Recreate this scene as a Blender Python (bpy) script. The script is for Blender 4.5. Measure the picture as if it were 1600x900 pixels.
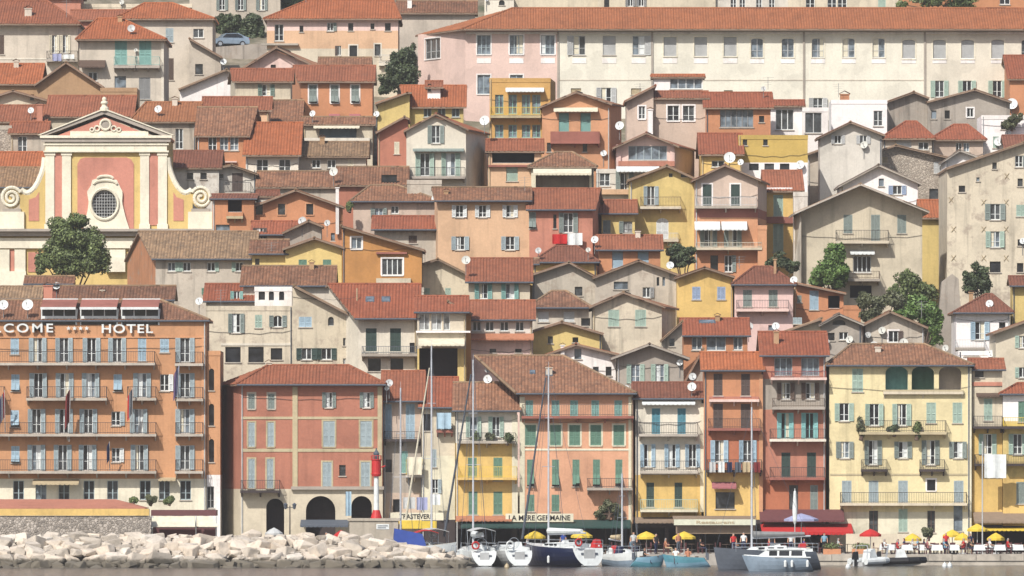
import bpy, math, random
from mathutils import Vector, Matrix
R = math.radians
rnd = random.Random(11)
sc = bpy.context.scene
for o in list(bpy.data.objects):
    bpy.data.objects.remove(o)
COL = sc.collection

# ------------------------------------------------------------------ camera, sky, sun, exposure
F, HY, CZ = 12000.0, 725.0, 8.0          # focal length in photo pixels, horizon row, eye height (m)
cam_d = bpy.data.cameras.new('camera')
cam_d.sensor_width = 36.0
cam_d.lens = F / 1600 * 36.0
cam_d.shift_y = (HY - 450) / 1600
cam_d.clip_start, cam_d.clip_end = 1.0, 6000.0
cam = bpy.data.objects.new('camera', cam_d)
cam.location = (0, 0, CZ)
cam.rotation_euler = (R(90), 0, 0)
COL.objects.link(cam)
sc.camera = cam

SUN_EL, SUN_AZ = 43.5, 27.0              # degrees above the horizon, degrees to the left of straight behind the camera
S_DIR = Vector((-math.sin(R(SUN_AZ)) * math.cos(R(SUN_EL)), -math.cos(R(SUN_AZ)) * math.cos(R(SUN_EL)), math.sin(R(SUN_EL))))
world = bpy.data.worlds.new('World')
sc.world = world
world.use_nodes = True
nt = world.node_tree
sky = nt.nodes.new('ShaderNodeTexSky')
sky.sky_type = 'NISHITA'
sky.sun_disc = False
sky.sun_elevation = R(SUN_EL)
sky.sun_rotation = R(180 + SUN_AZ)
sky.air_density, sky.dust_density, sky.ozone_density = 1.0, 2.5, 1.0
bg = nt.nodes['Background']
bg.inputs['Strength'].default_value = 0.115
nt.links.new(sky.outputs[0], bg.inputs['Color'])
sun_d = bpy.data.lights.new('sun', 'SUN')
sun_d.energy, sun_d.angle, sun_d.color = 4.7, R(0.55), (1.0, 0.95, 0.875)
sun = bpy.data.objects.new('sun', sun_d)
sun.rotation_euler = S_DIR.to_track_quat('Z', 'Y').to_euler()
sun.location = (-200, 200, 400)
COL.objects.link(sun)
sc.view_settings.view_transform = 'Standard'
sc.view_settings.look = 'None'
sc.view_settings.gamma = 1.0
sc.view_settings.exposure = 0.12
HAZE = 0.00009                           # extinction of the sea air per metre
sc.cycles.max_bounces = 6
sc.cycles.diffuse_bounces = 3

# ------------------------------------------------------------------ helpers
def P(px, py, d):
    return Vector(((px - 800) / F * d, d, CZ + (HY - py) / F * d))

def ground(d):
    return 0.8 + max(0.0, d - 628) * 0.30

def lin(c):
    return tuple((v / 255 / 12.92) if v / 255 <= 0.04045 else ((v / 255 + 0.055) / 1.055) ** 2.4 for v in c)

class MB:
    def __init__(s):
        s.v, s.f, s.m, s.uv = [], [], [], []
    def face(s, pts, m=0, uv=None):
        i = len(s.v)
        s.v.extend([Vector(p) for p in pts])
        s.f.append(list(range(i, i + len(pts))))
        s.m.append(m)
        s.uv.append(uv)
    def hexa(s, b, t, m=0):                      # bottom ring, top ring (both counter-clockwise from above)
        n = len(b)
        s.face(list(reversed(b)), m)
        s.face(t, m)
        for i in range(n):
            j = (i + 1) % n
            s.face([b[i], b[j], t[j], t[i]], m)
    def box(s, x0, x1, y0, y1, z0, z1, m=0):
        s.hexa([(x0, y0, z0), (x1, y0, z0), (x1, y1, z0), (x0, y1, z0)], [(x0, y0, z1), (x1, y0, z1), (x1, y1, z1), (x0, y1, z1)], m)
    def tube(s, a, b, r, m=0, n=6, r2=None):
        a, b = Vector(a), Vector(b)
        r2 = r if r2 is None else r2
        ax = (b - a).normalized()
        u = ax.orthogonal().normalized()
        w = ax.cross(u)
        ra = [a + (u * math.cos(i * 2 * math.pi / n) + w * math.sin(i * 2 * math.pi / n)) * r for i in range(n)]
        rb = [b + (u * math.cos(i * 2 * math.pi / n) + w * math.sin(i * 2 * math.pi / n)) * r2 for i in range(n)]
        s.hexa(ra, rb, m)
    def lathe(s, c, prof, m=0, n=16, axis=None):
        c = Vector(c)
        ax = Vector(axis).normalized() if axis is not None else Vector((0, 0, 1))
        u = ax.orthogonal().normalized() if axis is not None else Vector((1, 0, 0))
        w = ax.cross(u)
        rings = [[c + ax * h + (u * math.cos(k * 2 * math.pi / n) + w * math.sin(k * 2 * math.pi / n)) * r for k in range(n)] for r, h in prof]
        for a, b in zip(rings, rings[1:]):
            for k in range(n):
                j = (k + 1) % n
                s.face([a[k], a[j], b[j], b[k]], m)
    def prism(s, poly, vec, m=0):
        vec = Vector(vec)
        a = [Vector(p) for p in poly]
        b = [p + vec for p in a]
        s.face(a, m)
        s.face(list(reversed(b)), m)
        for i in range(len(a)):
            j = (i + 1) % len(a)
            s.face([a[j], a[i], b[i], b[j]], m)
    def plane_slab(s, poly, th, m=0):            # roof plane with metric UVs, thickened downwards
        a = [Vector(p) for p in poly]
        n = (a[1] - a[0]).cross(a[2] - a[0])
        if n.length < 1e-6:
            n = (a[2] - a[0]).cross(a[3] - a[0])
        n.normalize()
        if n.z < 0:
            a.reverse()
            n = -n
        u = Vector((0, 0, 1)).cross(n)
        u = u.normalized() if u.length > 1e-5 else Vector((1, 0, 0))
        w = n.cross(u)
        s.face(a, m, [(p.dot(u), p.dot(w)) for p in a])
        # courses of half-round tiles: one rib per column, from the eave to the ridge
        G = [(p.dot(u), p.dot(w)) for p in a]
        i0, i1 = int(min(g[0] for g in G) / 0.27), int(max(g[0] for g in G) / 0.27) + 1
        for i in range(i0, i1):
            uc = 0.27 * (i + 0.5); vs = []
            for (ua, va), (ub, vb) in zip(G, G[1:] + G[:1]):
                if (ua - uc) * (ub - uc) < 0: vs.append(va + (vb - va) * (uc - ua) / (ub - ua))
            if len(vs) < 2 or max(vs) - min(vs) < 0.3: continue
            v0, v1 = min(vs) - rnd.uniform(0.0, 0.07), max(vs)
            o = a[0] + u * (uc - G[0][0] + rnd.uniform(-.014, .014)) + n * rnd.uniform(-.012, .016)
            k0, k1 = o + w * (v0 - G[0][1]), o + w * (v1 - G[0][1])
            pr = [u * q + n * h for q, h in ((-.088, 0), (-.052, .04), (.052, .04), (.088, 0))]
            for e, f in zip(pr, pr[1:]):
                s.face([k0 + e, k0 + f, k1 + f, k1 + e], m, [(uc, v0), (uc, v0), (uc, v1), (uc, v1)])
            s.face([k0 + q for q in reversed(pr)], m, [(uc, v0)] * 4)
        b = [p - Vector((0, 0, th)) for p in a]
        s.face(list(reversed(b)), m + 1)
        for i in range(len(a)):
            j = (i + 1) % len(a)
            s.face([a[j], a[i], b[i], b[j]], m + 1)
    def build(s, name, mats, parent=None, smooth=False):
        org = Vector((0, 0, 0))
        p = parent
        while p is not None:
            if p.parent is None:
                org = Vector(p.location)
            p = p.parent
        loc = Vector((0, 0, 0))
        if parent is None and s.v:
            xs = [v.x for v in s.v]; ys = [v.y for v in s.v]; zs = [v.z for v in s.v]
            org = Vector(((min(xs) + max(xs)) / 2, (min(ys) + max(ys)) / 2, min(zs)))
            loc = org
        me = bpy.data.meshes.new(name)
        me.from_pydata([tuple(v - org) for v in s.v], [], s.f)
        if not isinstance(mats, (list, tuple)):
            mats = [mats]
        for m in mats:
            me.materials.append(m)
        me.polygons.foreach_set('material_index', s.m)
        if any(u is not None for u in s.uv):
            lay = me.uv_layers.new(name='UVMap')
            k = 0
            for f, u in zip(s.f, s.uv):
                for q in range(len(f)):
                    if u is not None:
                        lay.data[k].uv = u[q]
                    k += 1
        if smooth:
            me.polygons.foreach_set('use_smooth', [True] * len(me.polygons))
        me.update()
        o = bpy.data.objects.new(name, me)
        COL.objects.link(o)
        o.parent = parent
        o.location = loc
        return o

def tag(o, label, cat=None, group=None, kind=None):
    if label: o['label'] = label
    if cat: o['category'] = cat
    if group: o['group'] = group
    if kind: o['kind'] = kind
    return o

def thing(name, label, cat, loc, group=None):
    o = bpy.data.objects.new(name, None)
    o.empty_display_size = 0.5
    COL.objects.link(o)
    o.location = loc
    return tag(o, label, cat, group)

def dup(root, loc, rotz=None, scale=None):
    r = root.copy(); COL.objects.link(r); r.location = loc
    if rotz is not None: r.rotation_euler = (0, 0, rotz)
    if scale is not None: r.scale = (scale,) * 3
    for ch in list(root.children):
        c = ch.copy(); COL.objects.link(c); c.parent = r
        for g in list(ch.children):
            d = g.copy(); COL.objects.link(d); d.parent = c
    return r

# ------------------------------------------------------------------ materials
MATS = {}
def nodes(name):
    m = bpy.data.materials.new(name)
    m.use_nodes = True
    t = m.node_tree
    b = t.nodes['Principled BSDF']
    return m, t, b

def N(t, kind, **kw):
    n = t.nodes.new(kind)
    for k, v in kw.items():
        if hasattr(n, k) and k not in n.inputs:
            setattr(n, k, v)
        else:
            n.inputs[k].default_value = v
    return n

def ramp(t, src, stops):
    r = t.nodes.new('ShaderNodeValToRGB')
    e = r.color_ramp.elements
    while len(e) < len(stops): e.new(0.5)
    for el, (p, c) in zip(e, stops):
        el.position = p
        el.color = (*c, 1) if isinstance(c, tuple) else (c, c, c, 1)
    t.links.new(src, r.inputs[0])
    return r

def mixc(t, mode, fac, a, b):
    n = t.nodes.new('ShaderNodeMix')
    n.data_type = 'RGBA'; n.blend_type = mode
    for idx, v in ((0, fac), (6, a), (7, b)):
        if isinstance(v, (int, float)): n.inputs[idx].default_value = v
        elif isinstance(v, tuple): n.inputs[idx].default_value = (*v, 1)
        else: t.links.new(v, n.inputs[idx])
    return n.outputs[2]

KA = 0.79
WALLC = dict(cream=(240, 225, 207), pinkw=(240, 198, 188), white=(250, 248, 245), beige=(220, 201, 183), stone=(200, 183, 166),
    grey=(182, 166, 154), hotel=(216, 142, 98), salmon=(224, 150, 116), red=(188, 100, 80), yellow=(226, 190, 112), mustard=(208, 166, 76),
    amber=(232, 182, 98), ochre=(212, 152, 78), peach=(226, 172, 134), pink=(236, 190, 184), rose=(204, 118, 98), brick=(206, 124, 84),
    tan=(188, 140, 102), sand=(224, 204, 178), paley=(238, 214, 160), orange=(218, 142, 102), burnt=(204, 128, 62), mauve=(214, 182, 164),
    redor=(192, 96, 66), wine=(168, 88, 78), palegrey=(228, 215, 203), crimson=(188, 104, 84), limew=(234, 221, 192), longc=(246, 235, 218), church=(246, 231, 206),
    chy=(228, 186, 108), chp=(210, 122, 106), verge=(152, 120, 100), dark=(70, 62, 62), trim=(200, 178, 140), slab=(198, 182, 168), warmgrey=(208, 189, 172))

def soften(c, kg=0.22, kb=0.16, kr=0.97):
    r, g, b = c
    return (r * kr, g + kg * max(0, r - g), b + kb * max(0, r - b))
for _k in list(WALLC):
    if _k not in ('white', 'dark'): WALLC[_k] = soften(WALLC[_k])

def wall(c, dirt=1.0):
    key = ('wall', c, dirt)
    if key in MATS: return MATS[key]
    rgb = tuple(v * KA * w for v, w in zip(lin(WALLC[c]), (0.99, 0.97, 0.98)))
    m, t, b = nodes('plaster_' + c)
    g = N(t, 'ShaderNodeNewGeometry')
    n1 = N(t, 'ShaderNodeTexNoise', Scale=0.45, Detail=7.0, Roughness=0.62)
    t.links.new(g.outputs['Position'], n1.inputs['Vector'])
    r1 = ramp(t, n1.outputs[0], [(0.28, 0.80 if dirt >= 1 else 0.9), (0.52, 1.0), (0.8, 1.06)])
    mp = N(t, 'ShaderNodeMapping'); mp.inputs['Scale'].default_value = (1.9, 1.9, 0.16)
    t.links.new(g.outputs['Position'], mp.inputs['Vector'])
    n2 = N(t, 'ShaderNodeTexNoise', Scale=1.0, Detail=5.0, Roughness=0.6)
    t.links.new(mp.outputs[0], n2.inputs['Vector'])
    r2 = ramp(t, n2.outputs[0], [(0.27, 1 - 0.30 * dirt if dirt < 1.6 else 0.52), (0.47, 1.0), (1.0, 1.0)])
    n3 = N(t, 'ShaderNodeTexNoise', Scale=5.0, Detail=4.0, Roughness=0.7)
    t.links.new(g.outputs['Position'], n3.inputs['Vector'])
    r3 = ramp(t, n3.outputs[0], [(0.3, 0.9), (0.7, 1.06)])
    n5 = N(t, 'ShaderNodeTexNoise', Scale=0.33, Detail=3.0, Roughness=0.45)
    t.links.new(g.outputs['Position'], n5.inputs['Vector'])
    r5 = ramp(t, n5.outputs[0], [(0.40, 0.90), (0.43, 1.0), (0.57, 1.0), (0.60, 1.05)])     # patches of newer and older render
    x = mixc(t, 'MULTIPLY', 1.0, rgb, r1.outputs[0])
    x = mixc(t, 'MULTIPLY', 1.0, x, r5.outputs[0])
    x = mixc(t, 'MULTIPLY', min(1.0, 0.75 * dirt), x, r2.outputs[0])
    x = mixc(t, 'MULTIPLY', 1.0, x, r3.outputs[0])
    oi = N(t, 'ShaderNodeObjectInfo')
    x = mixc(t, 'MULTIPLY', 1.0, x, ramp(t, oi.outputs['Random'], [(0.0, (0.93, 0.92, 0.90)), (0.5, (1.0, 1.0, 1.0)), (1.0, (1.05, 1.04, 1.05))]).outputs[0])
    if dirt > 1.2:                              # patches of bare render
        n4 = N(t, 'ShaderNodeTexNoise', Scale=0.8, Detail=9.0, Roughness=0.7)
        t.links.new(g.outputs['Position'], n4.inputs['Vector'])
        r4 = ramp(t, n4.outputs[0], [(0.55, 0.0), (0.64, 0.7)])
        x = mixc(t, 'MIX', r4.outputs[0], x, (0.29, 0.235, 0.19))
    t.links.new(x, b.inputs['Base Color'])
    b.inputs['Roughness'].default_value = 0.93
    bp = N(t, 'ShaderNodeBump', Strength=0.35, Distance=0.05)
    t.links.new(n3.outputs[0], bp.inputs['Height'])
    t.links.new(bp.outputs[0], b.inputs['Normal'])
    MATS[key] = m
    return m

def rubble(name='rubble', tones=((0.34, 0.29, 0.24), (0.50, 0.44, 0.37)), scale=5.0, mortar=(0.36, 0.31, 0.26)):
    key = ('rub', name)
    if key in MATS: return MATS[key]
    m, t, b = nodes('stone_' + name)
    g = N(t, 'ShaderNodeNewGeometry')
    v = N(t, 'ShaderNodeTexVoronoi', Scale=scale)
    t.links.new(g.outputs['Position'], v.inputs['Vector'])
    ve = N(t, 'ShaderNodeTexVoronoi', Scale=scale); ve.feature = 'DISTANCE_TO_EDGE'
    t.links.new(g.outputs['Position'], ve.inputs['Vector'])
    rc = ramp(t, v.outputs['Color'], [(0.1, tones[0]), (0.9, tones[1])])
    n = N(t, 'ShaderNodeTexNoise', Scale=0.7, Detail=8.0, Roughness=0.7)
    t.links.new(g.outputs['Position'], n.inputs['Vector'])
    rn = ramp(t, n.outputs[0], [(0.3, 0.62), (0.7, 1.15)])
    x = mixc(t, 'MULTIPLY', 1.0, rc.outputs[0], rn.outputs[0])
    re = ramp(t, ve.outputs['Distance'], [(0.0, 1.0), (0.08, 0.0)])
    x = mixc(t, 'MIX', re.outputs[0], x, mortar)
    t.links.new(x, b.inputs['Base Color'])
    b.inputs['Roughness'].default_value = 0.95
    bp = N(t, 'ShaderNodeBump', Strength=0.7, Distance=0.12)
    t.links.new(ramp(t, ve.outputs['Distance'], [(0.0, 0.0), (0.15, 1.0)]).outputs[0], bp.inputs['Height'])
    t.links.new(bp.outputs[0], b.inputs['Normal'])
    MATS[key] = m
    return m

ROOFC = dict(i=(202, 128, 86), r=(188, 118, 88), b=(210, 126, 82), n=(160, 116, 92), t=(182, 152, 122), d=(160, 104, 84), k=(190, 112, 82), g=(148, 132, 122), s=(176, 128, 100), o=(204, 138, 96))
def roofm(c):
    key = ('roof', c)
    if key in MATS: return MATS[key]
    rgb = tuple(v * w for v, w in zip(lin(ROOFC[c]), (0.52, 0.50, 0.46)))
    old = c in 'tns'
    m, t, b = nodes('clay_tiles_' + c)
    uv = N(t, 'ShaderNodeUVMap')
    br = N(t, 'ShaderNodeTexBrick', Scale=1.0); br.offset = 0.0
    br.inputs['Brick Width'].default_value = 0.27
    br.inputs['Row Height'].default_value = 0.42
    br.inputs['Mortar Size'].default_value = 0.018
    br.inputs['Color1'].default_value = (0.74, 0.74, 0.76, 1) if old else (0.84, 0.84, 0.85, 1)
    br.inputs['Color2'].default_value = (1.1, 1.08, 1.06, 1) if not old else (1.28, 1.25, 1.22, 1)
    br.inputs['Mortar'].default_value = (0.55, 0.52, 0.52, 1)
    t.links.new(uv.outputs[0], br.inputs['Vector'])
    g = N(t, 'ShaderNodeNewGeometry')
    n1 = N(t, 'ShaderNodeTexNoise', Scale=0.55, Detail=8.0, Roughness=0.7)
    t.links.new(g.outputs['Position'], n1.inputs['Vector'])
    lo = 0.58 if old else 0.72
    r1 = ramp(t, n1.outputs[0], [(0.28, lo), (0.5, 1.0), (0.75, 1.16)])
    x = mixc(t, 'MULTIPLY', 1.0, rgb, br.outputs[0])
    x = mixc(t, 'MULTIPLY', 1.0, x, r1.outputs[0])
    oi = N(t, 'ShaderNodeObjectInfo')
    x = mixc(t, 'MULTIPLY', 1.0, x, ramp(t, oi.outputs['Random'], [(0.0, (0.88, 0.89, 0.90)), (0.35, (1.0, 0.97, 0.95)), (0.7, (0.98, 1.0, 1.02)), (1.0, (1.10, 1.13, 1.17))]).outputs[0])
    n2 = N(t, 'ShaderNodeTexNoise', Scale=2.2, Detail=6.0, Roughness=0.75)
    t.links.new(g.outputs['Position'], n2.inputs['Vector'])
    r2 = ramp(t, n2.outputs[0], [(0.55, 0.0), (0.70, 0.66 if old else 0.42)])
    x = mixc(t, 'MIX', r2.outputs[0], x, (0.20, 0.165, 0.13) if old else (0.22, 0.145, 0.105))
    t.links.new(x, b.inputs['Base Color'])
    b.inputs['Roughness'].default_value = 0.88
    MATS[key] = m
    return m

PAINTC = dict(green=(112, 140, 122), dg=(44, 76, 66), lg=(172, 202, 178), tq=(126, 190, 176), bl=(166, 200, 220), gb=(168, 186, 190), gg=(138, 152, 142),
    br=(98, 72, 62), wh=(240, 240, 236), bb=(150, 172, 210), mg=(96, 150, 120), cy=(130, 210, 205), iron=(60, 56, 58), grey=(150, 148, 146), lgrey=(205, 203, 200), red=(204, 40, 40),
    wred=(160, 50, 52), yel=(236, 200, 70), cream=(238, 226, 200), tan=(200, 178, 142), dgreen=(28, 74, 66), blue=(40, 70, 150), navy=(32, 42, 78), black=(28, 27, 30),
    orange=(214, 120, 74), purple=(110, 90, 130), skin=(214, 160, 130), ltblue=(130, 170, 190), tealb=(90, 150, 165), brown=(104, 74, 56), slate=(92, 98, 108), steel=(176, 180, 186),
    maroon=(120, 52, 54), mast=(208, 208, 212), pinkc=(196, 96, 100), steelblue=(150, 165, 180), darkred=(130, 44, 44), khaki=(150, 128, 108), lav=(170, 172, 205), dblue=(64, 78, 112))
for _k in ('green', 'dg', 'lg', 'tq', 'bl', 'gb', 'gg', 'mg', 'cy', 'br', 'bb', 'dgreen', 'brown', 'orange', 'pinkc', 'wred', 'maroon'):
    _c = PAINTC[_k]; _m = sum(_c) / 3 + 10
    PAINTC[_k] = tuple(v + (_m - v) * 0.30 for v in _c)
for _k, _v in WALLC.items(): PAINTC.setdefault(_k, _v)
for _k, _v in PAINTC.items(): WALLC.setdefault(_k, _v)
def paint(c, rough=0.6, metal=0.0, worn=True):
    key = ('paint', c, rough, metal)
    if key in MATS: return MATS[key]
    rgb = tuple(v * 0.74 * w for v, w in zip(lin(PAINTC[c]), (0.95, 1.0, 1.04)))
    m, t, b = nodes('paint_' + c)
    g = N(t, 'ShaderNodeNewGeometry')
    n1 = N(t, 'ShaderNodeTexNoise', Scale=2.3, Detail=5.0, Roughness=0.65)
    t.links.new(g.outputs['Position'], n1.inputs['Vector'])
    r1 = ramp(t, n1.outputs[0], [(0.25, 0.78), (0.55, 1.0), (0.85, 1.1)])
    t.links.new(mixc(t, 'MULTIPLY', 1.0, rgb, r1.outputs[0]), b.inputs['Base Color'])
    b.inputs['Roughness'].default_value = rough
    b.inputs['Metallic'].default_value = metal
    MATS[key] = m
    return m

def louvre(c):
    key = ('louv', c)
    if key in MATS: return MATS[key]
    rgb = tuple(v * 0.74 * w for v, w in zip(lin(PAINTC[c]), (0.95, 1.0, 1.04)))
    m, t, b = nodes('louvre_' + c)
    g = N(t, 'ShaderNodeNewGeometry')
    n1 = N(t, 'ShaderNodeTexNoise', Scale=1.1, Detail=5.0, Roughness=0.65)
    t.links.new(g.outputs['Position'], n1.inputs['Vector'])
    r1 = ramp(t, n1.outputs[0], [(0.25, 0.78), (0.55, 1.0), (0.85, 1.12)])
    t.links.new(mixc(t, 'MULTIPLY', 1.0, rgb, r1.outputs[0]), b.inputs['Base Color'])
    b.inputs['Roughness'].default_value = 0.65
    wv = N(t, 'ShaderNodeTexWave', Scale=3.2); wv.bands_direction = 'Z'
    t.links.new(g.outputs['Position'], wv.inputs['Vector'])
    bp = N(t, 'ShaderNodeBump', Strength=0.8, Distance=0.05)
    t.links.new(wv.outputs['Fac'], bp.inputs['Height'])
    t.links.new(bp.outputs[0], b.inputs['Normal'])
    MATS[key] = m
    return m

def glass(k=0):
    key = ('glass', k)
    if key in MATS: return MATS[key]
    m, t, b = nodes('window_glass')
    base = [(0.018, 0.020, 0.024), (0.05, 0.055, 0.06), (0.30, 0.31, 0.31), (0.13, 0.16, 0.19)][k]
    g = N(t, 'ShaderNodeNewGeometry')
    n1 = N(t, 'ShaderNodeTexNoise', Scale=1.6, Detail=3.0)
    t.links.new(g.outputs['Position'], n1.inputs['Vector'])
    r1 = ramp(t, n1.outputs[0], [(0.35, 0.5), (0.65, 1.5)])
    t.links.new(mixc(t, 'MULTIPLY', 1.0, base, r1.outputs[0]), b.inputs['Base Color'])
    b.inputs['Roughness'].default_value = 0.12
    b.inputs['Specular IOR Level'].default_value = 0.35
    MATS[key] = m
    return m

# ------------------------------------------------------------------ facades, windows
class Fac:
    """a vertical wall plane from ground point A to B, outside on the right-hand side of A->B"""
    def __init__(s, A, B):
        s.A, s.B = Vector(A), Vector(B)
        s.len = (s.B - s.A).length
        s.t = (s.B - s.A).normalized()
        s.n = Vector((s.t.y, -s.t.x))
    def hit(s, px, py):
        dr = Vector(((px - 800) / F, 1.0))
        k = s.A.dot(s.n) / dr.dot(s.n)
        return (dr * k - s.A).dot(s.t), CZ + (HY - py) / F * k, k
    def rect(s, cx, cy, w, h):
        s0 = s.hit(cx - w / 2, cy)[0]; s1 = s.hit(cx + w / 2, cy)[0]
        _, z, k = s.hit(cx, cy)
        hh = h / 2 / F * k
        return (s0, s1, z - hh, z + hh)
    def pt(s, a, o, z):
        q = s.A + s.t * a + s.n * o
        return Vector((q.x, q.y, z))
    def box(s, mb, s0, s1, o0, o1, z0, z1, m=0):
        mb.hexa([s.pt(s0, o1, z0), s.pt(s1, o1, z0), s.pt(s1, o0, z0), s.pt(s0, o0, z0)],
                [s.pt(s0, o1, z1), s.pt(s1, o1, z1), s.pt(s1, o0, z1), s.pt(s0, o0, z1)], m)

def clip_poly(poly, s0, s1, z0, z1):
    def cut(pl, ax, val, keep_less):
        out = []
        for i in range(len(pl)):
            a, b = pl[i], pl[(i + 1) % len(pl)]
            ia = (a[ax] <= val) if keep_less else (a[ax] >= val)
            ib = (b[ax] <= val) if keep_less else (b[ax] >= val)
            if ia: out.append(a)
            if ia != ib:
                k = (val - a[ax]) / (b[ax] - a[ax])
                out.append((a[0] + (b[0] - a[0]) * k, a[1] + (b[1] - a[1]) * k))
        return out
    for ax, val, le in ((0, s1, True), (0, s0, False), (1, z1, True), (1, z0, False)):
        poly = cut(poly, ax, val, le)
        if len(poly) < 3: return []
    return poly

def wall_face(mb, fac, poly, holes, zones, rev=0.22, xz=()):
    """convex wall outline with rectangular window holes; zones = [(z_from, material)] from the top down"""
    S = sorted(set([x for x, _ in xz] + [min(p[0] for p in poly), max(p[0] for p in poly)] + [h[0] for h in holes] + [h[1] for h in holes]))
    zc = [z for z, _ in zones]
    lo, hi = min(p[1] for p in poly), max(p[1] for p in poly)
    Z = sorted(set([lo, hi] + [h[2] for h in holes] + [h[3] for h in holes] + [z for z in zc if lo < z < hi]))
    S = [v for i, v in enumerate(S) if i == 0 or v - S[i - 1] > 1e-4]
    for a, b in zip(S, S[1:]):
        for c, d in zip(Z, Z[1:]):
            if d - c < 1e-5: continue
            ms, mz = (a + b) / 2, (c + d) / 2
            if any(h[0] < ms < h[1] and h[2] < mz < h[3] for h in holes): continue
            q = clip_poly(poly, a, b, c, d)
            if q:
                mi = next((m for z, m in zones if mz >= z), zones[-1][1])
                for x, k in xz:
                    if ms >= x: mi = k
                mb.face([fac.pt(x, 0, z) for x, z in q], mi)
    for h in holes:
        s0, s1, z0, z1 = h[:4]
        mi = next((m for z, m in zones if (z0 + z1) / 2 >= z), zones[-1][1])
        for x, k in xz:
            if (s0 + s1) / 2 >= x: mi = k
        A = [(s0, z0), (s1, z0), (s1, z1), (s0, z1)]
        for i in range(4):
            p, q = A[i], A[(i + 1) % 4]
            mb.face([fac.pt(p[0], 0, p[1]), fac.pt(q[0], 0, q[1]), fac.pt(q[0], -rev, q[1]), fac.pt(p[0], -rev, p[1])], mi)
        if len(h) > 4 and h[4]:                      # arched head: fill the two spandrels
            r = (s1 - s0) / 2; cs = (s0 + s1) / 2; rh = min(r, (z1 - z0) * 0.6) * h[4]
            for sg in (-1, 1):
                arc = [(cs + sg * r * math.cos(k * math.pi / 16), z1 - rh + rh * math.sin(k * math.pi / 16)) for k in range(9)]
                pts = [(cs + sg * r, z1)] + arc
                if sg > 0: pts = [pts[0]] + list(reversed(arc))
                else: pts = [pts[0]] + arc
                mb.face([fac.pt(x, 0, z) for x, z in pts], mi)
                for p, q in zip(arc, arc[1:]):
                    mb.face([fac.pt(p[0], 0, p[1]), fac.pt(q[0], 0, q[1]), fac.pt(q[0], -rev, q[1]), fac.pt(p[0], -rev, p[1])], mi)

def leaf(mb, hinge, dv, ov, w, z0, z1, m=0):
    """louvred shutter leaf from the hinge along dv; ov points outwards"""
    def bx(a0, a1, o0, o1, c0, c1, mi):
        pts = lambda z: [Vector((*(hinge + dv * a + ov * o), z)) for a, o in ((a0, o1), (a1, o1), (a1, o0), (a0, o0))]
        mb.hexa(pts(c0), pts(c1), mi)
    e = min(0.07, w * 0.18)
    bx(0, e, 0, 0.045, z0, z1, m); bx(w - e, w, 0, 0.045, z0, z1, m)
    zm = z0 + (z1 - z0) * 0.45
    for a, b in ((z0, z0 + 0.08), (zm - 0.04, zm + 0.04), (z1 - 0.08, z1)):
        bx(e, w - e, 0, 0.045, a, b, m)
    bx(e, w - e, 0.005, 0.028, z0 + 0.08, zm - 0.04, m + 1); bx(e, w - e, 0.005, 0.028, zm + 0.04, z1 - 0.08, m + 1)

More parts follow.
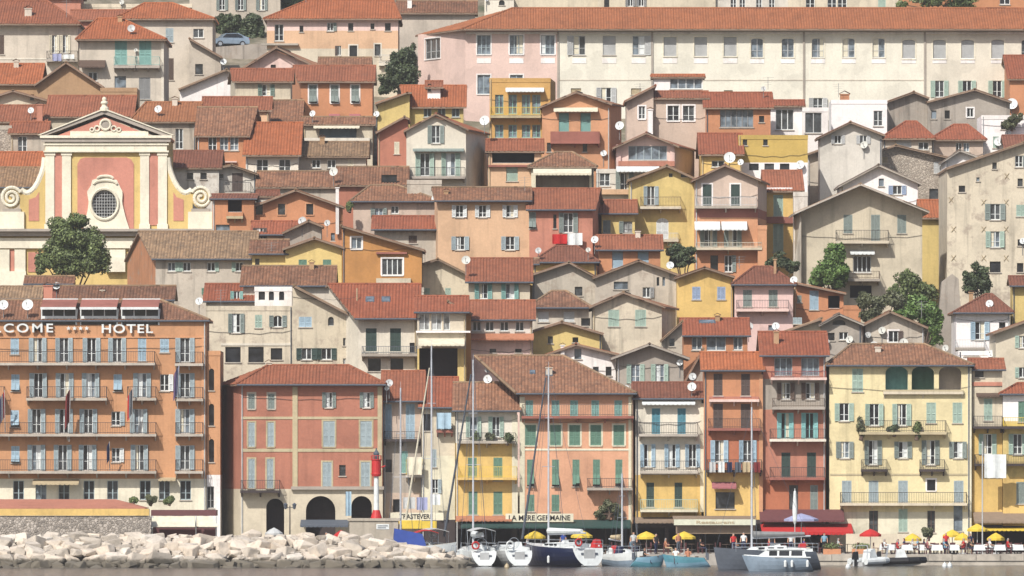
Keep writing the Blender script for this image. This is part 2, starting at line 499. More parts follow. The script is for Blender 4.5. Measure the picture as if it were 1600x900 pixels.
def make_window(root, fac, r, kind, sh, fr, trim, sill=True, bars=1, panek=None, lwf=1.0):
    s0, s1, z0, z1 = r
    w, h = s1 - s0, z1 - z0
    mb = MB()
    T = 0.055 if w > 0.5 else 0.04
    glazed = kind in 'olrdgafe'
    if glazed and fr:
        o0, o1 = -0.17, -0.10
        fac.box(mb, s0, s0 + T, o0, o1, z0, z1); fac.box(mb, s1 - T, s1, o0, o1, z0, z1)
        fac.box(mb, s0 + T, s1 - T, o0, o1, z0, z0 + T * 1.3); fac.box(mb, s0 + T, s1 - T, o0, o1, z1 - T, z1)
        nb = bars if bars else 0
        for k in range(nb):
            c = s0 + w * (k + 1) / (nb + 1)
            fac.box(mb, c - T * 0.75, c + T * 0.75, o0, o1 + 0.004, z0 + T * 1.3, z1 - T)
        if h > 1.0 and kind != 'g':
            zm = z0 + h * 0.36
            fac.box(mb, s0 + T, s1 - T, o0, o1 - 0.01, zm - 0.02, zm + 0.02)
    if sill:
        fac.box(mb, s0 - 0.08, s1 + 0.08, 0.003, 0.09, z0 - 0.09, z0 - 0.005, 1)
    if trim:
        e = 0.13
        fac.box(mb, s0 - e, s0 - 0.002, 0.002, 0.03, z0, z1 + e, 1); fac.box(mb, s1 + 0.002, s1 + e, 0.002, 0.03, z0, z1 + e, 1)
        fac.box(mb, s0 - 0.002, s1 + 0.002, 0.002, 0.028, z1 + 0.002, z1 + e, 1)
    if not mb.v:
        fac.box(mb, s0, s1, -0.2, -0.16, z0, z0 + 0.04)
    win = mb.build('window', [paint(fr or 'lgrey'), wall(trim or 'slab')], root)
    # pane, blind or dark opening
    if kind in 'olrdgafe' or kind == 'n':
        pm = MB()
        k = panek if panek is not None else rnd.choice([0, 0, 0, 1, 1, 3])
        pm.face([fac.pt(s0, -0.165, z0), fac.pt(s1, -0.165, z0), fac.pt(s1, -0.165, z1), fac.pt(s0, -0.165, z1)])
        pm.build('pane', glass(k), win)
        if kind in 'olrae' and h > 1.0 and rnd.random() < 0.5:         # half-drawn curtain just inside
            cm = MB(); cw = w * rnd.uniform(0.22, 0.45); left = rnd.random() < 0.5
            a0 = s0 + T if left else s1 - T - cw
            fac.box(cm, a0, a0 + cw, -0.163, -0.15, z0 + 0.1, z1 - T)
            cm.build('curtain', paint('cream' if rnd.random() < 0.5 else 'wh'), win)
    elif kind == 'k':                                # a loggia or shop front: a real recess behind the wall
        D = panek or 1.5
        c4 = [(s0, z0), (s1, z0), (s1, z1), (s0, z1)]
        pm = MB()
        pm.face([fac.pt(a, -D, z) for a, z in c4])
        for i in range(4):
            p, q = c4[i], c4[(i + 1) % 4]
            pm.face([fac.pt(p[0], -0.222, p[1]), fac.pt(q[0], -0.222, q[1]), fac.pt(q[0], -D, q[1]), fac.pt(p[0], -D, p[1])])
        pm.build('recess', wall(sh), win)  # dark ones have the dimness of the interior painted into their colour
    elif kind == 'b':
        pm = MB()
        fac.box(pm, s0, s1, -0.16, -0.12, z0, z1, 1)
        pm.build('roller_blind', [paint(sh or 'lgrey'), louvre(sh or 'lgrey')], win)
    hin_l, hin_r = fac.A + fac.t * s0, fac.A + fac.t * s1
    mats = [paint(sh), louvre(sh)] if sh and kind != 'k' else None
    lw = min(w / 2 * lwf, 0.66) if w > 0.5 else w * 0.6
    if kind in 'olra':
        for side, hg in ((-1, hin_l), (1, hin_r)):
            if kind == 'l' and side > 0 or kind == 'r' and side < 0: continue
            a = R(rnd.choice([4, 6, 8, 10, 14, 24]))
            dv = fac.t * side * math.cos(a) + fac.n * math.sin(a)
            ov = fac.n * math.cos(a) - fac.t * side * math.sin(a)
            lm = MB(); leaf(lm, hg + fac.n * 0.02, dv, ov, lw, z0, z1)
            lm.build('shutter', mats, win)
    elif kind in 'sp':
        cut = z0 + h * 0.40 if kind == 'p' else z0
        for side, hg in ((1, hin_l), (-1, hin_r)):
            lm = MB()
            leaf(lm, hg - fac.n * 0.05, fac.t * side, fac.n, w / 2 - 0.008, cut, z1)
            if kind == 'p':                          # lower flap pushed outwards
                hw = w / 2 - 0.01; fl = cut - z0; a = R(rnd.uniform(28, 44))
                b0, b1 = 0.0, fl * math.sin(a)
                zz = cut - fl * math.cos(a)
                q = [hg + fac.t * side * 0.0, hg + fac.t * side * hw]
                top = [Vector((*(p + fac.n * -0.03), cut)) for p in q]; bot = [Vector((*(p + fac.n * b1), zz)) for p in q]
                lm.prism([top[0], top[1], bot[1], bot[0]], (fac.n.x * 0.04, fac.n.y * 0.04, 0.02), 1)
            lm.build('shutter', mats, win)
        pm = MB()
        fac_pts = [fac.pt(s0, -0.17, z0), fac.pt(s1, -0.17, z0), fac.pt(s1, -0.17, z1), fac.pt(s0, -0.17, z1)]
        pm.face(fac_pts); pm.build('pane', glass(0), win)
    return win
# ------------------------------------------------------------------ houses
HOUSES = []
class House:
    def __init__(s, label, col, x0, x1, ye, d, roof, rc='r', name='house', cat='house', ls=0, rs=0, L=9.0, dirt=1.0, zones=(), oh=0.68, so=0.3, rub=None, group=None, xz=(), pitch=20.0, lwf=1.0, lc=None, fc=None):
        s.__dict__.update(locals())
        s.W, s.post = [], []
        HOUSES.append(s)
    def w(s, kind, xs, y, w, h, sh='green', fr='wh', trim=None, side='f', sill=True, bars=1, arch=0, pane=None):
        for x in ([xs] if isinstance(xs, (int, float)) else xs):
            s.W.append((kind, x, y, w, h, sh, fr, trim, side, sill, bars, arch, pane))
        return s
    def bal(s, x0, x1, y, rh=17, proj=1.0, col='slab', rail='iron', kind='bars', th=4):
        s.post.append(('bal', x0, x1, y, rh, proj, col, rail, kind, th)); return s
    def awn(s, x0, x1, y0, y1, col='cream', proj=1.3, val=3):
        s.post.append(('awn', x0, x1, y0, y1, col, proj, val)); return s
    def dish(s, x, y, r, back=-0.35):
        s.post.append(('dish', x, y, r, back)); return s
    def chim(s, x, y0, y1, w, back=2.0, col=None):
        s.post.append(('chim', x, y0, y1, w, back, col)); return s
    def band(s, x0, x1, y0, y1, col='trim', o=0.05):
        s.post.append(('band', x0, x1, y0, y1, col, o)); return s
    def skyl(s, x, y, w, h):
        s.post.append(('skyl', x, y, w, h)); return s
    def prep(s):
        d = s.d
        s.f0 = Vector(((s.x0 - 800) / F * d, d)); s.f1 = Vector(((s.x1 - 800) / F * d, d))
        r = s.roof
        if r[0] in 'ehm':
            yr = r[1]; oh = s.oh
            zE = P(0, s.ye, d - oh).z
            tp = math.tan(R(s.pitch)); q = (HY - yr) / F
            # ridge where the line of pitch tp from the eave meets the sight line through row yr
            run = max(1.2, (CZ + q * (d - oh) - zE) / max(0.05, tp - q))
            s.run = run - oh; s.zE = zE; s.zR = CZ + q * (d - oh + run); s.tan = (s.zR - s.zE) / run
            s.L = s.run * 2 if r[0] != 'm' else s.run
    def cap(s):
        if s.roof[0] == 'h': return
        for o in HOUSES:
            if o is s or o.d <= s.d + 0.5: continue
            if o.x0 < s.x1 + s.rs - 4 and o.x1 > s.x0 - s.ls + 4 and o.d < s.d + s.L:
                lim = o.d - s.d - 0.25
                s.L = max(lim, getattr(s, 'run', 0) + 0.4 if s.roof[0] in 'em' else 2.5)
        if s.roof[0] == 'm': s.L = max(s.L, s.run)
    def geom(s):
        d, L = s.d, s.L
        k = (d + L) / d
        xb0 = (s.x0 - s.ls - 800) / F * (d + L) if s.ls else s.f0.x + 0.02
        xb1 = (s.x1 + s.rs - 800) / F * (d + L) if s.rs else s.f1.x - 0.02
        s.b0, s.b1 = Vector((xb0, d + L)), Vector((xb1, d + L))
    def build(s):
        s.prep_done = True
        d, L, r = s.d, s.L, s.roof
        zb = ground(d) - (1.2 if d > 627 else 0.6)
        x0w, x1w = s.f0.x, s.f1.x
        root = thing(s.name, s.label, s.cat, ((x0w + x1w) / 2, d + L / 2, zb), s.group)
        ff, fl, fr_, fb = Fac(s.f0, s.f1), Fac(s.b0, s.f0), Fac(s.f1, s.b1), Fac(s.b1, s.b0)
        th = 0.16
        XL = lambda y: s.f0.x + (s.b0.x - s.f0.x) * (y - d) / L
        XR = lambda y: s.f1.x + (s.b1.x - s.f1.x) * (y - d) / L
        roofm_ = MB(); W = MB()
        mats = [rubble(s.rub) if s.rub else wall(s.col, s.dirt)]
        zones = []
        for yz, c in s.zones:                       # colour below photo row yz; 'dark' paints in the shade under quay awnings
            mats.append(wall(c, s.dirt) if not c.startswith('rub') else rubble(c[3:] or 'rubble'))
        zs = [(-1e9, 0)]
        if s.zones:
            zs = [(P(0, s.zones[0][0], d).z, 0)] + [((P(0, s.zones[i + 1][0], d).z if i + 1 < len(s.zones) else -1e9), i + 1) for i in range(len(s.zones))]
        holes = {'f': [], 'l': [], 'r': []}
        facs = {'f': ff, 'l': fl, 'r': fr_}
        wins = []
        for (kind, x, y, w, h, sh, frc, trim, side, sill, bars, arch, pane) in s.W:
            rr = facs[side].rect(x, y, w, h)
            holes[side].append((*rr, arch)); wins.append((facs[side], rr, kind, sh, frc, trim, sill, bars, pane))
        so, oh = s.so, s.oh
        caps = []
        XZ = []
        lzs = zs
        if s.lc: mats.append(wall(s.lc, s.dirt)); lzs = [(-1e9, len(mats) - 1)]
        for xp, c in s.xz:
            XZ.append((ff.hit(xp, 100)[0], len(mats))); mats.append(wall(c, s.dirt))
        if r[0] in 'em':
            T = s.tan; zR, run = s.zR, s.run
            bk = min(L, 2 * run) if r[0] == 'e' else run
            zB = zR - T * max(0, L - run)
            yb = d + L + (0.2 if r[0] == 'e' else 0)
            A = [(XL(d) - so, d - oh, s.zE), (XR(d) + so, d - oh, s.zE), (XR(d + run) + so, d + run, zR), (XL(d + run) - so, d + run, zR)]
            roofm_.plane_slab(A, th)
            if r[0] == 'e':
                roofm_.plane_slab([A[3], A[2], (XR(d + L) + so, yb, zB), (XL(d + L) - so, yb, zB)], th)
                caps.append((A[3], A[2]))
            zW = s.zE + T * oh - th - 0.02
            pf = [(0, zb), (ff.len, zb), (ff.len, zW), (0, zW)]
            wall_face(W, ff, pf, holes['f'], zs, xz=XZ)
            kk = run / L
            top = [(0, zW), (kk, zR - th - 0.02), (1, (zB if r[0] == 'e' else zR) - th - 0.02)]
            pr = [(0, zb), (fr_.len, zb)] + [(a * fr_.len, z) for a, z in reversed(top)]
            pl = [(0, zb), (fl.len, zb)] + [((1 - a) * fl.len, z) for a, z in top]
            wall_face(W, fr_, pr, holes['r'], zs); wall_face(W, fl, pl, holes['l'], lzs)
            wall_face(W, fb, [(0, zb), (fb.len, zb), (fb.len, top[2][1]), (0, top[2][1])], [], zs)
        elif r[0] == 'h':
            T = s.tan; zR, run = s.zR, s.run
            ra = Vector(((r[2] - 800) / F * (d + run), d + run, zR)); rb = Vector(((r[3] - 800) / F * (d + run), d + run, zR))
            FL, FR = Vector((XL(d) - so, d - oh, s.zE)), Vector((XR(d) + so, d - oh, s.zE))
            BL, BR = Vector((XL(d + L) - so, d + L + oh, s.zE)), Vector((XR(d + L) + so, d + L + oh, s.zE))
            roofm_.plane_slab([FL, FR, rb, ra] if (rb - ra).length > 0.2 else [FL, FR, ra], th)
            roofm_.plane_slab([BR, BL, ra, rb] if (rb - ra).length > 0.2 else [BR, BL, ra], th)
            roofm_.plane_slab([BL, FL, ra], th); roofm_.plane_slab([FR, BR, rb], th)
            caps += [(FL, ra), (FR, rb)]
            if (rb - ra).length > 0.2: caps.append((ra, rb))
            zW = s.zE + 0.02
            W_top = zW
            for fc, hs in ((ff, 'f'), (fr_, 'r'), (fl, 'l')):
                wall_face(W, fc, [(0, zb), (fc.len, zb), (fc.len, zW), (0, zW)], holes[hs], zs, xz=XZ if hs == 'f' else ())
            wall_face(W, fb, [(0, zb), (fb.len, zb), (fb.len, zW), (0, zW)], [], zs)
        elif r[0] == 'g':
            xa, ya, yl, yr = r[1:5]
            ap = P(xa, ya, d - oh); zl = P(0, yl, d - oh).z; zr = P(0, yr, d - oh).z
            tl = (ap.z - zl) / max(0.3, ap.x - x0w); tr = (ap.z - zr) / max(0.3, x1w - ap.x)
            yb = d + L + 0.2
            xbm = (s.b0.x - s.f0.x + s.b1.x - s.f1.x) / 2
            ab = Vector((ap.x + xbm, yb, ap.z))
            poly = [(0, zb), (ff.len, zb)]
            if xa < s.x1 - 2:
                roofm_.plane_slab([(x1w + so, d - oh, zr - tr * so), (s.b1.x + so, yb, zr - tr * so), ab, (ap.x, d - oh, ap.z)], th)
                poly.append((ff.len, zr - th - 0.01))
            if s.x0 + 2 < xa < s.x1 - 2: poly.append((ap.x - x0w, ap.z - th - 0.01))
            elif xa <= s.x0 + 2: poly.append((0, ap.z - th - 0.01))
            else: poly.append((ff.len, ap.z - th - 0.01))
            if xa > s.x0 + 2:
                roofm_.plane_slab([(x0w - so, d - oh, zl - tl * so), (ap.x, d - oh, ap.z), ab, (s.b0.x - so, yb, zl - tl * so)], th)
                poly.append((0, zl - th - 0.01))
            caps.append((Vector((ap.x, d - oh, ap.z)), ab))
            wall_face(W, ff, poly, holes['f'], zs)
            zl_ = poly[-1][1]; zr_ = poly[2][1]
            wall_face(W, fr_, [(0, zb), (fr_.len, zb), (fr_.len, zr_), (0, zr_)], holes['r'], zs)
            wall_face(W, fl, [(0, zb), (fl.len, zb), (fl.len, zl_), (0, zl_)], holes['l'], zs)
            pb = [(fb.len - a * fb.len / ff.len, z) for a, z in reversed(poly)]
            W.face([fb.pt(a, 0, z) for a, z in pb], 0)
        else:                                       # flat roof behind a parapet
            zt = P(0, s.ye, d).z
            for fc, hs in ((ff, 'f'), (fr_, 'r'), (fl, 'l'), (fb, None)):
                wall_face(W, fc, [(0, zb), (fc.len, zb), (fc.len, zt - 0.05), (0, zt - 0.05)], holes.get(hs, []), zs)
            W.face([(s.f0.x, d, zt - 0.4), (s.f1.x, d, zt - 0.4), (s.b1.x, d + L, zt - 0.4), (s.b0.x, d + L, zt - 0.4)], 0)
            cp = MB()
            for fc in (ff, fr_, fl):
                fc.box(cp, -0.03 if fc is ff else 0.0, fc.len + (0.03 if fc is ff else 0), -0.3, 0.04 if fc is ff else -0.002, zt - 0.4, zt)
            cp.build('parapet', wall(s.col, s.dirt), root)
        W.build('wall', mats, root)
        ro = None
        if roofm_.v:
            for a, b in caps:
                roofm_.tube(Vector(a) + Vector((0, 0, 0.0)), Vector(b) + Vector((0, 0, 0.0)), 0.13, 2, 6)
            ro = roofm_.build('roof', [roofm(s.rc), wall(s.fc or ('verge' if s.rc not in 'g' else 'grey')), roofm('t' if s.rc in 'tns' else s.rc)], root)
            if r[0] in 'eh' and s.x1 - s.x0 > 40 and s.d < 700:
                gm = MB()
                gm.tube((XL(d) - so, d - oh - 0.07, s.zE - 0.08), (XR(d) + so, d - oh - 0.07, s.zE - 0.08), 0.07, 0, 6)
                gm.build('gutter', paint('slate'), ro)
        for fc, rr, kind, sh, frc, trim, sill, bars, pane in wins:
            make_window(root, fc, rr, kind, sh, frc, trim, sill, bars, pane)
        rp = ro or root
        if ro and s.d < 760 and r[0] in 'eh' and not any(p[0] == 'chim' for p in s.post) and (s.x1 - s.x0) > 80 and rnd.random() < 0.4:
            f = rnd.uniform(0.2, 0.8); yt = (r[1] if r[0] in 'eh' else min(r[2], s.ye)) - rnd.uniform(4, 9)
            xx = s.x0 + (s.x1 - s.x0) * f
            s.post.append(('chim', xx, yt + 12, yt, rnd.uniform(6, 9), getattr(s, 'run', 2.5) * 0.8, None))
        zW = zW if r[0] in 'emh' else (zl_ if r[0] == 'g' else zt - .05)
        if s.d < 735 and (s.x1 - s.x0) > 45 and not s.rub and rnd.random() < 0.7:
            if rnd.random() < 0.6:                   # a sagging cable stapled across the front
                cm = MB(); zc = zW - rnd.uniform(0.5, 2.6); q0 = None
                for k in range(9):
                    f = k / 8; q1 = ff.pt(ff.len * f, 0.05, zc - 0.25 * math.sin(math.pi * f) - 0.06 * math.sin(f * 23))
                    if q0 is not None: cm.tube(q0, q1, 0.018, 0, 4)
                    q0 = q1
                cm.build('cable', paint('iron'), root)
            dm = MB(); e = 0.12 if rnd.random() < 0.5 else ff.len - 0.12
            dm.tube(ff.pt(e, 0.07, zb), ff.pt(e, 0.07, zW - 0.05), 0.05, 0, 6); dm.build('downpipe', paint(rnd.choice(['slate', 'tan', 'lgrey'])), root)
        for p in s.post:
            if p[0] == 'bal':
                _, a, b, y, rh, proj, col, rail, kind, tk = p
                s0, s1, z0, z1 = ff.rect((a + b) / 2, y, b - a, tk)
                mb = MB(); ff.box(mb, s0, s1, 0.003, proj, z0, z1)
                nb = max(2, int((s1 - s0) / 2.2))
                for k in range(nb + 1):             # brackets
                    c = s0 + 0.1 + (s1 - s0 - 0.2) * k / nb
                    mb.prism([ff.pt(c - 0.06, 0.003, z0 - 0.002), ff.pt(c - 0.06, proj * 0.7, z0 - 0.002), ff.pt(c - 0.06, 0.003, z0 - 0.35)], Vector((ff.t.x, ff.t.y, 0)) * 0.12)
                bo = mb.build('balcony', [wall(col)], root)
                rm = MB(); ht = rh / F * d; zt = z1 + ht; e = proj - 0.06
                if kind == 'solid':
                    ff.box(rm, s0, s1, e - 0.02, e + 0.06, z1 + 0.002, zt)
                    ff.box(rm, s0, s0 + 0.08, 0.01, e - 0.022, z1 + 0.002, zt); ff.box(rm, s1 - 0.08, s1, 0.01, e - 0.022, z1 + 0.002, zt)
                    rm.build('parapet', wall(rail) if rail in WALLC else paint(rail), bo)
                else:
                    q = 0.02
                    for zz in (z1 + 0.1, zt - 0.02):
                        ff.box(rm, s0 + 0.04, s1 - 0.04, e - q, e + q, zz - q, zz + q)
                        ff.box(rm, s0 + 0.03, s0 + 0.06, 0.01, e, zz - q, zz + q); ff.box(rm, s1 - 0.06, s1 - 0.03, 0.01, e, zz - q, zz + q)
                    n = max(3, int((s1 - s0) / 0.14)); g = 0.011
                    for k in range(n + 1):
                        c = s0 + 0.05 + (s1 - s0 - 0.1) * k / n
                        ff.box(rm, c - g, c + g, e - g, e + g, z1, zt - 0.03)
                    n = max(2, int(proj / 0.16))
                    for k in range(1, n):
                        c = e * k / n
                        ff.box(rm, s0 + 0.035, s0 + 0.055, c - g, c + g, z1, zt - 0.03); ff.box(rm, s1 - 0.055, s1 - 0.035, c - g, c + g, z1, zt - 0.03)
                    rm.build('railing', paint(rail), bo)
            elif p[0] == 'awn':
                _, a, b, y0, y1, col, proj, val = p
                s0 = ff.rect(a, 0, 0, 0)[0]; s1 = ff.rect(b, 0, 0, 0)[0]
                z0, z1 = P(0, y0, d).z, P(0, y1, d - proj).z
                mb = MB(); v = val / F * d
                mb.prism([ff.pt(s0, 0.02, z0), ff.pt(s1, 0.02, z0), ff.pt(s1, proj, z1 + v), ff.pt(s0, proj, z1 + v)], (0, 0, -0.03))
                n = max(4, int((s1 - s0) / 0.35))
                for k in range(n):
                    a0, a1 = s0 + (s1 - s0) * k / n, s0 + (s1 - s0) * (k + 1) / n
                    mb.prism([ff.pt(a0, proj, z1 + v - 0.03), ff.pt(a1, proj, z1 + v - 0.03), ff.pt(a1 - 0.02, proj, z1 + 0.03), ff.pt((a0 + a1) / 2, proj, z1), ff.pt(a0 + 0.02, proj, z1 + 0.03)], (ff.n.x * 0.02, ff.n.y * 0.02, 0))
                ao = mb.build('awning', paint(col, 0.9), root)
                am = MB()
                for c in (s0 + 0.15, s1 - 0.15):
                    am.tube(ff.pt(c, 0.02, z0 - 0.35), ff.pt(c, proj - 0.05, z1 + v - 0.06), 0.02, 0, 5)
                am.build('awning_arm', paint('lgrey'), ao)
            elif p[0] == 'dish':
                make_dish(rp, p[1], p[2], p[3], d + p[4])
            elif p[0] == 'chim':
                _, x, y0, y1, w, back, col = p
                dd = d + back; c = P(x, y0, dd); hw = w / 2 / F * dd; zt = P(0, y1, dd).z
                mb = MB()
                cc = wall(col or ('beige' if rnd.random() < 0.6 else 'tan'), 1.0)
                mb.box(c.x - hw, c.x + hw, dd, dd + 2 * hw * 0.8, c.z - 1.6, zt - 0.12, 0)
                mb.box(c.x - hw - 0.06, c.x + hw + 0.06, dd - 0.06, dd + 1.6 * hw + 0.06, zt - 0.12, zt - 0.04, 0)
                for sx in (-1, 1):
                    mb.prism([(c.x, dd - 0.08, zt + hw * 0.55), (c.x + sx * (hw + 0.1), dd - 0.08, zt - 0.04), (c.x + sx * (hw + 0.1), dd + 1.6 * hw + 0.08, zt - 0.04), (c.x, dd + 1.6 * hw + 0.08, zt + hw * 0.55)], (0, 0, 0.05), 1)
                mb.build('chimney', [cc, roofm('n')], rp)
            elif p[0] == 'band':
                _, a, b, y0, y1, col, o = p
                s0, s1, z0, z1 = ff.rect((a + b) / 2, (y0 + y1) / 2, b - a, y1 - y0)
                mb = MB(); ff.box(mb, s0, s1, 0.002, o, z0, z1)
                mb.build('string_course' if b - a > y1 - y0 else 'pilaster', wall(col), root)
            elif p[0] == 'tie':
                _, x, y = p
                a0, a1, b0, b1 = ff.rect(x, y, 7, 9)
                mb = MB(); mb.tube(ff.pt(a0, .05, b0), ff.pt(a1, .05, b1), .025, 0, 5); mb.tube(ff.pt(a1, .07, b0), ff.pt(a0, .07, b1), .025, 0, 5)
                mb.build('wall_tie', paint('tan'), root)
            elif p[0] == 'skyl' and r[0] in 'eh':
                _, x, y, w, h = p
                # point of the front roof plane seen at (x, y)
                q = (HY - y) / F
                t = (CZ + q * (d - oh) - s.zE) / (s.tan - q)
                yy = d - oh + t; zz = s.zE + s.tan * t
                cx = (x - 800) / F * yy; hw = w / 2 / F * yy; dl = h / F * yy / max(0.1, s.tan - q) / 2
                mb = MB()
                for off, e, m in ((0.06, 1.0, 0), (0.075, 0.82, 1)):
                    mb.prism([(cx - hw * e, yy - dl * e, zz - dl * e * s.tan + off), (cx + hw * e, yy - dl * e, zz - dl * e * s.tan + off), (cx + hw * e, yy + dl * e, zz + dl * e * s.tan + off), (cx - hw * e, yy + dl * e, zz + dl * e * s.tan + off)], (0, 0, -0.06 if m == 0 else -0.01), m)
                mb.build('skylight', [paint('slate'), glass(3)], rp)
        s.root = root

def make_dish(parent, x, y, r_px, dd):
    c = P(x, y, dd); r = r_px / F * dd
    ax = Vector((-0.22 + rnd.uniform(-.2, .2), -0.9, 0.30)).normalized()
    mb = MB()
    prof = [(r * k, 0.22 * r * (k * k)) for k in (0.001, 0.35, 0.7, 1.0)]
    mb.lathe(c - ax * 0.1, prof, 0, 18, ax)
    mb.lathe(c - ax * 0.13, [(r * 1.0, 0.22 * r + 0.03), (r * 0.7, 0.11 * r), (0.001, 0.0)], 0, 18, ax)
    tip = c + ax * r * 0.9
    mb.tube(c - ax * 0.1 + Vector((0, 0, -r * 0.9)), tip, 0.02, 1, 5)
    mb.lathe(tip - ax * 0.06, [(0.001, 0), (0.05, 0), (0.05, 0.12), (0.001, 0.12)], 1, 8, ax)
    mb.tube(c - ax * 0.12, c + Vector((0, 0.25, -r * 0.6)), 0.035, 1, 6)
    mb.tube(c + Vector((0, 0.25, -r * 0.6)), c + Vector((0, 0.3, -r * 0.6 - 1.1)), 0.03, 1, 6)
    mb.build('satellite_dish', [paint(rnd.choice(['wh', 'wh', 'lgrey', 'palegrey'])), paint('grey')], parent, smooth=False)
# ================================================================== the quay front
H = House
hotel = H('long orange seafront hotel with white rooftop lettering and rows of balconies', 'hotel', -130, 322, 500, 625, ('h', 469, -60, 252), 'n', 'hotel', 'hotel', zones=((748, 'church'),), oh=0.22, pitch=24, lwf=1.75)
hotel.w('s', [-20, 23], 541, 13, 25, 'bl').w('o', [59, 100, 143, 183], 547, 14, 38, 'gb').w('s', 222, 545, 13, 38, 'bl').w('s', 257, 540, 14, 21, 'bl').w('o', 289, 547, 15, 38, 'gb')
hotel.w('p', 24, 598, 13, 26, 'bl').w('o', [60, 101, 142, 222], 602, 14, 38, 'gb').w('p', 184, 598, 13, 26, 'bl').w('r', 257, 598, 14, 26, 'wh').w('o', 289, 602, 15, 38, 'gb')
hotel.w('p', 23, 654, 13, 26, 'bl').w('o', [57, 100, 138, 217], 658, 14, 38, 'gb').w('r', 181, 654, 14, 22, 'gb').w('o', 289, 658, 15, 38, 'gb')
hotel.w('p', 24, 710, 13, 26, 'bl').w('o', [57, 98, 137, 218], 715, 14, 40, 'gb').w('r', 181, 711, 13, 22, 'wh').w('o', 289, 715, 15, 38, 'gb')
hotel.w('f', [29, 64, 100, 139, 176, 227, 257, 290], 766, 17, 30, None, 'gb')
hotel.bal(-125, 243, 569, 18, 1.1).bal(274, 318, 570, 18, 1.1).bal(-40, 8, 624, 18, 1.1).bal(42, 168, 624, 18, 1.1).bal(199, 245, 624, 18, 1.1).bal(274, 318, 625, 18, 1.1)
hotel.bal(-125, 245, 680, 18, 1.1).bal(274, 318, 680, 18, 1.1).bal(-125, 245, 738, 18, 1.1).bal(274, 318, 738, 18, 1.1)
hotel.band(-130, 321, 526, 528, 'hotel', 0.08).awn(52, 124, 749, 758, 'tan', 1.2).awn(248, 275, 746, 752, 'tan', 0.9)
hotel.band(315, 321, 528, 746, 'hotel', 0.06)
hotel.dish(5, 476, 8, -0.2).dish(43, 476, 9, -0.2).chim(75, 478, 445, 14, 3.0, 'rose')

tower = H('narrow orange stair wing with arched openings on the hotel corner', 'hotel', 323, 344, 548, 625.4, ('f',), name='stair_tower', cat='house', L=8, zones=((742, 'white'),))
tower.w('n', [330.5], 593, 8, 34, None, None, None, arch=1.0, pane=0).w('n', [330.5], 648, 8, 34, None, None, arch=1.0, pane=0).w('n', [330.5], 704, 8, 36, None, None, arch=1.0, pane=0).w('f', 329, 777, 11, 34, None, 'grey')

h = H('red waterfront house with beige bands, corner pilaster and arched ground floor', 'crimson', 376, 598, 600, 625, ('h', 571, 418, 545), 'r', ls=33, zones=((764, 'sand'),), pitch=20, oh=0.7)
h.w('s', [393, 424], 627, 10, 24, 'gg', 'gg', 'warmgrey').w('o', [514, 573], 625, 11, 24, 'gg', 'wh').w('s', [393, 423], 679, 10, 38, 'gb', 'gb', 'trim').w('s', [514, 572], 678, 18, 40, 'gb', 'gb', 'trim')
h.w('s', [393, 422], 740, 10, 46, 'gb', 'gb', 'trim').w('s', 511, 742, 14, 40, 'gb', 'gb', 'trim').w('n', 535, 735, 10, 17, None, None, None).w('s', 571, 742, 14, 40, 'gb', 'gb', 'trim')
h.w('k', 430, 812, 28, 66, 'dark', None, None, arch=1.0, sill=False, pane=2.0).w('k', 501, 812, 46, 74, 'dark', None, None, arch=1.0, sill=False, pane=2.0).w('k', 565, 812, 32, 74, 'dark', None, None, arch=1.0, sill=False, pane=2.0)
h.band(377, 597, 651, 655).band(377, 597, 701, 706).band(457, 465, 604, 760, 'trim', 0.08).band(590, 597, 604, 760, 'trim', 0.07).bal(376, 438, 768, 16, 1.2, 'dark').band(455, 600, 760, 765, 'grey', 0.35).awn(470, 545, 812, 824, 'slate', 2.2)
h.dish(608, 598, 6).dish(604, 606, 4).chim(420, 575, 565, 9, 3.5)

h = H('narrow shaded pink house with pale blue shutters beside the red house', 'mauve', 599, 658, 626, 626.5, ('e', 580), 'r', zones=((688, 'grey'), (770, 'mauve')), oh=0.8)  # grey middle zone paints the wall's shadow into its colour
h.w('s', [605, 641], 660, 14, 58, 'bl', 'bl').w('s', 631, 722, 12, 34, 'tq', 'gg').w('n', [607, 650], 728, 10, 20, None, 'wh').w('n', 620, 790, 12, 20, None, 'grey').bal(600, 657, 688, 12, 0.9, 'dark').bal(634, 662, 744, 24, 1.3, 'slab', 'yel').awn(602, 660, 812, 820, 'yel', 1.0)
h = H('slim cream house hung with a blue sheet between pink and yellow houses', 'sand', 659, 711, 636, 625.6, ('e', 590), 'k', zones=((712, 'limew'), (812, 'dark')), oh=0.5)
h.w('s', [678], 716, 8, 28, 'gb', 'wh').w('r', 680, 760, 9, 22, 'gb', 'wh').w('n', 668, 660, 12, 26, None, 'wh').bal(682, 708, 674, 10, 0.8, 'wine').w('n', 690, 660, 14, 22, None, None)
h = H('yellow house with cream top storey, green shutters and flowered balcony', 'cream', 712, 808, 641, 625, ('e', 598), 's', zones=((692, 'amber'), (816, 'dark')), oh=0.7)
h.w('o', [740, 775], 667, 12, 32, 'lg', 'wh').w('s', [738, 778], 733, 14, 36, 'mg', 'mg').w('s', [739, 778], 786, 14, 36, 'mg', 'mg').bal(715, 806, 691, 13, 1.0).bal(715, 808, 748, 17, 1.0, 'amber', 'yel').band(800, 809, 648, 820, 'limew', 0.05)
h.awn(712, 800, 806, 815, 'orange', 1.6).w('k', [735, 780], 842, 38, 32, 'dark', None, sill=False, pane=2.5)

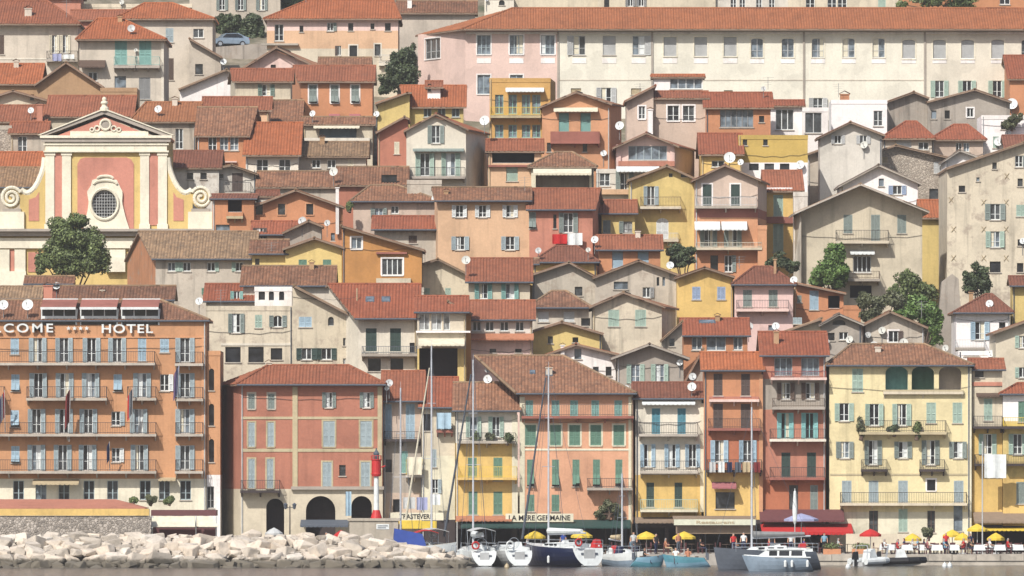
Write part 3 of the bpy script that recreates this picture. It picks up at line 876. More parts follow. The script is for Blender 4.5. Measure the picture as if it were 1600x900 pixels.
h = H('large salmon restaurant house with five rows of green shuttered windows', 'salmon', 812, 989, 614, 625, ('h', 556, 742, 880), 's', oh=0.6, rs=10, pitch=21, zones=((818, 'dark'),))
h.w('s', [827, 868, 897, 930, 966], 639, 12, 27, 'tq', 'tq').w('s', [829, 868, 898, 931, 967], 680, 17, 32, 'mg', 'mg', 'limew').w('p', [829, 868, 900, 932, 967], 739, 11, 42, 'mg', 'mg').w('s', [829, 868], 786, 12, 26, 'mg', 'mg')
h.bal(815, 990, 652, 18, 1.0, 'wine').band(812, 988, 701, 704, 'limew', 0.05).bal(917, 988, 764, 15, 1.2, 'grey').band(982, 988, 620, 815, 'limew', 0.06).band(812, 820, 620, 815, 'limew', 0.06)
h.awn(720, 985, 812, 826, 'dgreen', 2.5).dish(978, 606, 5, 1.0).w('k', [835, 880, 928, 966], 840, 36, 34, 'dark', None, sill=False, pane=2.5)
h.skyl(858, 584, 12, 8).skyl(832, 582, 9, 6).dish(762, 577, 5, 6).dish(762, 592, 7, 5.5).chim(858, 585, 573, 10, 3.2)

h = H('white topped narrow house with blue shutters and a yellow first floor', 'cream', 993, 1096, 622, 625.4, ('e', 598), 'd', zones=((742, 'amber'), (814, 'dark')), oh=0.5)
h.w('s', [1025, 1065], 658, 13, 40, 'tealb', 'tealb').w('o', [1012, 1050, 1082], 712, 12, 36, 'bl', 'wh').w('s', [1016, 1060], 773, 12, 38, 'dg', 'dg').bal(998, 1090, 680, 18, 1.0).bal(1000, 1090, 738, 16, 1.0).bal(1000, 1090, 798, 16, 1.2, 'limew', 'lg').awn(1003, 1086, 624, 633, 'wh', 0.7).band(1094, 1100, 630, 800, 'limew', 0.05)
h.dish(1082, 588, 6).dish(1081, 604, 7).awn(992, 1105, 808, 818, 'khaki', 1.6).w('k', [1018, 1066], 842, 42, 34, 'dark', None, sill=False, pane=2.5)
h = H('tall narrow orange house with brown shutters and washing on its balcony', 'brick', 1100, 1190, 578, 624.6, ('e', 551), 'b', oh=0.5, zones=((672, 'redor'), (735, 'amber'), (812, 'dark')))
h.w('s', [1122, 1165], 601, 14, 34, 'br', 'br').w('s', [1122, 1165], 650, 15, 38, 'br', 'br').w('o', [1124, 1168], 705, 14, 34, 'bl', 'wh').w('n', [1133], 782, 30, 26, None, 'brown', bars=2).w('k', [1122, 1166], 842, 40, 34, 'dark', None, sill=False, pane=2.5).bal(1108, 1186, 626, 4, 0.6, 'pinkw', 'pinkc').bal(1106, 1188, 671, 15, 0.8, 'wine').bal(1104, 1190, 736, 16, 1.0, 'dark').awn(1112, 1150, 753, 764, 'pinkc', 1.2).band(1186, 1192, 585, 800, 'orange', 0.06)
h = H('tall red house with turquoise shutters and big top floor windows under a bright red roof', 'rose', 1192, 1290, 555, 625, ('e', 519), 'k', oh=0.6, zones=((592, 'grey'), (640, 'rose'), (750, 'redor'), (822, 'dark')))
h.w('g', [1224, 1266], 573, 28, 28, None, 'gb', bars=2, pane=3).w('o', [1228, 1266], 611, 14, 26, 'brown', 'wh').w('o', [1227, 1265], 665, 13, 40, 'cy', 'cy', pane=0).w('s', [1228, 1268], 726, 14, 38, 'dg', 'dg').w('n', [1240], 778, 14, 40, None, 'br').w('s', [1272], 778, 12, 40, 'gg', 'gg')
h.bal(1204, 1291, 592, 10, 1.1, 'pinkw', 'wred').bal(1206, 1288, 638, 14, 1.1, 'grey', 'brown').bal(1202, 1290, 688, 16, 1.1, 'lgrey' if False else 'cream').bal(1202, 1288, 748, 16, 0.9, 'wine').chim(1213, 527, 517, 8, 2.0)
h.awn(1186, 1318, 796, 816, 'maroon', 2.0).awn(1188, 1330, 818, 836, 'red', 3.6, 5).w('k', [1216, 1264], 845, 42, 32, 'dark', None, sill=False, pane=2.5)
h = H('wide pale yellow house with a loggia of three arches below a brown hipped roof', 'paley', 1296, 1516, 570, 625, ('h', 538, 1330, 1445), 's', oh=0.5, pitch=20, zones=((800, 'limew'),))
h.w('k', [1401], 592, 35, 40, 'tq', None, arch=0.62, pane=1.6, sill=False).w('k', [1442], 592, 35, 40, 'mg', None, arch=0.62, pane=1.6, sill=False).w('k', [1484.5], 592, 35, 40, 'warmgrey', None, arch=0.62, pane=1.6, sill=False).w('s', 1340, 594, 17, 36, 'lg', 'lg').w('o', 1319, 644, 15, 28, 'lg', 'wh').w('o', [1366, 1409], 648, 15, 34, 'lg', 'wh').w('s', [1455, 1496], 645, 15, 32, 'lg', 'lg')
h.w('o', [1320, 1411, 1497], 703, 14, 26, 'gg', 'wh').w('o', [1364, 1454], 707, 14, 38, 'gg', 'wh').w('s', [1323, 1365, 1411, 1498], 768, 15, 34, 'gb', 'gb').w('n', 1455, 758, 13, 17, None, 'wh', 'white').w('d', [1365], 815, 14, 34, 'br', 'br').w('d', [1455], 815, 12, 34, None, 'br').w('s', [1411], 813, 14, 36, 'lg', 'lg').w('n', 1497, 810, 14, 40, None, None)
h.bal(1342, 1478, 677, 18, 1.0, 'trim').bal(1345, 1386, 735, 15, 0.8, 'dark').bal(1436, 1476, 735, 15, 0.8, 'dark').bal(1312, 1510, 788, 17, 1.0, 'sand').bal(1380, 1505, 614, 3, 0.35, 'sand', 'trim', 'solid')
h.band(1512, 1518, 575, 860, 'limew', 0.05).band(1297, 1515, 740, 743, 'trim', 0.04)
h.chim(1372, 565, 541, 9, 2.4).dish(1412, 535, 7, 8).dish(1365, 541, 8, 6).dish(1477, 544, 5, 6)
h = H('narrow sandy house with a small upper window beside the pale yellow house', 'sand', 1519, 1566, 577, 625.5, ('e', 561), 'r', oh=0.4, zones=((616, 'sand'), (668, 'amber'), (820, 'dark')))
h.w('n', 1530, 584, 14, 11, None, 'wh').w('s', 1544, 640, 13, 34, 'lg', 'bl').w('o', 1543, 694, 14, 32, 'lg', 'wh').band(1519, 1566, 597, 603, 'rose', 0.1).awn(1525, 1562, 614, 621, 'brown', 0.5).bal(1520, 1566, 668, 16, 1.2, 'dark').bal(1522, 1566, 726, 14, 1.0, 'dark')
h.awn(1520, 1600, 800, 818, 'khaki', 2.0).w('k', [1543], 842, 40, 30, 'dark', None, sill=False, pane=2.5)
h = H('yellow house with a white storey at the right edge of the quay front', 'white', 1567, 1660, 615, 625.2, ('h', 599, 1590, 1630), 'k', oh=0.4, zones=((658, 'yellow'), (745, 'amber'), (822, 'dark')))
h.w('s', [1598], 643, 14, 32, 'mg', 'mg').w('o', [1590], 694, 14, 32, 'lg', 'wh').w('s', [1595], 770, 14, 34, 'gg', 'gg').bal(1566, 1658, 668, 14, 1.2, 'dark', 'yel').bal(1568, 1658, 726, 14, 1.0, 'dark').awn(1535, 1640, 824, 830, 'yel', 2.2).w('k', [1592], 842, 44, 30, 'dark', None, sill=False, pane=2.5)

# ================================================================== second and third rows, left half
h = H('weathered beige house with grey shutters and a white roof terrace', 'sand', 322, 457, 478, 645, ('f',), dirt=1.3)
h.w('o', [369], 505, 13, 30, 'gg', 'wh').w('s', [404], 502, 11, 20, 'lg', 'lg').w('o', [434], 502, 14, 18, 'gg', 'wh', arch=0.9).w('n', [364, 400], 554, 24, 24, None, 'wh', bars=1, pane=0).w('n', [432], 553, 18, 18, None, 'wh').band(345, 455, 536, 540, 'cream', 0.06).dish(311, 470, 6)
h = H('white arcaded pavilion on the terrace of the weathered beige house', 'white', 398, 456, 448, 652, ('f',), name='pavilion', cat='pavilion', L=3)
h.w('n', [409], 461, 10, 16, None, None, None, arch=1.0, sill=False).w('n', [424, 440], 462, 8, 15, None, None, None, arch=1.0, sill=False)
h = H('beige blind gable house with a round hole and a pale blue shuttered window', 'sand', 457, 560, 480, 644.6, ('g', 459, 446, 446, 498), 't', dirt=1.5, so=0.1, L=8)
h.w('s', 477, 503, 20, 16, 'bl', 'bl').w('n', 517, 502, 9, 14, None, None, None, arch=1.0, sill=False).w('o', [479, 510], 553, 16, 18, 'dg', 'wh').w('n', [543], 534, 14, 12, None, 'br').w('n', [542], 568, 12, 16, None, 'wh', pane=2)
h = H('cream house with two tall dark green doors under a broad red roof with skylights', 'cream', 560, 651, 497, 642, ('e', 444), 'k', oh=0.9, ls=46, pitch=24)
h.w('s', [580, 618], 531, 17, 36, 'dg', 'dg', 'cream').w('n', 644, 543, 8, 15, None, 'br').bal(565, 652, 555, 12, 1.0, 'grey', 'slate').skyl(578, 468, 14, 8).skyl(603, 468, 14, 8).w('n', [585, 620], 570, 20, 20, None, None).dish(615, 448, 5, 8)
h = H('small house with white framed glazing and a cream awning over its dark terrace', 'sand', 652, 728, 487, 641, ('e', 463), 'k', oh=0.5, zones=((545, 'yellow'),))
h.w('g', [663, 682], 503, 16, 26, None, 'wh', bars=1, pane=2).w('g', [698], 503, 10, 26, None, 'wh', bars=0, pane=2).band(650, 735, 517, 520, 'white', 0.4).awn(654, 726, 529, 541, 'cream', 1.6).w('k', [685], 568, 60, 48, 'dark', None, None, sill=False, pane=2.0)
h = H('low house with a row of white windows under two red roofs', 'palegrey', 735, 832, 499, 646, ('e', 470), 'r', oh=0.5, zones=((530, 'pinkw'),))
h.w('f', [745, 765, 788, 812], 510, 13, 15, None, 'wh').w('n', [770, 810], 548, 10, 6, None, None).awn(735, 834, 521, 532, 'orange', 1.0)
h = H('small yellow gabled house with two square windows beside the white gabled house', 'yellow', 833, 940, 515, 650, ('g', 878, 502, 516, 520), 'n', so=0.15, dirt=1.0)
h.w('n', [860], 531, 8, 11, None, 'br').w('n', [899], 531, 9, 8, None, 'br')
h = H('white gabled house with dark openings and a thin chimney stack', 'white', 843, 962, 555, 639, ('g', 900, 537, 557, 552), 'r', so=0.25, dirt=1.0)
h.w('n', [903], 553, 11, 16, None, 'br').w('n', [886], 572, 8, 14, None, 'grey').w('n', [931, 951], 580, 9, 14, None, 'grey').chim(879, 580, 538, 6, -0.5, 'white').w('n', 860, 575, 9, 14, None, 'grey')
h = H('grey gabled house with pale green shutters under broad eaves', 'grey', 964, 1068, 553, 637, ('g', 1015, 537, 556, 556), 'g', so=0.5, dirt=1.2, oh=0.9)
h.w('o', [993, 1031], 584, 14, 30, 'lg', 'wh').dish(1062, 566, 5)
h = H('beige gabled house with two pale green closed shutters and stained plaster', 'sand', 926, 1034, 475, 655, ('g', 974, 456, 477, 477), 'n', so=0.3, rs=22, dirt=1.5)
h.w('s', [959, 1001], 497, 17, 26, 'lg', 'lg')
h = H('low beige house with two white blinds under a grey hipped roof', 'beige', 828, 920, 480, 655.5, ('h', 455, 862, 885), 'n', oh=0.6, dirt=1.1)
h.w('b', [849, 889], 495, 17, 16, 'wh', 'wh').w('n', [915], 503, 14, 12, None, 'br')
h = H('house with turquoise shutters under a plain red roof right of the cream stone gable', 'sand', 732, 828, 440, 661, ('e', 404), 'r', oh=0.6, dirt=1.0)
h.w('o', [755, 797], 455, 14, 24, 'tq', 'wh').dish(728, 406, 7, -0.2)
h = H('rough cream stone house with a low gable and no windows', 'sand', 660, 732, 412, 669, ('g', 684, 404, 412, 428), 't', so=0.2, dirt=1.8)
h.w('s', [667, 700], 458, 9, 16, 'lg', 'lg')
h = H('burnt orange house with a steep slanting roof and a big white window', 'burnt', 535, 659, 380, 666, ('g', 533, 352, 352, 389), 'n', so=0.25, dirt=0.8)
h.w('e', [557], 380, 16, 18, None, 'wh', 'white').w('g', [613], 417, 32, 26, None, 'wh', 'white', bars=3).band(588, 636, 394, 397, 'wine', 0.3).bal(588, 642, 442, 5, 0.7, 'sand', 'sand', 'solid')
h = H('yellow gabled house with two green closed shutters', 'yellow', 446, 534, 386, 666.5, ('g', 491, 371, 387, 385), 'n', so=0.25, dirt=0.8)
h.w('s', [473, 511], 419, 13, 27, 'mg', 'mg')
h = H('low yellow wing with a sagging brown roof left of the yellow gable', 'yellow', 394, 446, 396, 667, ('e', 375), 'n', oh=0.5, dirt=1.0)
h.w('n', [402], 409, 7, 10, None, 'br')
h = H('little grey stone gable carrying two satellite dishes', 'grey', 444, 502, 352, 674, ('g', 482, 344, 362, 352), 'n', so=0.15, dirt=1.6)
h.dish(472, 345, 7).dish(511, 348, 5).w('n', [520], 370, 6, 12, None, None)
h = H('low house with a flaking brown roof behind the yellow wing', 'peach', 396, 462, 366, 678, ('e', 346), 'k', oh=0.5)
h.w('o', [406], 366, 11, 20, 'br', 'wh')
h = H('tan house with an orange gable and a long mottled roof beside the round tree', 'warmgrey', 243, 396, 404, 668, ('e', 362), 't', ls=44, lc='brick', oh=0.6, dirt=1.6, pitch=20)
h.w('r', [268, 330], 417, 12, 14, 'lg', 'wh').w('l', [292, 374], 417, 12, 14, 'lg', 'wh').w('o', [327], 455, 12, 10, 'mg', 'wh')
h = H('tile capped brown annex behind the hotel roof', 'beige', 96, 268, 468, 646, ('e', 447), 'n', oh=0.4, dirt=1.0, name='annex')
h.chim(160, 462, 452, 7, 1.5)
h = H('low cream annex with a tiled lean-to under the church', 'church', -40, 60, 466, 655, ('e', 448), 't', oh=0.4, name='annex', dirt=0.8)
h = H('small dark roofed annex with a tiny white window under the round tree', 'wine', 42, 110, 443, 660, ('e', 432), 'n', oh=0.4, name='annex')
h.w('n', [57], 449, 9, 10, None, 'wh').dish(88, 446, 6)
h = H('beige house with a red roof tucked behind the white roof terrace', 'beige', 322, 412, 470, 656, ('e', 444), 'k', oh=0.4)
h.w('o', [370], 462, 10, 14, 'tq', 'wh')
h = H('long beige house with a flaking tiled roof above the cream red-roofed house', 'beige', 380, 520, 446, 657, ('e', 416), 's', oh=0.4, dirt=1.2)
# ================================================================== middle of the hill
h = H('broad peach house with white shutters on the upper floor and grey below', 'peach', 684, 826, 313, 685, ('e', 293), 's', oh=0.6, dirt=0.9, ls=5)
h.w('o', [718, 754, 797], 330, 12, 19, 'wh', 'wh').w('o', [719, 797], 380, 14, 21, 'gb', 'wh').chim(697, 310, 297, 7, 1.0)
h = H('rose pink house with a dark side wall and grey open shutters', 'rose', 827, 926, 327, 684, ('e', 295), 'r', oh=0.5, rs=15, dirt=1.0)
h.w('o', [888], 348, 15, 31, 'gg', 'wh').w('p', [832], 344, 11, 26, 'gg', 'gg').w('n', [867], 346, 5, 22, None, None)
h = H('small ochre yellow house with grey shutters left of the tall yellow gable', 'yellow', 940, 992, 333, 690, ('e', 313), 'r', oh=0.5, dirt=1.1)
h.w('s', [948], 354, 12, 20, 'gg', 'gg').w('l', [981], 355, 14, 18, 'gg', 'grey', pane=2)
h = H('low orange red house with pale blinds under a long red roof', 'brick', 936, 1032, 390, 680, ('e', 368), 'r', oh=0.5)
h.w('b', [965, 1005], 405, 17, 28, 'bl', 'wh').dish(929, 374, 6)
h = H('dark hip roofed house in front of the rose pink house', 'amber', 836, 932, 409, 679, ('h', 385, 868, 902), 'd', oh=0.5)
h.dish(841, 391, 5).dish(919, 390, 4)
h = H('grey stone gable with one brown window below the dark hipped roof', 'stone', 832, 932, 422, 671, ('g', 889, 409, 428, 432), 'n', so=0.2, dirt=1.8)
h.w('n', [904], 455, 12, 14, None, 'br')
h = H('beige stained gable with two small upper windows above the green shuttered gable', 'warmgrey', 930, 1058, 425, 669, ('g', 998, 406, 432, 428), 'n', so=0.2, dirt=1.7)
h.w('n', [970], 446, 22, 12, None, 'wh', pane=3).w('r', [1010], 457, 12, 16, 'grey', 'wh').w('n', [1028, 1037], 440, 4, 14, None, None, sill=False).dish(1047, 414, 6)
h = H('amber house with a low gable and two closed blue shutters', 'amber', 1058, 1145, 430, 665, ('g', 1101, 417, 432, 431), 'n', so=0.15, dirt=1.1)
h.w('s', [1088, 1127], 458, 13, 20, 'bb', 'bb')
h = H('pink house with grey shutters, a balcony and a dark red hipped roof', 'pink', 1148, 1239, 444, 664, ('h', 417, 1178, 1205), 'd', oh=0.6, dirt=0.8)
h.w('s', [1168, 1208], 466, 14, 26, 'gg', 'gg').bal(1150, 1232, 485, 14, 1.0, 'pinkw', 'iron').chim(1211, 424, 404, 4, 2.0).dish(1240, 437, 6, -0.3).w('n', [1205], 512, 9, 8, None, 'wh')
h.dish(1170, 510, 7, -8).dish(1212, 509, 6, -8)
h = H('small orange flat roofed house with one blue shutter and a dark opening', 'brick', 1240, 1318, 444, 672, ('g', 1242, 441, 441, 457), 'o', dirt=0.8, so=0.2)
h.w('s', [1272], 469, 14, 30, 'bl', 'bl').w('k', [1303], 472, 18, 20, 'dark', None, sill=False).w('s', [1249], 467, 7, 11, 'gg', 'gg')
h = H('low orange wing stepping down from the small orange house', 'brick', 1318, 1345, 477, 671, ('f',), dirt=0.8, L=5)
h = H('low ochre house with a mossy lean-to roof behind the bright red roof', 'sand', 1225, 1284, 512, 650, ('g', 1284, 497, 517, 498), 't', dirt=1.2, so=0.1)
h.w('s', [1246], 501, 14, 10, 'gb', 'gb')
h = H('grey gabled loft with a round dark opening and white dishes', 'grey', 1284, 1346, 503, 648, ('g', 1311, 490, 505, 505), 'g', dirt=1.0, so=0.2)
h.w('n', [1311], 504, 20, 9, None, None, None, arch=1.0, sill=False).w('n', [1296], 526, 16, 12, None, None).w('f', [1318], 525, 14, 12, None, 'wh').dish(1290, 534, 6).dish(1327, 530, 6)
h = H('plain beige gable house with one ground window below the ivy', 'warmgrey', 1352, 1444, 505, 653, ('g', 1391, 486, 505, 509), 'n', dirt=1.3, so=0.3)
h.w('r', [1396], 526, 15, 18, 'br', 'wh', 'white').dish(1378, 516, 6).dish(1356, 523, 5)
h = H('orange walled house with wide windows under a red roof with a skylight', 'brick', 1068, 1168, 524, 651, ('e', 498), 'k', oh=0.5, dirt=0.8)
h.w('g', [1089], 537, 16, 20, None, 'wh', bars=1, pane=3).w('g', [1119], 537, 30, 22, None, 'wh', bars=1, pane=3).w('g', [1153], 537, 14, 20, None, 'wh', bars=1, pane=3).skyl(1105, 503, 26, 5)
h = H('white house with a red hipped roof and blue shutters at the far right', 'white', 1494, 1578, 488, 665, ('h', 460, 1540, 1550), 'd', oh=0.6, dirt=0.8)
h.w('o', [1531], 517, 15, 28, 'bl', 'wh').w('n', [1566], 508, 10, 9, None, 'br').dish(1546, 474, 6, 0.8).bal(1492, 1538, 545, 12, 1.2, 'grey', 'lgrey')
h = H('sand coloured house with two shuttered windows cut by the right edge', 'sand', 1556, 1680, 520, 643, ('g', 1690, 470, 518, 470), 'n', dirt=1.0, so=0.3)
h.w('o', [1598], 534, 12, 19, 'lg', 'wh').w('o', [1598], 582, 12, 16, 'lg', 'wh')
h = H('pale yellow house with a dark roof edge above the white hipped house', 'yellow', 1582, 1680, 446, 668, ('e', 432), 'd', oh=0.6, dirt=1.0)
h = H('white arched terrace house behind the brown hipped roof', 'white', 1498, 1556, 548, 648, ('f',), dirt=0.8, L=5)
h.dish(1477, 543, 5).dish(1548, 552, 6).w('n', [1518], 553, 24, 7, None, 'grey')

h = H('big beige gabled house with wide eaves, green shutters and a long balcony', 'sand', 1250, 1441, 326, 685, ('g', 1345, 287, 328, 326), 't', so=0.55, oh=1.7, dirt=1.15, ls=8, fc='slab')
h.w('s', [1325, 1409], 350, 14, 29, 'gg', 'gg').w('s', [1368], 356, 14, 41, 'gg', 'gg').bal(1305, 1388, 379, 17, 1.2, 'sand', 'iron').awn(1328, 1366, 391, 398, 'wh', 1.0).w('g', [1347], 413, 28, 26, None, 'wh', bars=3).bal(1320, 1374, 438, 12, 1.4, 'grey', 'brown').w('k', [1345], 456, 34, 20, 'dark', None, sill=False, pane=1.2)
h = H('white gabled house with pale blue shutters behind the big beige gable', 'white', 1314, 1434, 285, 709, ('g', 1373, 257, 288, 284), 'g', so=0.3, oh=0.7, dirt=0.7)
h.w('o', [1402], 297, 14, 14, 'bb', 'wh').w('n', [1377], 285, 8, 12, None, 'br')
h = H('tall beige house with scattered tiny windows and iron wall ties at the right edge', 'sand', 1480, 1680, 228, 686, ('g', 1600, 222, 262, 200), 't', so=0.1, dirt=1.22, L=14)
h.w('n', [1554], 259, 7, 10, None, 'wh').w('n', [1503], 295, 10, 10, None, 'wh').w('n', [1528], 280, 5, 6, None, 'wh').w('r', [1592], 252, 12, 18, 'gg', 'wh').w('n', [1594], 285, 8, 12, None, 'wh').w('o', [1555], 331, 16, 25, 'gg', 'wh').w('o', [1555], 374, 15, 25, 'lg', 'wh').w('s', [1596], 329, 16, 18, 'lg', 'lg').w('n', [1595], 379, 10, 10, None, 'wh').w('n', [1555], 417, 17, 17, None, 'br').w('n', [1594], 418, 10, 14, None, 'br').dish(1598, 376, 5)
for tx, ty in ((1486, 312), (1490, 358), (1490, 403), (1537, 316), (1572, 316), (1537, 358), (1572, 358), (1537, 403), (1572, 403), (1573, 275)): h.post.append(('tie', tx, ty))
h = H('narrow yellow house squeezed in the alley right of the big beige gable', 'yellow', 1441, 1480, 340, 701, ('e', 313), 'b', oh=0.5, dirt=0.9)
h.w('n', [1472], 365, 6, 22, None, 'wh')
h = H('yellow alley house with white and pale green windows beside the pink gable', 'amber', 1197, 1252, 298, 700, ('e', 267), 'r', oh=0.5, dirt=0.8)
h.w('s', [1216], 321, 15, 33, 'lg', 'lg').w('s', [1216], 372, 16, 44, 'lg', 'lg').band(1196, 1240, 339, 349, 'wine', 0.3).band(1198, 1238, 293, 298, 'white', 0.06)
h = H('tall pinkish gable house with dark green doors above an orange floor', 'mauve', 1086, 1184, 279, 690, ('g', 1133, 257, 279, 279), 'd', so=0.3, oh=0.7, rs=14, dirt=0.7, zones=((326, 'wine'), (340, 'orange'), (393, 'brick')))
h.w('s', [1105, 1149], 305, 14, 34, 'dg', 'wh', 'white').bal(1086, 1182, 324, 14, 0.9, 'slab', 'lgrey').awn(1085, 1125, 346, 360, 'wh', 1.3).awn(1127, 1167, 346, 360, 'wh', 1.3).w('o', [1107, 1145], 372, 14, 28, 'gg', 'wh').bal(1086, 1190, 389, 8, 1.1, 'sand', 'sand').w('n', [1116], 412, 12, 26, None, 'wh').w('r', [1138], 412, 12, 26, 'gg', 'wh')
h.dish(1140, 246, 9, 2).dish(1157, 253, 5, 2)
h = H('tall bright yellow gabled house with a shadowed balcony and white shutters', 'yellow', 984, 1085, 277, 693, ('g', 1042, 258, 280, 278), 't', so=0.15, dirt=1.0, ls=0)
h.w('o', [1017], 306, 12, 30, 'gb', 'wh').bal(1000, 1064, 325, 15, 1.1, 'sand', 'brown').w('s', [1035], 358, 19, 34, 'wh', 'wh', arch=0.7).bal(1026, 1060, 376, 10, 0.6, 'sand', 'lgrey').w('n', [1048, 1073, 1067], 274, 6, 6, None, None, sill=False)
h = H('terrace house with a white awning and grey shutters left of the tall yellow gable', 'palegrey', 932, 1032, 264, 703, ('f',), dirt=0.9, L=6)
h.w('f', [945], 279, 16, 24, None, 'wh').w('o', [976], 283, 14, 32, 'gg', 'wh').awn(963, 1030, 260, 269, 'wh', 1.2).band(932, 985, 296, 304, 'peach', 0.5)
h = H('terrace house with a long cream awning under an eyebrow roof', 'limew', 830, 928, 260, 704, ('h', 238, 868, 895), 's', oh=0.4, dirt=0.8)
h.awn(833, 924, 262, 274, 'cream', 1.5, 4).w('k', [879], 284, 84, 20, 'warmgrey', None, sill=False, pane=1.8)
h = H('pink framed sunroom house with a wide band of windows under a shallow gable', 'pinkw', 963, 1055, 226, 712, ('g', 1010, 207, 228, 226), 'd', so=0.35, oh=0.9, rs=30, dirt=0.6)
h.w('g', [1012], 239, 60, 22, None, 'gb', bars=4, pane=3).band(966, 1054, 252, 260, 'd' if False else 'rose', 0.5).band(963, 970, 226, 262, 'pink', 0.2).band(1047, 1054, 226, 262, 'pink', 0.2)
h = H('mustard yellow flat house with two tiny windows and a white arcade below', 'mustard', 1154, 1262, 211, 713, ('f',), dirt=0.7, L=7, zones=((254, 'white'),))
h.w('n', [1164, 1196], 221, 7, 12, None, 'br').w('n', [1178, 1202, 1226], 261, 15, 11, None, None, sill=False).dish(1250, 257, 7).dish(1141, 246, 8, -0.3)
h = H('yellow house with a small white window below a red lean-to roof', 'amber', 1096, 1158, 241, 711, ('e', 209), 'k', oh=0.5, dirt=0.8)
h.w('f', [1122], 256, 20, 10, None, 'wh')
h = H('orange red house with one broad grey window under a red roof', 'brick', 1103, 1204, 168, 726, ('e', 145), 'k', oh=0.5, dirt=0.8)
h.w('g', [1151], 185, 52, 28, None, 'grey', bars=5, pane=3).w('n', [1190], 186, 8, 10, None, None).dish(1193, 138, 4, 2)
h = H('pinkish beige house with two white framed windows and a rooftop sunroom', 'mauve', 1019, 1104, 153, 728, ('e', 143), 'r', oh=0.4, dirt=0.8, pitch=12)
h.w('f', [1052, 1076], 177, 18, 24, None, 'wh', 'white')
h = H('pinkish beige wing with a slanting roof and a slim white window', 'mauve', 979, 1021, 155, 727.5, ('g', 1024, 133, 156, 133), 'r', so=0.2, dirt=0.8)
h.w('f', [1003], 176, 10, 20, None, 'wh', 'white').chim(1016, 205, 170, 8, -0.7, 'white').dish(968, 197, 6, -0.3)
h = H('little rooftop sunroom of blue glass with an orange roof before the long cream building', 'white', 1022, 1098, 120, 738, ('e', 117), 'b', oh=0.3, pitch=8, name='sunroom', dirt=0.6)
h.w('g', [1072], 131, 50, 16, None, 'wh', bars=3, pane=3)
h = H('orange gabled house with pale blinds and a dark red balcony', 'orange', 847, 953, 165, 716, ('g', 900, 143, 165, 161), 'n', so=0.2, rs=18, dirt=0.8)
h.w('b', [881, 915], 192, 16, 31, 'tq', 'wh').awn(865, 934, 168, 175, 'cream', 0.7, 2).bal(860, 937, 223, 15, 0.9, 'wine', 'wine', 'solid').w('n', [858, 914], 230, 7, 14, None, 'br').dish(943, 239, 5).dish(968, 196, 7)
h = H('ochre flat roofed house with two floors of turquoise windows and balconies', 'ochre', 765, 860, 122, 719, ('f',), dirt=0.7, rs=8, L=8)
h.awn(790, 850, 137, 144, 'wh', 0.8, 2).w('f', [780, 801, 822, 838], 163, 13, 30, None, 'tq', pane=3).bal(766, 845, 183, 13, 1.0, 'trim', 'yel').w('f', [780, 801, 822, 838], 205, 13, 20, None, 'tq', pane=3).dish(757, 188, 8)
h = H('dark terrace house under a red lean-to below the ochre house', 'peach', 763, 846, 236, 707, ('e', 218), 'r', oh=0.4, dirt=0.9)
h.w('k', [802], 247, 66, 16, 'dark', None, None, sill=False, pane=1.8).w('b', [800], 272, 18, 22, 'lg', 'wh').band(763, 846, 258, 261, 'wine', 0.4)
h = H('cream gable house with green shutters above a shaded furnished balcony', 'cream', 635, 728, 200, 705, ('g', 681, 177, 202, 200), 'r', so=0.25, rs=34, dirt=0.7, oh=0.5)
h.w('o', [681], 210, 13, 28, 'gg', 'wh').awn(645, 725, 232, 237, 'gg', 0.7, 2).w('o', [664, 704], 257, 15, 36, 'lg', 'wh').bal(640, 727, 278, 14, 1.3, 'grey', 'iron').dish(757, 187, 6, 3)
h = H('crimson house with a slim cream window left of the cream gable', 'crimson', 590, 637, 200, 712, ('g', 632, 182, 205, 184), 'n', so=0.15, dirt=0.8)
h.w('s', [620], 231, 8, 19, 'cream', 'cream')
h = H('low crimson house with a dark window and a worn tiled roof', 'crimson', 528, 634, 289, 700, ('e', 261), 's', oh=0.4, dirt=1.0)
h.w('n', [608], 280, 24, 14, None, 'br').dish(521, 268, 7)
h = H('pinkish house with green shutters under a low red hipped roof', 'mauve', 552, 684, 314, 695, ('h', 290, 578, 622), 's', oh=0.5, dirt=1.3)
h.w('o', [592], 332, 13, 14, 'gg', 'wh').w('f', [617], 328, 12, 12, None, 'wh').dish(680, 310, 6)
h = H('shaded stone house under a lean-to red roof left of the broad peach house', 'stone', 585, 684, 358, 687, ('e', 338), 'k', oh=0.7, dirt=1.6)
h.w('s', [645], 374, 13, 12, 'brown', 'gg')
h = H('wide orange house with a shallow gable and four small brown windows', 'brick', 395, 535, 305, 690, ('g', 462, 296, 322, 322), 's', so=0.15, dirt=1.0)
h.w('n', [405, 440, 484], 327, 11, 17, None, 'br', 'orange').chim(527, 338, 292, 5, -0.5, 'white')
h = H('orange house wing with a recessed dark balcony right of the church', 'brick', 332, 397, 310, 689, ('e', 304), 'd', oh=0.3, dirt=0.9, pitch=10)
h.w('k', [367], 322, 22, 19, 'dark', None, None, sill=False, pane=1.2).w('n', [348], 362, 22, 22, None, None).bal(354, 380, 340, 6, 0.6, 'trim', 'brick', 'solid')
h = H('pale house with a tall brown door above the orange wing', 'palegrey', 338, 400, 268, 703, ('g', 362, 257, 262, 270), 't', so=0.2, dirt=1.3)
h.w('d', [371], 285, 18, 30, 'br', None, 'trim').w('n', [346], 275, 6, 6, None, 'br').bal(352, 392, 303, 16, 0.9, 'slab', 'iron')
h.w('s', [371], 285, 17, 29, 'br', 'br')
h.W.pop(0)
h = H('whitewashed lean-to with a brown roof between church volute and pale house', 'palegrey', 268, 342, 262, 702, ('e', 236), 'd', oh=0.3, dirt=1.4)
h.w('n', [297, 318], 275, 10, 10, None, 'br')
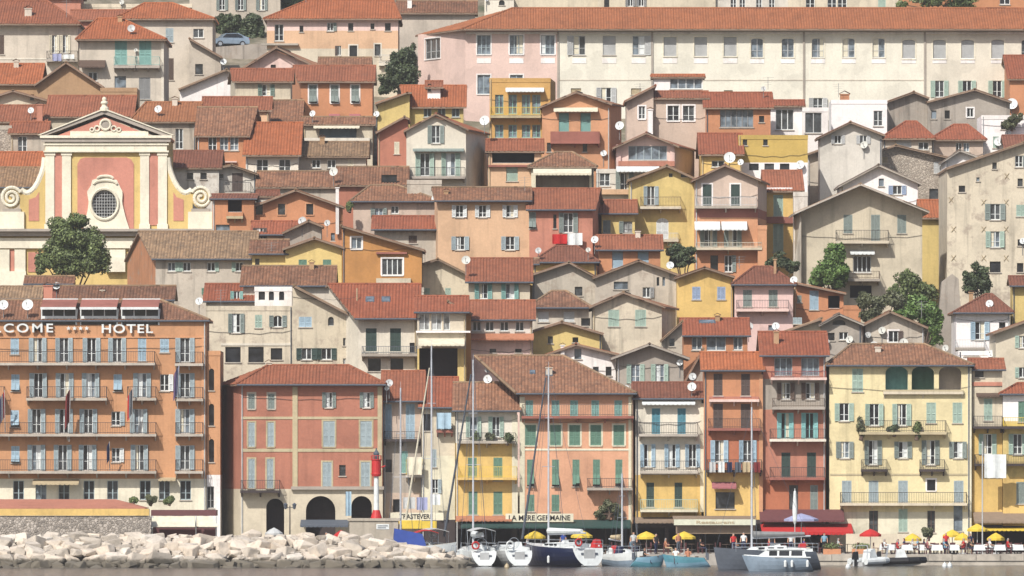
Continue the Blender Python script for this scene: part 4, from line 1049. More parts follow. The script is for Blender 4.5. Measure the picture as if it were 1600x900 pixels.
h = H('house with a flaking stone coloured roof and white windows below the awning terrace', 'stone', 462, 572, 244, 712, ('e', 222), 't', oh=0.5, dirt=1.5)
h.w('f', [494, 518], 256, 13, 13, None, 'wh').w('s', [548], 258, 9, 18, 'cream', 'cream')
h = H('low rubble house with a weathered brown roof above the wide orange house', 'stone', 404, 530, 292, 701, ('e', 268), 's', oh=0.4, dirt=1.7)
h = H('cream house with shaded windows under a vivid orange roof', 'cream', 384, 466, 242, 709, ('e', 192), 'b', oh=0.7, dirt=0.8, pitch=23)
h.w('f', [410, 445], 258, 18, 18, None, 'wh')
h = H('terrace house with a brown roof, white awning and cream parapet', 'sand', 474, 582, 194, 725, ('e', 183), 's', oh=0.4, dirt=1.0)
h.awn(490, 562, 195, 201, 'cream', 0.9, 2).w('k', [528], 208, 58, 16, 'bl', None, None, sill=False, pane=1.4).bal(476, 578, 226, 8, 0.8, 'cream', 'cream', 'solid').dish(488, 177, 5, -0.3)
h = H('bright orange house with three green shuttered windows under a red roof', 'brick', 470, 582, 127, 745, ('e', 103), 'r', oh=0.5, ls=16, dirt=0.7)
h.w('p', [489, 523, 555], 147, 12, 28, 'gg', 'gg', 'white').awn(514, 531, 178, 182, 'pinkc', 0.5, 1).awn(546, 563, 178, 182, 'pinkc', 0.5, 1)
h = H('yellowish house with one window between green shutters under a red roof', 'sand', 368, 454, 127, 737, ('e', 108), 'r', oh=0.5, ls=8, dirt=1.1)
h.w('o', [416], 141, 13, 18, 'green', 'wh', 'white')
h = H('low house under a rough brown roof below the yellowish house', 'orange', 396, 468, 192, 728, ('e', 157), 's', oh=0.3, dirt=1.0)
h = H('orange house with a row of four white windows under a brown sloping roof', 'brick', 308, 386, 212, 712, ('e', 168), 's', oh=0.4, rs=18, dirt=0.8, pitch=23)
h.w('f', [332, 350, 366], 224, 13, 22, None, 'wh').band(330, 370, 252, 254, 'pinkw', 0.3)
h = H('stone house with a patchy orange roof right of the church pediment', 'stone', 206, 306, 190, 716, ('h', 160, 228, 316), 'o', oh=0.4, dirt=1.7)
h.w('f', [280], 217, 12, 32, None, 'wh').dish(247, 170, 6, 1.0).dish(205, 44, 1, -0.3)
h.post.pop()
h = H('low red roofed house behind the patchy orange roof', 'peach', 318, 420, 172, 722, ('e', 152), 'r', oh=0.3, dirt=1.0)
# ================================================================== top of the hill
h = H('tan rendered house with a blank pointed gable wall above the church', 'tan', 56, 160, 134, 741, ('g', 103, 97, 131, 134), 's', so=0.1, dirt=1.0)
h = H('low red roofed house joined to the left of the blank tan gable', 'tan', -40, 60, 131, 742, ('e', 100), 'b', oh=0.4, dirt=1.0)
h = H('low tan box of a house right of the blank tan gable', 'tan', 157, 214, 137, 740, ('f',), dirt=1.0, L=6)
h = H('beige gabled house with a dark brown verge at the left edge', 'sand', -40, 78, 158, 731, ('g', 20, 141, 160, 157), 'n', so=0.3, dirt=1.1)
h.w('n', [50], 152, 6, 9, None, None)
h = H('low terracotta roofed house with a pink chimney behind the church roof', 'peach', -30, 70, 190, 722, ('e', 165), 'r', oh=0.4, dirt=1.0)
h.chim(62, 190, 162, 9, -0.5, 'rose').dish(48, 172, 5, -0.3)
h = H('red roofed house peeping over the left slope of the church pediment', 'sand', 74, 205, 182, 723, ('e', 150), 'r', oh=0.4, dirt=1.0)
h = H('stone house with a white window left of the church pediment', 'stone', 17, 72, 208, 712, ('e', 191), 'r', oh=0.4, dirt=1.3)
h.w('f', [35], 225, 14, 24, None, 'wh')
h = H('rubble stone house at the left edge beside the church', 'stone', -50, 18, 196, 713, ('f',), rub='rubble', L=6)
h = H('low house with a bright red roof behind the left volute', 'cream', -40, 66, 260, 706, ('e', 238), 'b', oh=0.4, dirt=1.0)
h = H('house with a worn stone coloured roof behind the left volute', 'stone', -40, 64, 292, 699, ('e', 262), 't', oh=0.3, dirt=1.2)
h = H('pale beige house with washing on a balcony under a wide red roof', 'beige', -60, 122, 37, 765, ('h', 2, -20, 75), 'r', oh=0.9, dirt=1.0)
h.w('o', [85, 102], 69, 8, 28, 'cream', 'wh').w('s', [2], 70, 9, 30, 'brown', 'brown').bal(73, 122, 95, 13, 0.9, 'grey', 'iron').w('s', [2], 115, 9, 14, 'brown', 'br').w('n', [40], 108, 10, 5, None, None).chim(44, 30, 12, 11, 1.5, 'beige').band(-60, 122, 91, 93, 'cream', 0.05)
h = H('pale beige house with teal shuttered doors and two balconies under an orange roof', 'beige', 124, 256, 61, 755, ('h', 29, 152, 190), 'b', oh=0.8, dirt=1.0)
h.w('s', [189, 227], 82, 19, 38, 'tq', 'tq').bal(178, 212, 105, 14, 0.9, 'grey', 'tq').bal(213, 250, 105, 14, 0.9, 'grey', 'tq').w('n', [188], 128, 18, 18, None, 'grey').w('s', [226], 138, 18, 34, 'grey', 'grey').awn(124, 165, 94, 106, 'brown', 1.0, 2).w('f', [145], 120, 14, 14, None, 'wh').dish(205, 44, 6, 0.5).dish(212, 78, 3).band(252, 256, 66, 160, 'cream', 0.08)
h = H('tall narrow beige house with a brown window under a big red roof', 'beige', 184, 332, 29, 776, ('h', 5, 226, 270), 'b', oh=0.6, dirt=1.0)
h.w('s', [265], 55, 12, 22, 'gb', 'gb').w('s', [267], 108, 9, 34, 'brown', 'gg').w('f', [310], 52, 16, 14, None, 'wh')
h = H('narrow grey side house stepping down right of the tall beige house', 'warmgrey', 296, 345, 66, 772, ('g', 296, 60, 60, 88), 'n', dirt=1.3, so=0.1)
h.w('n', [311], 108, 12, 16, None, 'lg').dish(349, 96, 5, -0.3)
h = H('long white parapet house with a slanting roof line', 'white', 281, 372, 132, 751, ('g', 354, 108, 138, 118), 't', so=0.1, dirt=1.2)
h = H('beige house with grey shutters at the very top beside the hedge', 'warmgrey', 296, 438, -20, 803, ('e', -50), 'r', oh=0.4, dirt=1.0)
h.w('o', [347, 376, 409], 5, 9, 22, 'gg', 'wh')
h = H('long peach and beige house with small windows under a vivid orange roof', 'pinkw', 417, 622, 29, 776, ('h', 0, 482, 614), 'b', oh=0.6, dirt=0.9, zones=((48, 'peach'), (76, 'sand')))
h.w('f', [436], 51, 14, 26, None, 'wh').w('n', [471], 45, 6, 10, None, 'wh').w('r', [516], 42, 10, 13, 'gg', 'wh').w('n', [548], 42, 8, 12, None, 'wh').w('n', [582], 41, 6, 9, None, 'wh').w('n', [606], 42, 9, 12, None, 'wh').w('l', [530], 79, 6, 15, 'br', 'wh').w('n', [552], 80, 12, 18, None, 'br', 'cream').w('n', [590], 78, 9, 18, None, 'br', 'cream').band(408, 466, 68, 71, 'slab', 0.5).bal(592, 612, 101, 13, 0.6, 'cream', 'lgrey')
h = H('grey beige blank walled house under a low brown roof', 'warmgrey', 622, 742, 20, 790, ('e', 2), 'n', oh=0.5, dirt=1.0)
h.chim(640, 18, -2, 7, 1.0, 'white')
h = H('old house with a grey trimmed pale gable behind the bright orange house', 'pinkw', 376, 496, 104, 758, ('g', 432, 73, 108, 105), 's', so=0.4, oh=0.8, rs=36, dirt=1.1)
h.w('n', [427], 104, 8, 6, None, 'br')
h = H('low roofed wing right behind the bright orange house', 'sand', 500, 576, 108, 757, ('e', 90), 's', oh=0.4, dirt=1.1)

big = H('very long institutional building, pink at its left end and cream beyond', 'pinkw', 727, 1760, 45, 766, ('h', 13, 800, 1700), 'i', 'institution', 'building', ls=74, oh=1.15, dirt=0.6, pitch=22, xz=((872, 'longc'), (1445, 'cream')))
big.w('e', [756, 807, 856], 70, 21, 30, None, 'gb', 'white', bars=2, pane=3).w('l', [905], 71, 19, 30, 'lgrey', 'lgrey').w('b', [952], 71, 20, 30, 'lgrey', 'lgrey').w('r', [998], 71, 19, 30, 'lgrey', 'lgrey').w('b', [1047, 1095, 1141], 73, 20, 30, 'lgrey', 'lgrey', 'church')
big.w('e', [1183, 1231, 1278, 1326, 1373], 75, 19, 30, None, 'lgrey', 'church', arch=0.35, pane=3).w('b', [1420, 1468, 1512, 1559], 77, 20, 30, 'lgrey', 'lgrey', 'church', arch=0.35).w('e', [1606], 77, 20, 30, None, 'lgrey', None, arch=0.35)
big.w('e', [756, 807], 132, 20, 30, None, 'gb', 'white').w('o', [947], 149, 16, 24, 'lgrey', 'wh').w('b', [900, 994], 143, 16, 10, 'tan', 'tan').w('o', [1278], 162, 15, 18, 'lgrey', 'wh').w('o', [1468, 1511, 1558], 139, 14, 26, 'lg', 'wh').w('b', [1138], 145, 14, 8, 'tan', 'tan')
big.w('e', [676], 76, 24, 32, None, 'lgrey', 'white', side='l', bars=2)
for x in (872, 1019, 1256, 1445): big.band(x - 1.5, x + 1.5, 50, 190, 'grey', 0.12)
big.band(728, 1759, 50, 53, 'white', 0.10).band(873, 1444, 124.5, 126, 'beige', 0.04)
for x in (756, 807, 856, 905, 952, 998, 1047, 1095, 1141, 1183, 1231, 1278, 1326, 1373, 1420, 1468, 1512, 1559): big.band(x - 11, x + 11, 91, 99, 'white', 0.035)
h = H('white dormer house with a round window peeping over the long building', 'cream', 757, 803, -6, 806, ('f',), L=6, dirt=0.8)
h.w('n', [784], 4, 9, 8, None, 'br', arch=1.0).dish(760, -1, 3)
h = H('cream house with grey shutters peeping over the middle of the long roof', 'sand', 934, 1118, -22, 808, ('e', -40), 'r', dirt=1.0)
h.w('n', [948], 4, 8, 14, None, 'wh').w('o', [985, 1002], 3, 8, 14, 'grey', 'wh')
h = H('white windowed house peeping over the long roof right of the cream house', 'palegrey', 1118, 1232, -22, 808.5, ('e', -40), 'r', dirt=1.0)
h.w('f', [1146, 1160, 1186, 1206], 4, 9, 16, None, 'wh')
h = H('beige house with three tall windows peeping over the long roof', 'sand', 1232, 1404, -22, 808, ('e', -40), 'r', dirt=1.2)
h.w('f', [1266, 1300, 1316], 3, 14, 22, None, 'wh').w('s', [1378], 2, 12, 22, 'lg', 'lg')
h = H('orange house behind shrubs at the top right corner', 'brick', 1404, 1680, -18, 808.2, ('e', -40), 'r', dirt=0.9)
h.w('f', [1570], 0, 16, 14, None, 'wh')

h = H('white boxy house with a sliding door and tiled edge left of the bright white cube', 'white', 1204, 1254, 165, 735, ('e', 157), 'k', oh=0.4, pitch=14, dirt=0.6)
h.w('g', [1226], 187, 28, 32, None, 'wh', bars=2)
h = H('white boxy house with tall glass doors beside a second white box', 'white', 1254, 1294, 168, 734, ('f',), dirt=0.6, L=6)
h.w('g', [1271], 192, 26, 32, None, 'lgrey', bars=1)
h = H('bright white cube house with one plain window', 'white', 1299, 1386, 156, 741, ('f',), dirt=0.5, L=7)
h.w('f', [1372], 185, 14, 24, None, 'wh').chim(1320, 156, 146, 14, 1, 'brick')
h = H('grey stone house with a bare pointed gable wall', 'grey', 1386, 1450, 158, 746, ('g', 1428, 143, 158, 152), 'n', so=0.1, dirt=1.8)
h = H('grey stone house with a wide gable and three little windows', 'grey', 1450, 1578, 158, 745, ('g', 1523, 139, 158, 158), 'n', so=0.1, dirt=1.8)
h.w('n', [1459, 1480], 179, 8, 13, None, 'cream').w('f', [1516], 176, 10, 14, None, 'wh', 'white')
h = H('white flat house with a leafy terrace at the right edge', 'white', 1534, 1680, 180, 732, ('f',), dirt=0.8, L=8)
h.w('n', [1575], 196, 22, 12, None, 'gg').w('s', [1556], 222, 9, 18, 'lg', 'lg').dish(1560, 221, 7).dish(1575, 208, 5).dish(1530, 225, 6)
h = H('orange house under a dark red roof at the right edge beside the long building', 'brick', 1578, 1680, 123, 757, ('e', 87), 'k', oh=0.4, dirt=0.7)
h.dish(1581, 162, 9)
h = H('low house with a dark red roof by the leafy white terrace', 'palegrey', 1574, 1680, 235, 726, ('e', 212), 'd', oh=0.4, dirt=1.0)
h = H('low white gable house with two windows between shutters behind the rubble wall', 'palegrey', 1281, 1378, 210, 719, ('g', 1329, 190, 213, 209), 'n', so=0.3, dirt=1.0)
h.w('o', [1309, 1349], 218, 11, 13, 'lgrey', 'wh').dish(1350, 226, 6)
h = H('white walled house under a red hipped roof left of its twin', 'beige', 1380, 1456, 216, 729, ('h', 190, 1415, 1432), 'k', oh=0.5, dirt=1.1)
h.w('b', [1412], 229, 24, 20, 'wh', 'wh').w('f', [1443], 228, 16, 12, None, 'wh')
h = H('pinkish walled house under a red hipped roof right of its twin', 'mauve', 1456, 1536, 218, 730, ('h', 195, 1490, 1512), 'k', oh=0.5, dirt=1.1)
h.w('f', [1498, 1510], 230, 9, 14, None, 'wh')
h = H('rough beige old house with slit openings and one tall white framed window', 'warmgrey', 1262, 1358, 237, 724, ('g', 1310, 223, 240, 234), 't', so=0.1, dirt=1.5)
h.w('f', [1293], 273, 18, 30, None, 'wh', 'white').w('n', [1278, 1287, 1297, 1310], 242, 2, 9, None, None, sill=False)
h = H('rubble walled ruin with a boarded window and a grey shuttered opening', 'stone', 1358, 1484, 240, 725.4, ('g', 1400, 226, 240, 246), 't', rub='rubble', so=0.05)
h.w('s', [1378], 250, 18, 10, 'tan', 'tan').w('s', [1465], 262, 12, 18, 'lgrey', 'lgrey').w('n', [1459], 305, 14, 20, None, None)
h = H('tiny white gable house with a grey verge beside the tall beige house', 'white', 1478, 1526, 246, 716, ('g', 1500, 234, 248, 244), 'g', so=0.2, dirt=0.8)

h = H('small house with a white roof dormer and orange tiles beside the pink building', 'yellow', 640, 724, 167, 742, ('e', 134), 'b', oh=0.5, dirt=1.0, ls=12)
h.w('f', [668, 690, 712], 176, 12, 14, None, 'gb')
h = H('low shed with an orange roof left of the small white dormer', 'yellow', 590, 640, 160, 741, ('g', 636, 144, 160, 144), 'b', so=0.2, dirt=1.0)
h.dish(588, 178, 5)
h = H('white roof dormer standing on the small orange tiled house', 'white', 668, 688, 136, 744, ('e', 127), 'r', name='dormer', cat='dormer', oh=0.4, dirt=0.6)
h.w('n', [671], 137, 5, 12, None, 'br')
h = H('low red roofed house between the two upper left roofs', 'rose', 112, 206, 31, 781, ('e', 16), 'r', oh=0.4, dirt=1.0)
h = H('rose coloured house at the very top left corner', 'rose', -40, 126, -4, 800, ('e', -20), 'r', oh=0.4, dirt=1.0)
h = H('beige terrace house at the top between hedge and left corner', 'sand', 126, 300, 6, 803, ('f',), dirt=1.2, L=8)
h.dish(190, 3, 4)

h = H('plain cream house back above the pink end of the long roof', 'sand', 800, 936, -10, 808.8, ('e', -30), 'r', oh=0.3, dirt=1.1)

# small in-between roofs, lean-tos and terraces of the old town
h = H('low terrace lean-to with a dark opening under the burnt orange house', 'warmgrey', 612, 662, 449, 664, ('f',), name='lean_to', cat='lean-to', L=1.6, dirt=1.2)
h.w('k', [638], 456, 34, 12, 'dark', None, sill=False, pane=1.2)
h = H('small orange fronted attic between the glazed terrace house and the low white windowed house', 'burnt', 716, 736, 481, 643, ('g', 700, 470, 470, 489), 'n', name='attic', cat='attic', L=2.5, so=0.1)
h = H('narrow grey side wall with a lean-to roof left of the orange brown shuttered house', 'grey', 1068, 1099, 560, 630, ('g', 1099, 545, 600, 545), 'n', so=0.05, dirt=1.7, L=3)
h = H('small stone lean-to beside the green shuttered beige gable', 'stone', 1034, 1066, 512, 645, ('g', 1066, 502, 530, 502), 't', so=0.1, dirt=1.8, name='lean_to', cat='lean-to', L=3)
h.w('n', [1050], 535, 8, 12, None, 'wh')
h = H('small brick coloured box with a chimney on the white gabled house roof terrace', 'rose', 896, 928, 586, 637.2, ('f',), name='roof_box', cat='roof box', L=1.2)
h = H('tiny pale outhouse under the pale house with the brown door', 'palegrey', 404, 432, 306, 692, ('e', 298), 'd', name='outhouse', cat='outhouse', oh=0.2, L=2)
h = H('rough stone roof terrace wall above the broad peach house', 'stone', 636, 690, 281, 696.5, ('f',), name='terrace_wall', cat='wall', L=1.0, dirt=1.8)
h = H('small cream outbuilding with a lean-to roof under the amber house with blue shutters', 'cream', 1012, 1060, 392, 676, ('g', 1060, 384, 396, 384), 'n', name='outhouse', cat='outhouse', so=0.1, dirt=1.3, L=3)
HOUSES.pop()
h = H('low brown roofed annex between the dark hipped roof and the grey stone gable', 'amber', 786, 838, 412, 672, ('e', 404), 'n', name='annex', cat='annex', oh=0.3)
h = H('narrow orange wing with a shutter at the right of the white awning floor', 'orange', 1184, 1198, 352, 689, ('f',), name='side_wing', cat='wing', L=4, dirt=0.8)
h = H('thin white parapet terrace in front of the white gabled house behind the big gable', 'palegrey', 1240, 1262, 300, 694, ('f',), name='terrace_wall', cat='wall', L=2.0, dirt=1.3)
# ================================================================== build the houses
HOUSES[:] = [q for q in HOUSES]
for q in HOUSES: q.prep()
for q in HOUSES: q.cap()
for q in HOUSES: q.geom(); q.build()

# ================================================================== the church
CD = 690.0
cf = Fac(P(-20, 0, CD).xy, P(345, 0, CD).xy)
church = thing('baroque_church', 'pink, yellow and cream baroque church front with big scrolls and an oval window', 'church', (P(163, 0, CD).x, CD + 6, ground(CD)))
def cpoly(pts, o0, o1, mb, m=0):
    a = [cf.hit(x, y) for x, y in pts]
    q = [cf.pt(s, o1, z) for s, z, _ in a]
    mb.prism(q, Vector((cf.n.x, cf.n.y, 0)) * (o0 - o1), m)
def cpart(name, pts_list, o0, o1, col, parent=None):
    mb = MB()
    for pts in pts_list: cpoly(pts, o0, o1, mb)
    return mb.build(name, wall(col, 0.8) if isinstance(col, str) else col, parent or church)
def rc(x0, x1, y0, y1): return [(x0, y0), (x0, y1), (x1, y1), (x1, y0)]
zb = ground(CD) - 2
# masses: lower storey, upper storey, nave behind
m = MB()
z358, z222, z213 = P(0, 360, CD).z, P(0, 222, CD).z, P(0, 213, CD).z
m.box(P(-16, 0, CD).x, P(334, 0, CD).x, CD, CD + 11, zb, z358)
m.box(P(70, 0, CD).x, P(262, 0, CD).x, CD + 0.02, CD + 10.9, z358, z213)
m.build('wall', wall('chy', 0.8), church)
hx0, hx1, ax = P(68, 0, CD).x, P(264, 0, CD).x, P(163, 0, CD).x
zt = P(0, 174, CD).z
m = MB()
m.plane_slab([(hx0, CD + 0.3, z213), (ax, CD + 0.3, zt), (ax, CD + 11, zt), (hx0, CD + 11, z213)], 0.2)
m.plane_slab([(hx1, CD + 0.3, z213), (hx1, CD + 11, z213), (ax, CD + 11, zt), (ax, CD + 0.3, zt)], 0.2)
m.build('roof', [roofm('r'), wall('tan')], church)
cpart('entablature', [rc(71, 261, 222, 237)], 0, 0.25, 'church')
cpart('entablature', [rc(68, 264, 224.5, 227), rc(68, 264, 235.5, 238)], 0.25, 0.36, 'church')
cpart('cornice', [rc(65, 267, 216, 222)], 0, 0.5, 'grey'); cpart('cornice', [rc(63, 269, 212, 216)], 0, 0.65, 'church')
cpart('raking_cornice', [[(63, 212), (72, 212), (163, 178.5), (163, 172)], [(163, 172), (163, 178.5), (254, 212), (269, 212)]], -0.3, 0.5, 'grey')
cpart('raking_cornice', [[(59, 211.5), (63, 211.5), (163, 171.8), (163, 169.5)], [(163, 169.5), (163, 171.8), (269, 211.5), (273, 211.5)]], -0.3, 0.62, 'church')
cpart('tympanum', [[(90, 212), (236, 212), (163, 183)]], -0.28, 0.22, 'chp')
cpart('tympanum_base', [rc(110, 232, 205, 212)], 0.22, 0.30, 'church')
# ornament: oval boss with scrolls
m = MB()
def ring(cx, cy, rx, ry, r, n=20, a0=0, a1=2 * math.pi, o=0.32, mb=None):
    pts = []
    for k in range(n + 1):
        a = a0 + (a1 - a0) * k / n
        s, z, _ = cf.hit(cx + rx * math.cos(a), cy + ry * math.sin(a)); pts.append(cf.pt(s, o, z))
    for p, q in zip(pts, pts[1:]): mb.tube(p, q, r, 0, 6)
ring(165, 195, 8, 8, 0.11, mb=m)
for sg in (-1, 1):
    for k, (dx, dy, r) in enumerate(((13, 6, 4), (21, 8, 3))): ring(165 + sg * dx, 195 + dy, r, r, 0.08, 12, mb=m)
m.build('pediment_ornament', wall('church', 0.8), church)
cpart('boss', [[(165 + 6 * math.cos(k * math.pi / 8), 195 + 6 * math.sin(k * math.pi / 8)) for k in range(16)][::-1]], 0.22, 0.3, 'grey')
m = MB(); q = P(163, 170, CD - 0.3)
m.lathe(q, [(0.42, -0.2), (0.38, 0.1), (0.24, 0.22), (0.22, 0.38), (0.33, 0.48), (0.30, 0.64), (0.16, 0.72), (0.21, 0.84), (0.18, 0.98), (0.02, 1.08)], 0, 14)
m.build('finial', wall('church', 0.8), church, smooth=True)
# colour fields and pilasters
cpart('wall_panel', [[(121, 256), (121, 359), (209, 359), (209, 256), (205, 249), (198, 246), (132, 246), (125, 249)]], 0, 0.05, 'chp')
for x0, x1 in ((85, 97), (233, 247)): cpart('wall_panel', [rc(x0, x1, 240, 352)], 0, 0.06, 'chp')
for x0, x1 in ((71, 85), (97, 111), (219, 233), (247, 261)):
    cpart('pilaster', [rc(x0, x1, 243, 352)], 0, 0.16, 'church')
    cpart('capital', [rc(x0 - 1.5, x1 + 1.5, 238, 243)], 0, 0.22, 'church'); cpart('pilaster_base', [rc(x0 - 1.5, x1 + 1.5, 350, 358)], 0, 0.24, 'church')
# oval window with its flared white surround
out = [(126, 358), (133, 345), (137, 330), (139, 316), (136, 300), (143, 289), (142, 282), (150, 280), (158, 273), (168, 273), (176, 280), (186, 282), (186, 289), (192, 300), (191, 316), (194, 330), (198, 345), (204, 358)]
m = MB()
n = len(out); sur = []
N_ = 40
inner = [(163.5 + 19.5 * math.cos(2 * math.pi * k / N_), 319 + 22 * math.sin(2 * math.pi * k / N_)) for k in range(N_)]
def outer_at(a):                                   # ray from the oval's centre to the outline
    dx, dy = math.cos(a), math.sin(a); best = 60
    for (x1, y1), (x2, y2) in zip(out, out[1:] + out[:1]):
        ex, ey = x2 - x1, y2 - y1; det = dx * -ey + dy * ex
        if abs(det) < 1e-6: continue
        t = ((x1 - 163.5) * -ey + (y1 - 319) * ex) / det; u = (dx * (y1 - 319) - dy * (x1 - 163.5)) / det
        if t > 0 and -1e-6 <= u <= 1 + 1e-6: best = min(best, t) if best < 60 else t
    return (163.5 + dx * best, 319 + dy * best)
outer = [outer_at(2 * math.pi * k / N_) for k in range(N_)]
for k in range(N_):
    j = (k + 1) % N_
    cpoly([inner[k], inner[j], outer[j], outer[k]], 0.06, 0.3, m)
ow = m.build('oval_window', wall('church', 0.6), church)
for rp_ in ((163.5, 319, 21.5, 24, 0.14, 36, 0, 2 * math.pi, 0.34), (165, 288, 18, 6, 0.12, 14, math.pi, 2 * math.pi, 0.34), (165, 279, 12, 4, 0.12, 12, math.pi, 2 * math.pi, 0.36)):
    m = MB(); ring(*rp_, m); m.build('moulding', wall('church', 0.6), ow)
m = MB(); m.face([cf.pt(cf.hit(x, y)[0], 0.08, cf.hit(x, y)[1]) for x, y in inner][::-1]); m.build('pane', glass(0), ow)
m = MB()
for k in range(-4, 5):
    x = 163.5 + k * 4.2; hh = 22 * math.sqrt(max(0, 1 - (k * 4.2 / 19.5) ** 2))
    a, b = cf.hit(x, 319 - hh), cf.hit(x, 319 + hh); m.tube(cf.pt(a[0], 0.13, a[1]), cf.pt(b[0], 0.13, b[1]), 0.025, 0, 5)
    y = 319 + k * 4.8; ww = 19.5 * math.sqrt(max(0, 1 - (k * 4.8 / 22) ** 2))
    a, b = cf.hit(163.5 - ww, y), cf.hit(163.5 + ww, y); m.tube(cf.pt(a[0], 0.14, a[1]), cf.pt(b[0], 0.14, b[1]), 0.025, 0, 5)
m.build('grille', paint('lgrey'), ow)
# wings with scrolls
for sg in (-1, 1):
    X = (lambda x: x) if sg < 0 else (lambda x: 332 - x)
    curve = [(70, 246), (68.5, 260), (65, 272), (60, 284), (54, 294), (47, 300.5), (41, 302), (35, 299), (32, 296)]
    body = curve + [(30, 300), (36, 312), (30, 324), (22, 331), (38, 332), (38, 358), (70, 358)]
    pts = [(X(x), y) for x, y in body]
    m = MB()
    tri = [(70, 358), (70, 246)]
    # fill as vertical strips so that the concave outline stays clean
    def topy(x):
        c = sorted(curve)
        for (xa, ya), (xb, yb) in zip(c, c[1:]):
            if xa <= x <= xb: return ya + (yb - ya) * (x - xa) / (xb - xa)
        return 300
    xs = [31 + (70 - 31) * k / 26 for k in range(27)]
    for a, b in zip(xs, xs[1:]):
        cpoly([(X(a), topy(a)), (X(a), 358), (X(b), 358), (X(b), topy(b))], -0.7, 0.0, m)
    wg = m.build('side_wing', wall('chy', 0.8), church)
    m = MB(); cpoly([(X(45), 312), (X(45), 345), (X(61), 345), (X(61), 300), (X(56), 308)], 0.0, 0.05, m); m.build('wall_panel', wall('chp', 0.8), wg)
    m = MB()
    pp = [cf.pt(cf.hit(X(x), y)[0], -0.2, cf.hit(X(x), y)[1]) for x, y in curve]
    for p, q in zip(pp, pp[1:]): m.tube(p, q, 0.28, 0, 8)
    m.build('wing_coping', wall('church', 0.7), wg)
    cx, cy = (17.5, 309)
    m = MB(); disc = [(X(cx + 15 * math.cos(2 * math.pi * k / 24)), cy + 17 * math.sin(2 * math.pi * k / 24)) for k in range(24)]
    cpoly(disc, -0.6, 0.02, m); vo = m.build('volute', wall('chy', 0.8), church)
    m = MB(); pts = []
    for k in range(46):
        a = -0.5 - k * 2 * math.pi / 20; r = 16.5 * (1 - k / 52)
        s_, z_, _ = cf.hit(X(cx + r * math.cos(a)), cy + r * 1.06 * math.sin(a)); pts.append(cf.pt(s_, 0.06, z_))
    s_, z_, _ = cf.hit(X(33), 297.5); pts.insert(0, cf.pt(s_, 0.0, z_))
    for p, q in zip(pts, pts[1:]): m.tube(p, q, 0.16, 0, 7)
    m.build('spiral_moulding', wall('church', 0.7), vo)
    cpart('pedestal', [rc(min(X(0), X(38)), max(X(0), X(38)), 331, 358)], -0.7, 0.35, 'church')
    cpart('pedestal_cap', [rc(min(X(4), X(33)), max(X(4), X(33)), 326, 331)], -0.7, 0.25, 'grey')
cpart('cornice', [rc(-14, 335, 358, 362)], -0.5, 1.1, 'grey'); cpart('cornice', [rc(-14, 333, 362, 369)], 0, 0.6, 'grey')  # grey tone has the cornice's own shadow painted into it
cpart('entablature', [rc(-12, 332, 372, 388)], 0, 0.3, 'church')
for x0, x1 in ((0, 15), (23, 40), (166, 196)): cpart('pilaster', [rc(x0, x1, 390, 425)], 0, 0.28, 'church')
cpart('wall_panel', [rc(15.5, 22.5, 390, 425), rc(44, 60, 394, 425)], 0, 0.06, 'chp')
cpart('plinth', [rc(-12, 41, 424, 470)], 0, 0.5, 'church')
m = MB(); cpoly([(166, 425), (166, 412), (176, 402), (196, 402), (196, 425)], 0.3, 0.6, m); m.build('portal_ornament', wall('church', 0.6), church)
# ================================================================== ground, quay and water
def simple(name, stops, scale, rough=0.95, bump=0.3, detail=8.0):
    m, t, b = nodes(name)
    g = N(t, 'ShaderNodeNewGeometry')
    n = N(t, 'ShaderNodeTexNoise', Scale=scale, Detail=detail, Roughness=0.68)
    t.links.new(g.outputs['Position'], n.inputs['Vector'])
    t.links.new(ramp(t, n.outputs[0], stops).outputs[0], b.inputs['Base Color'])
    b.inputs['Roughness'].default_value = rough
    bp = N(t, 'ShaderNodeBump', Strength=bump, Distance=0.1)
    t.links.new(n.outputs[0], bp.inputs['Height']); t.links.new(bp.outputs[0], b.inputs['Normal'])
    return m, t, b
earth, _, _ = simple('hillside_earth', [(0.3, (0.05, 0.065, 0.03)), (0.5, (0.16, 0.14, 0.10)), (0.7, (0.30, 0.26, 0.20))], 0.35)
m = MB()
ys = [612, 628] + [628 + k * 12 for k in range(1, 31)] + [1400, 1800]
xs = [-700, -500, -300] + [-120 + k * 12 for k in range(21)] + [300, 500, 700]
hz = lambda x, y: ground(min(y, 900)) + (0.5 * math.sin(x * 0.21 + y * 0.13) + 0.3 * math.sin(x * 0.5 - y * 0.3) if y > 640 else 0)
for y0, y1 in zip(ys, ys[1:]):
    for x0, x1 in zip(xs, xs[1:]):
        m.face([(x0, y0, hz(x0, y0)), (x1, y0, hz(x1, y0)), (x1, y1, hz(x1, y1)), (x0, y1, hz(x0, y1))])
tag(m.build('hillside', earth), None, kind='structure')
paving, _, _ = simple('quay_paving', [(0.3, (0.26, 0.24, 0.21)), (0.7, (0.42, 0.39, 0.35))], 0.8)
m = MB(); m.box(-690, 690, 608, 626, -3, 0.806)
tag(m.build('quay', paving), None, kind='structure')
conc, _, _ = simple('quay_concrete', [(0.3, (0.24, 0.22, 0.19)), (0.55, (0.42, 0.38, 0.32)), (0.75, (0.5, 0.46, 0.4))], 0.9)
m = MB()
for k in range(14):                                  # kerb stones of the quay edge on the right
    x0 = P(1262, 0, 607.6).x + k * 1.9
    m.box(x0, x0 + 1.86, 606.8, 608.2, 0.35, 0.84 + 0.02 * (k % 3))
m.box(P(1255, 0, 606).x, 60, 606.9, 607.9, -2, 0.345)
tag(m.build('quay_edge', conc), None, kind='structure')
m, t, b = nodes('sea_water')
b.inputs['Base Color'].default_value = (0.030, 0.028, 0.030, 1)
b.inputs['Roughness'].default_value = 0.12
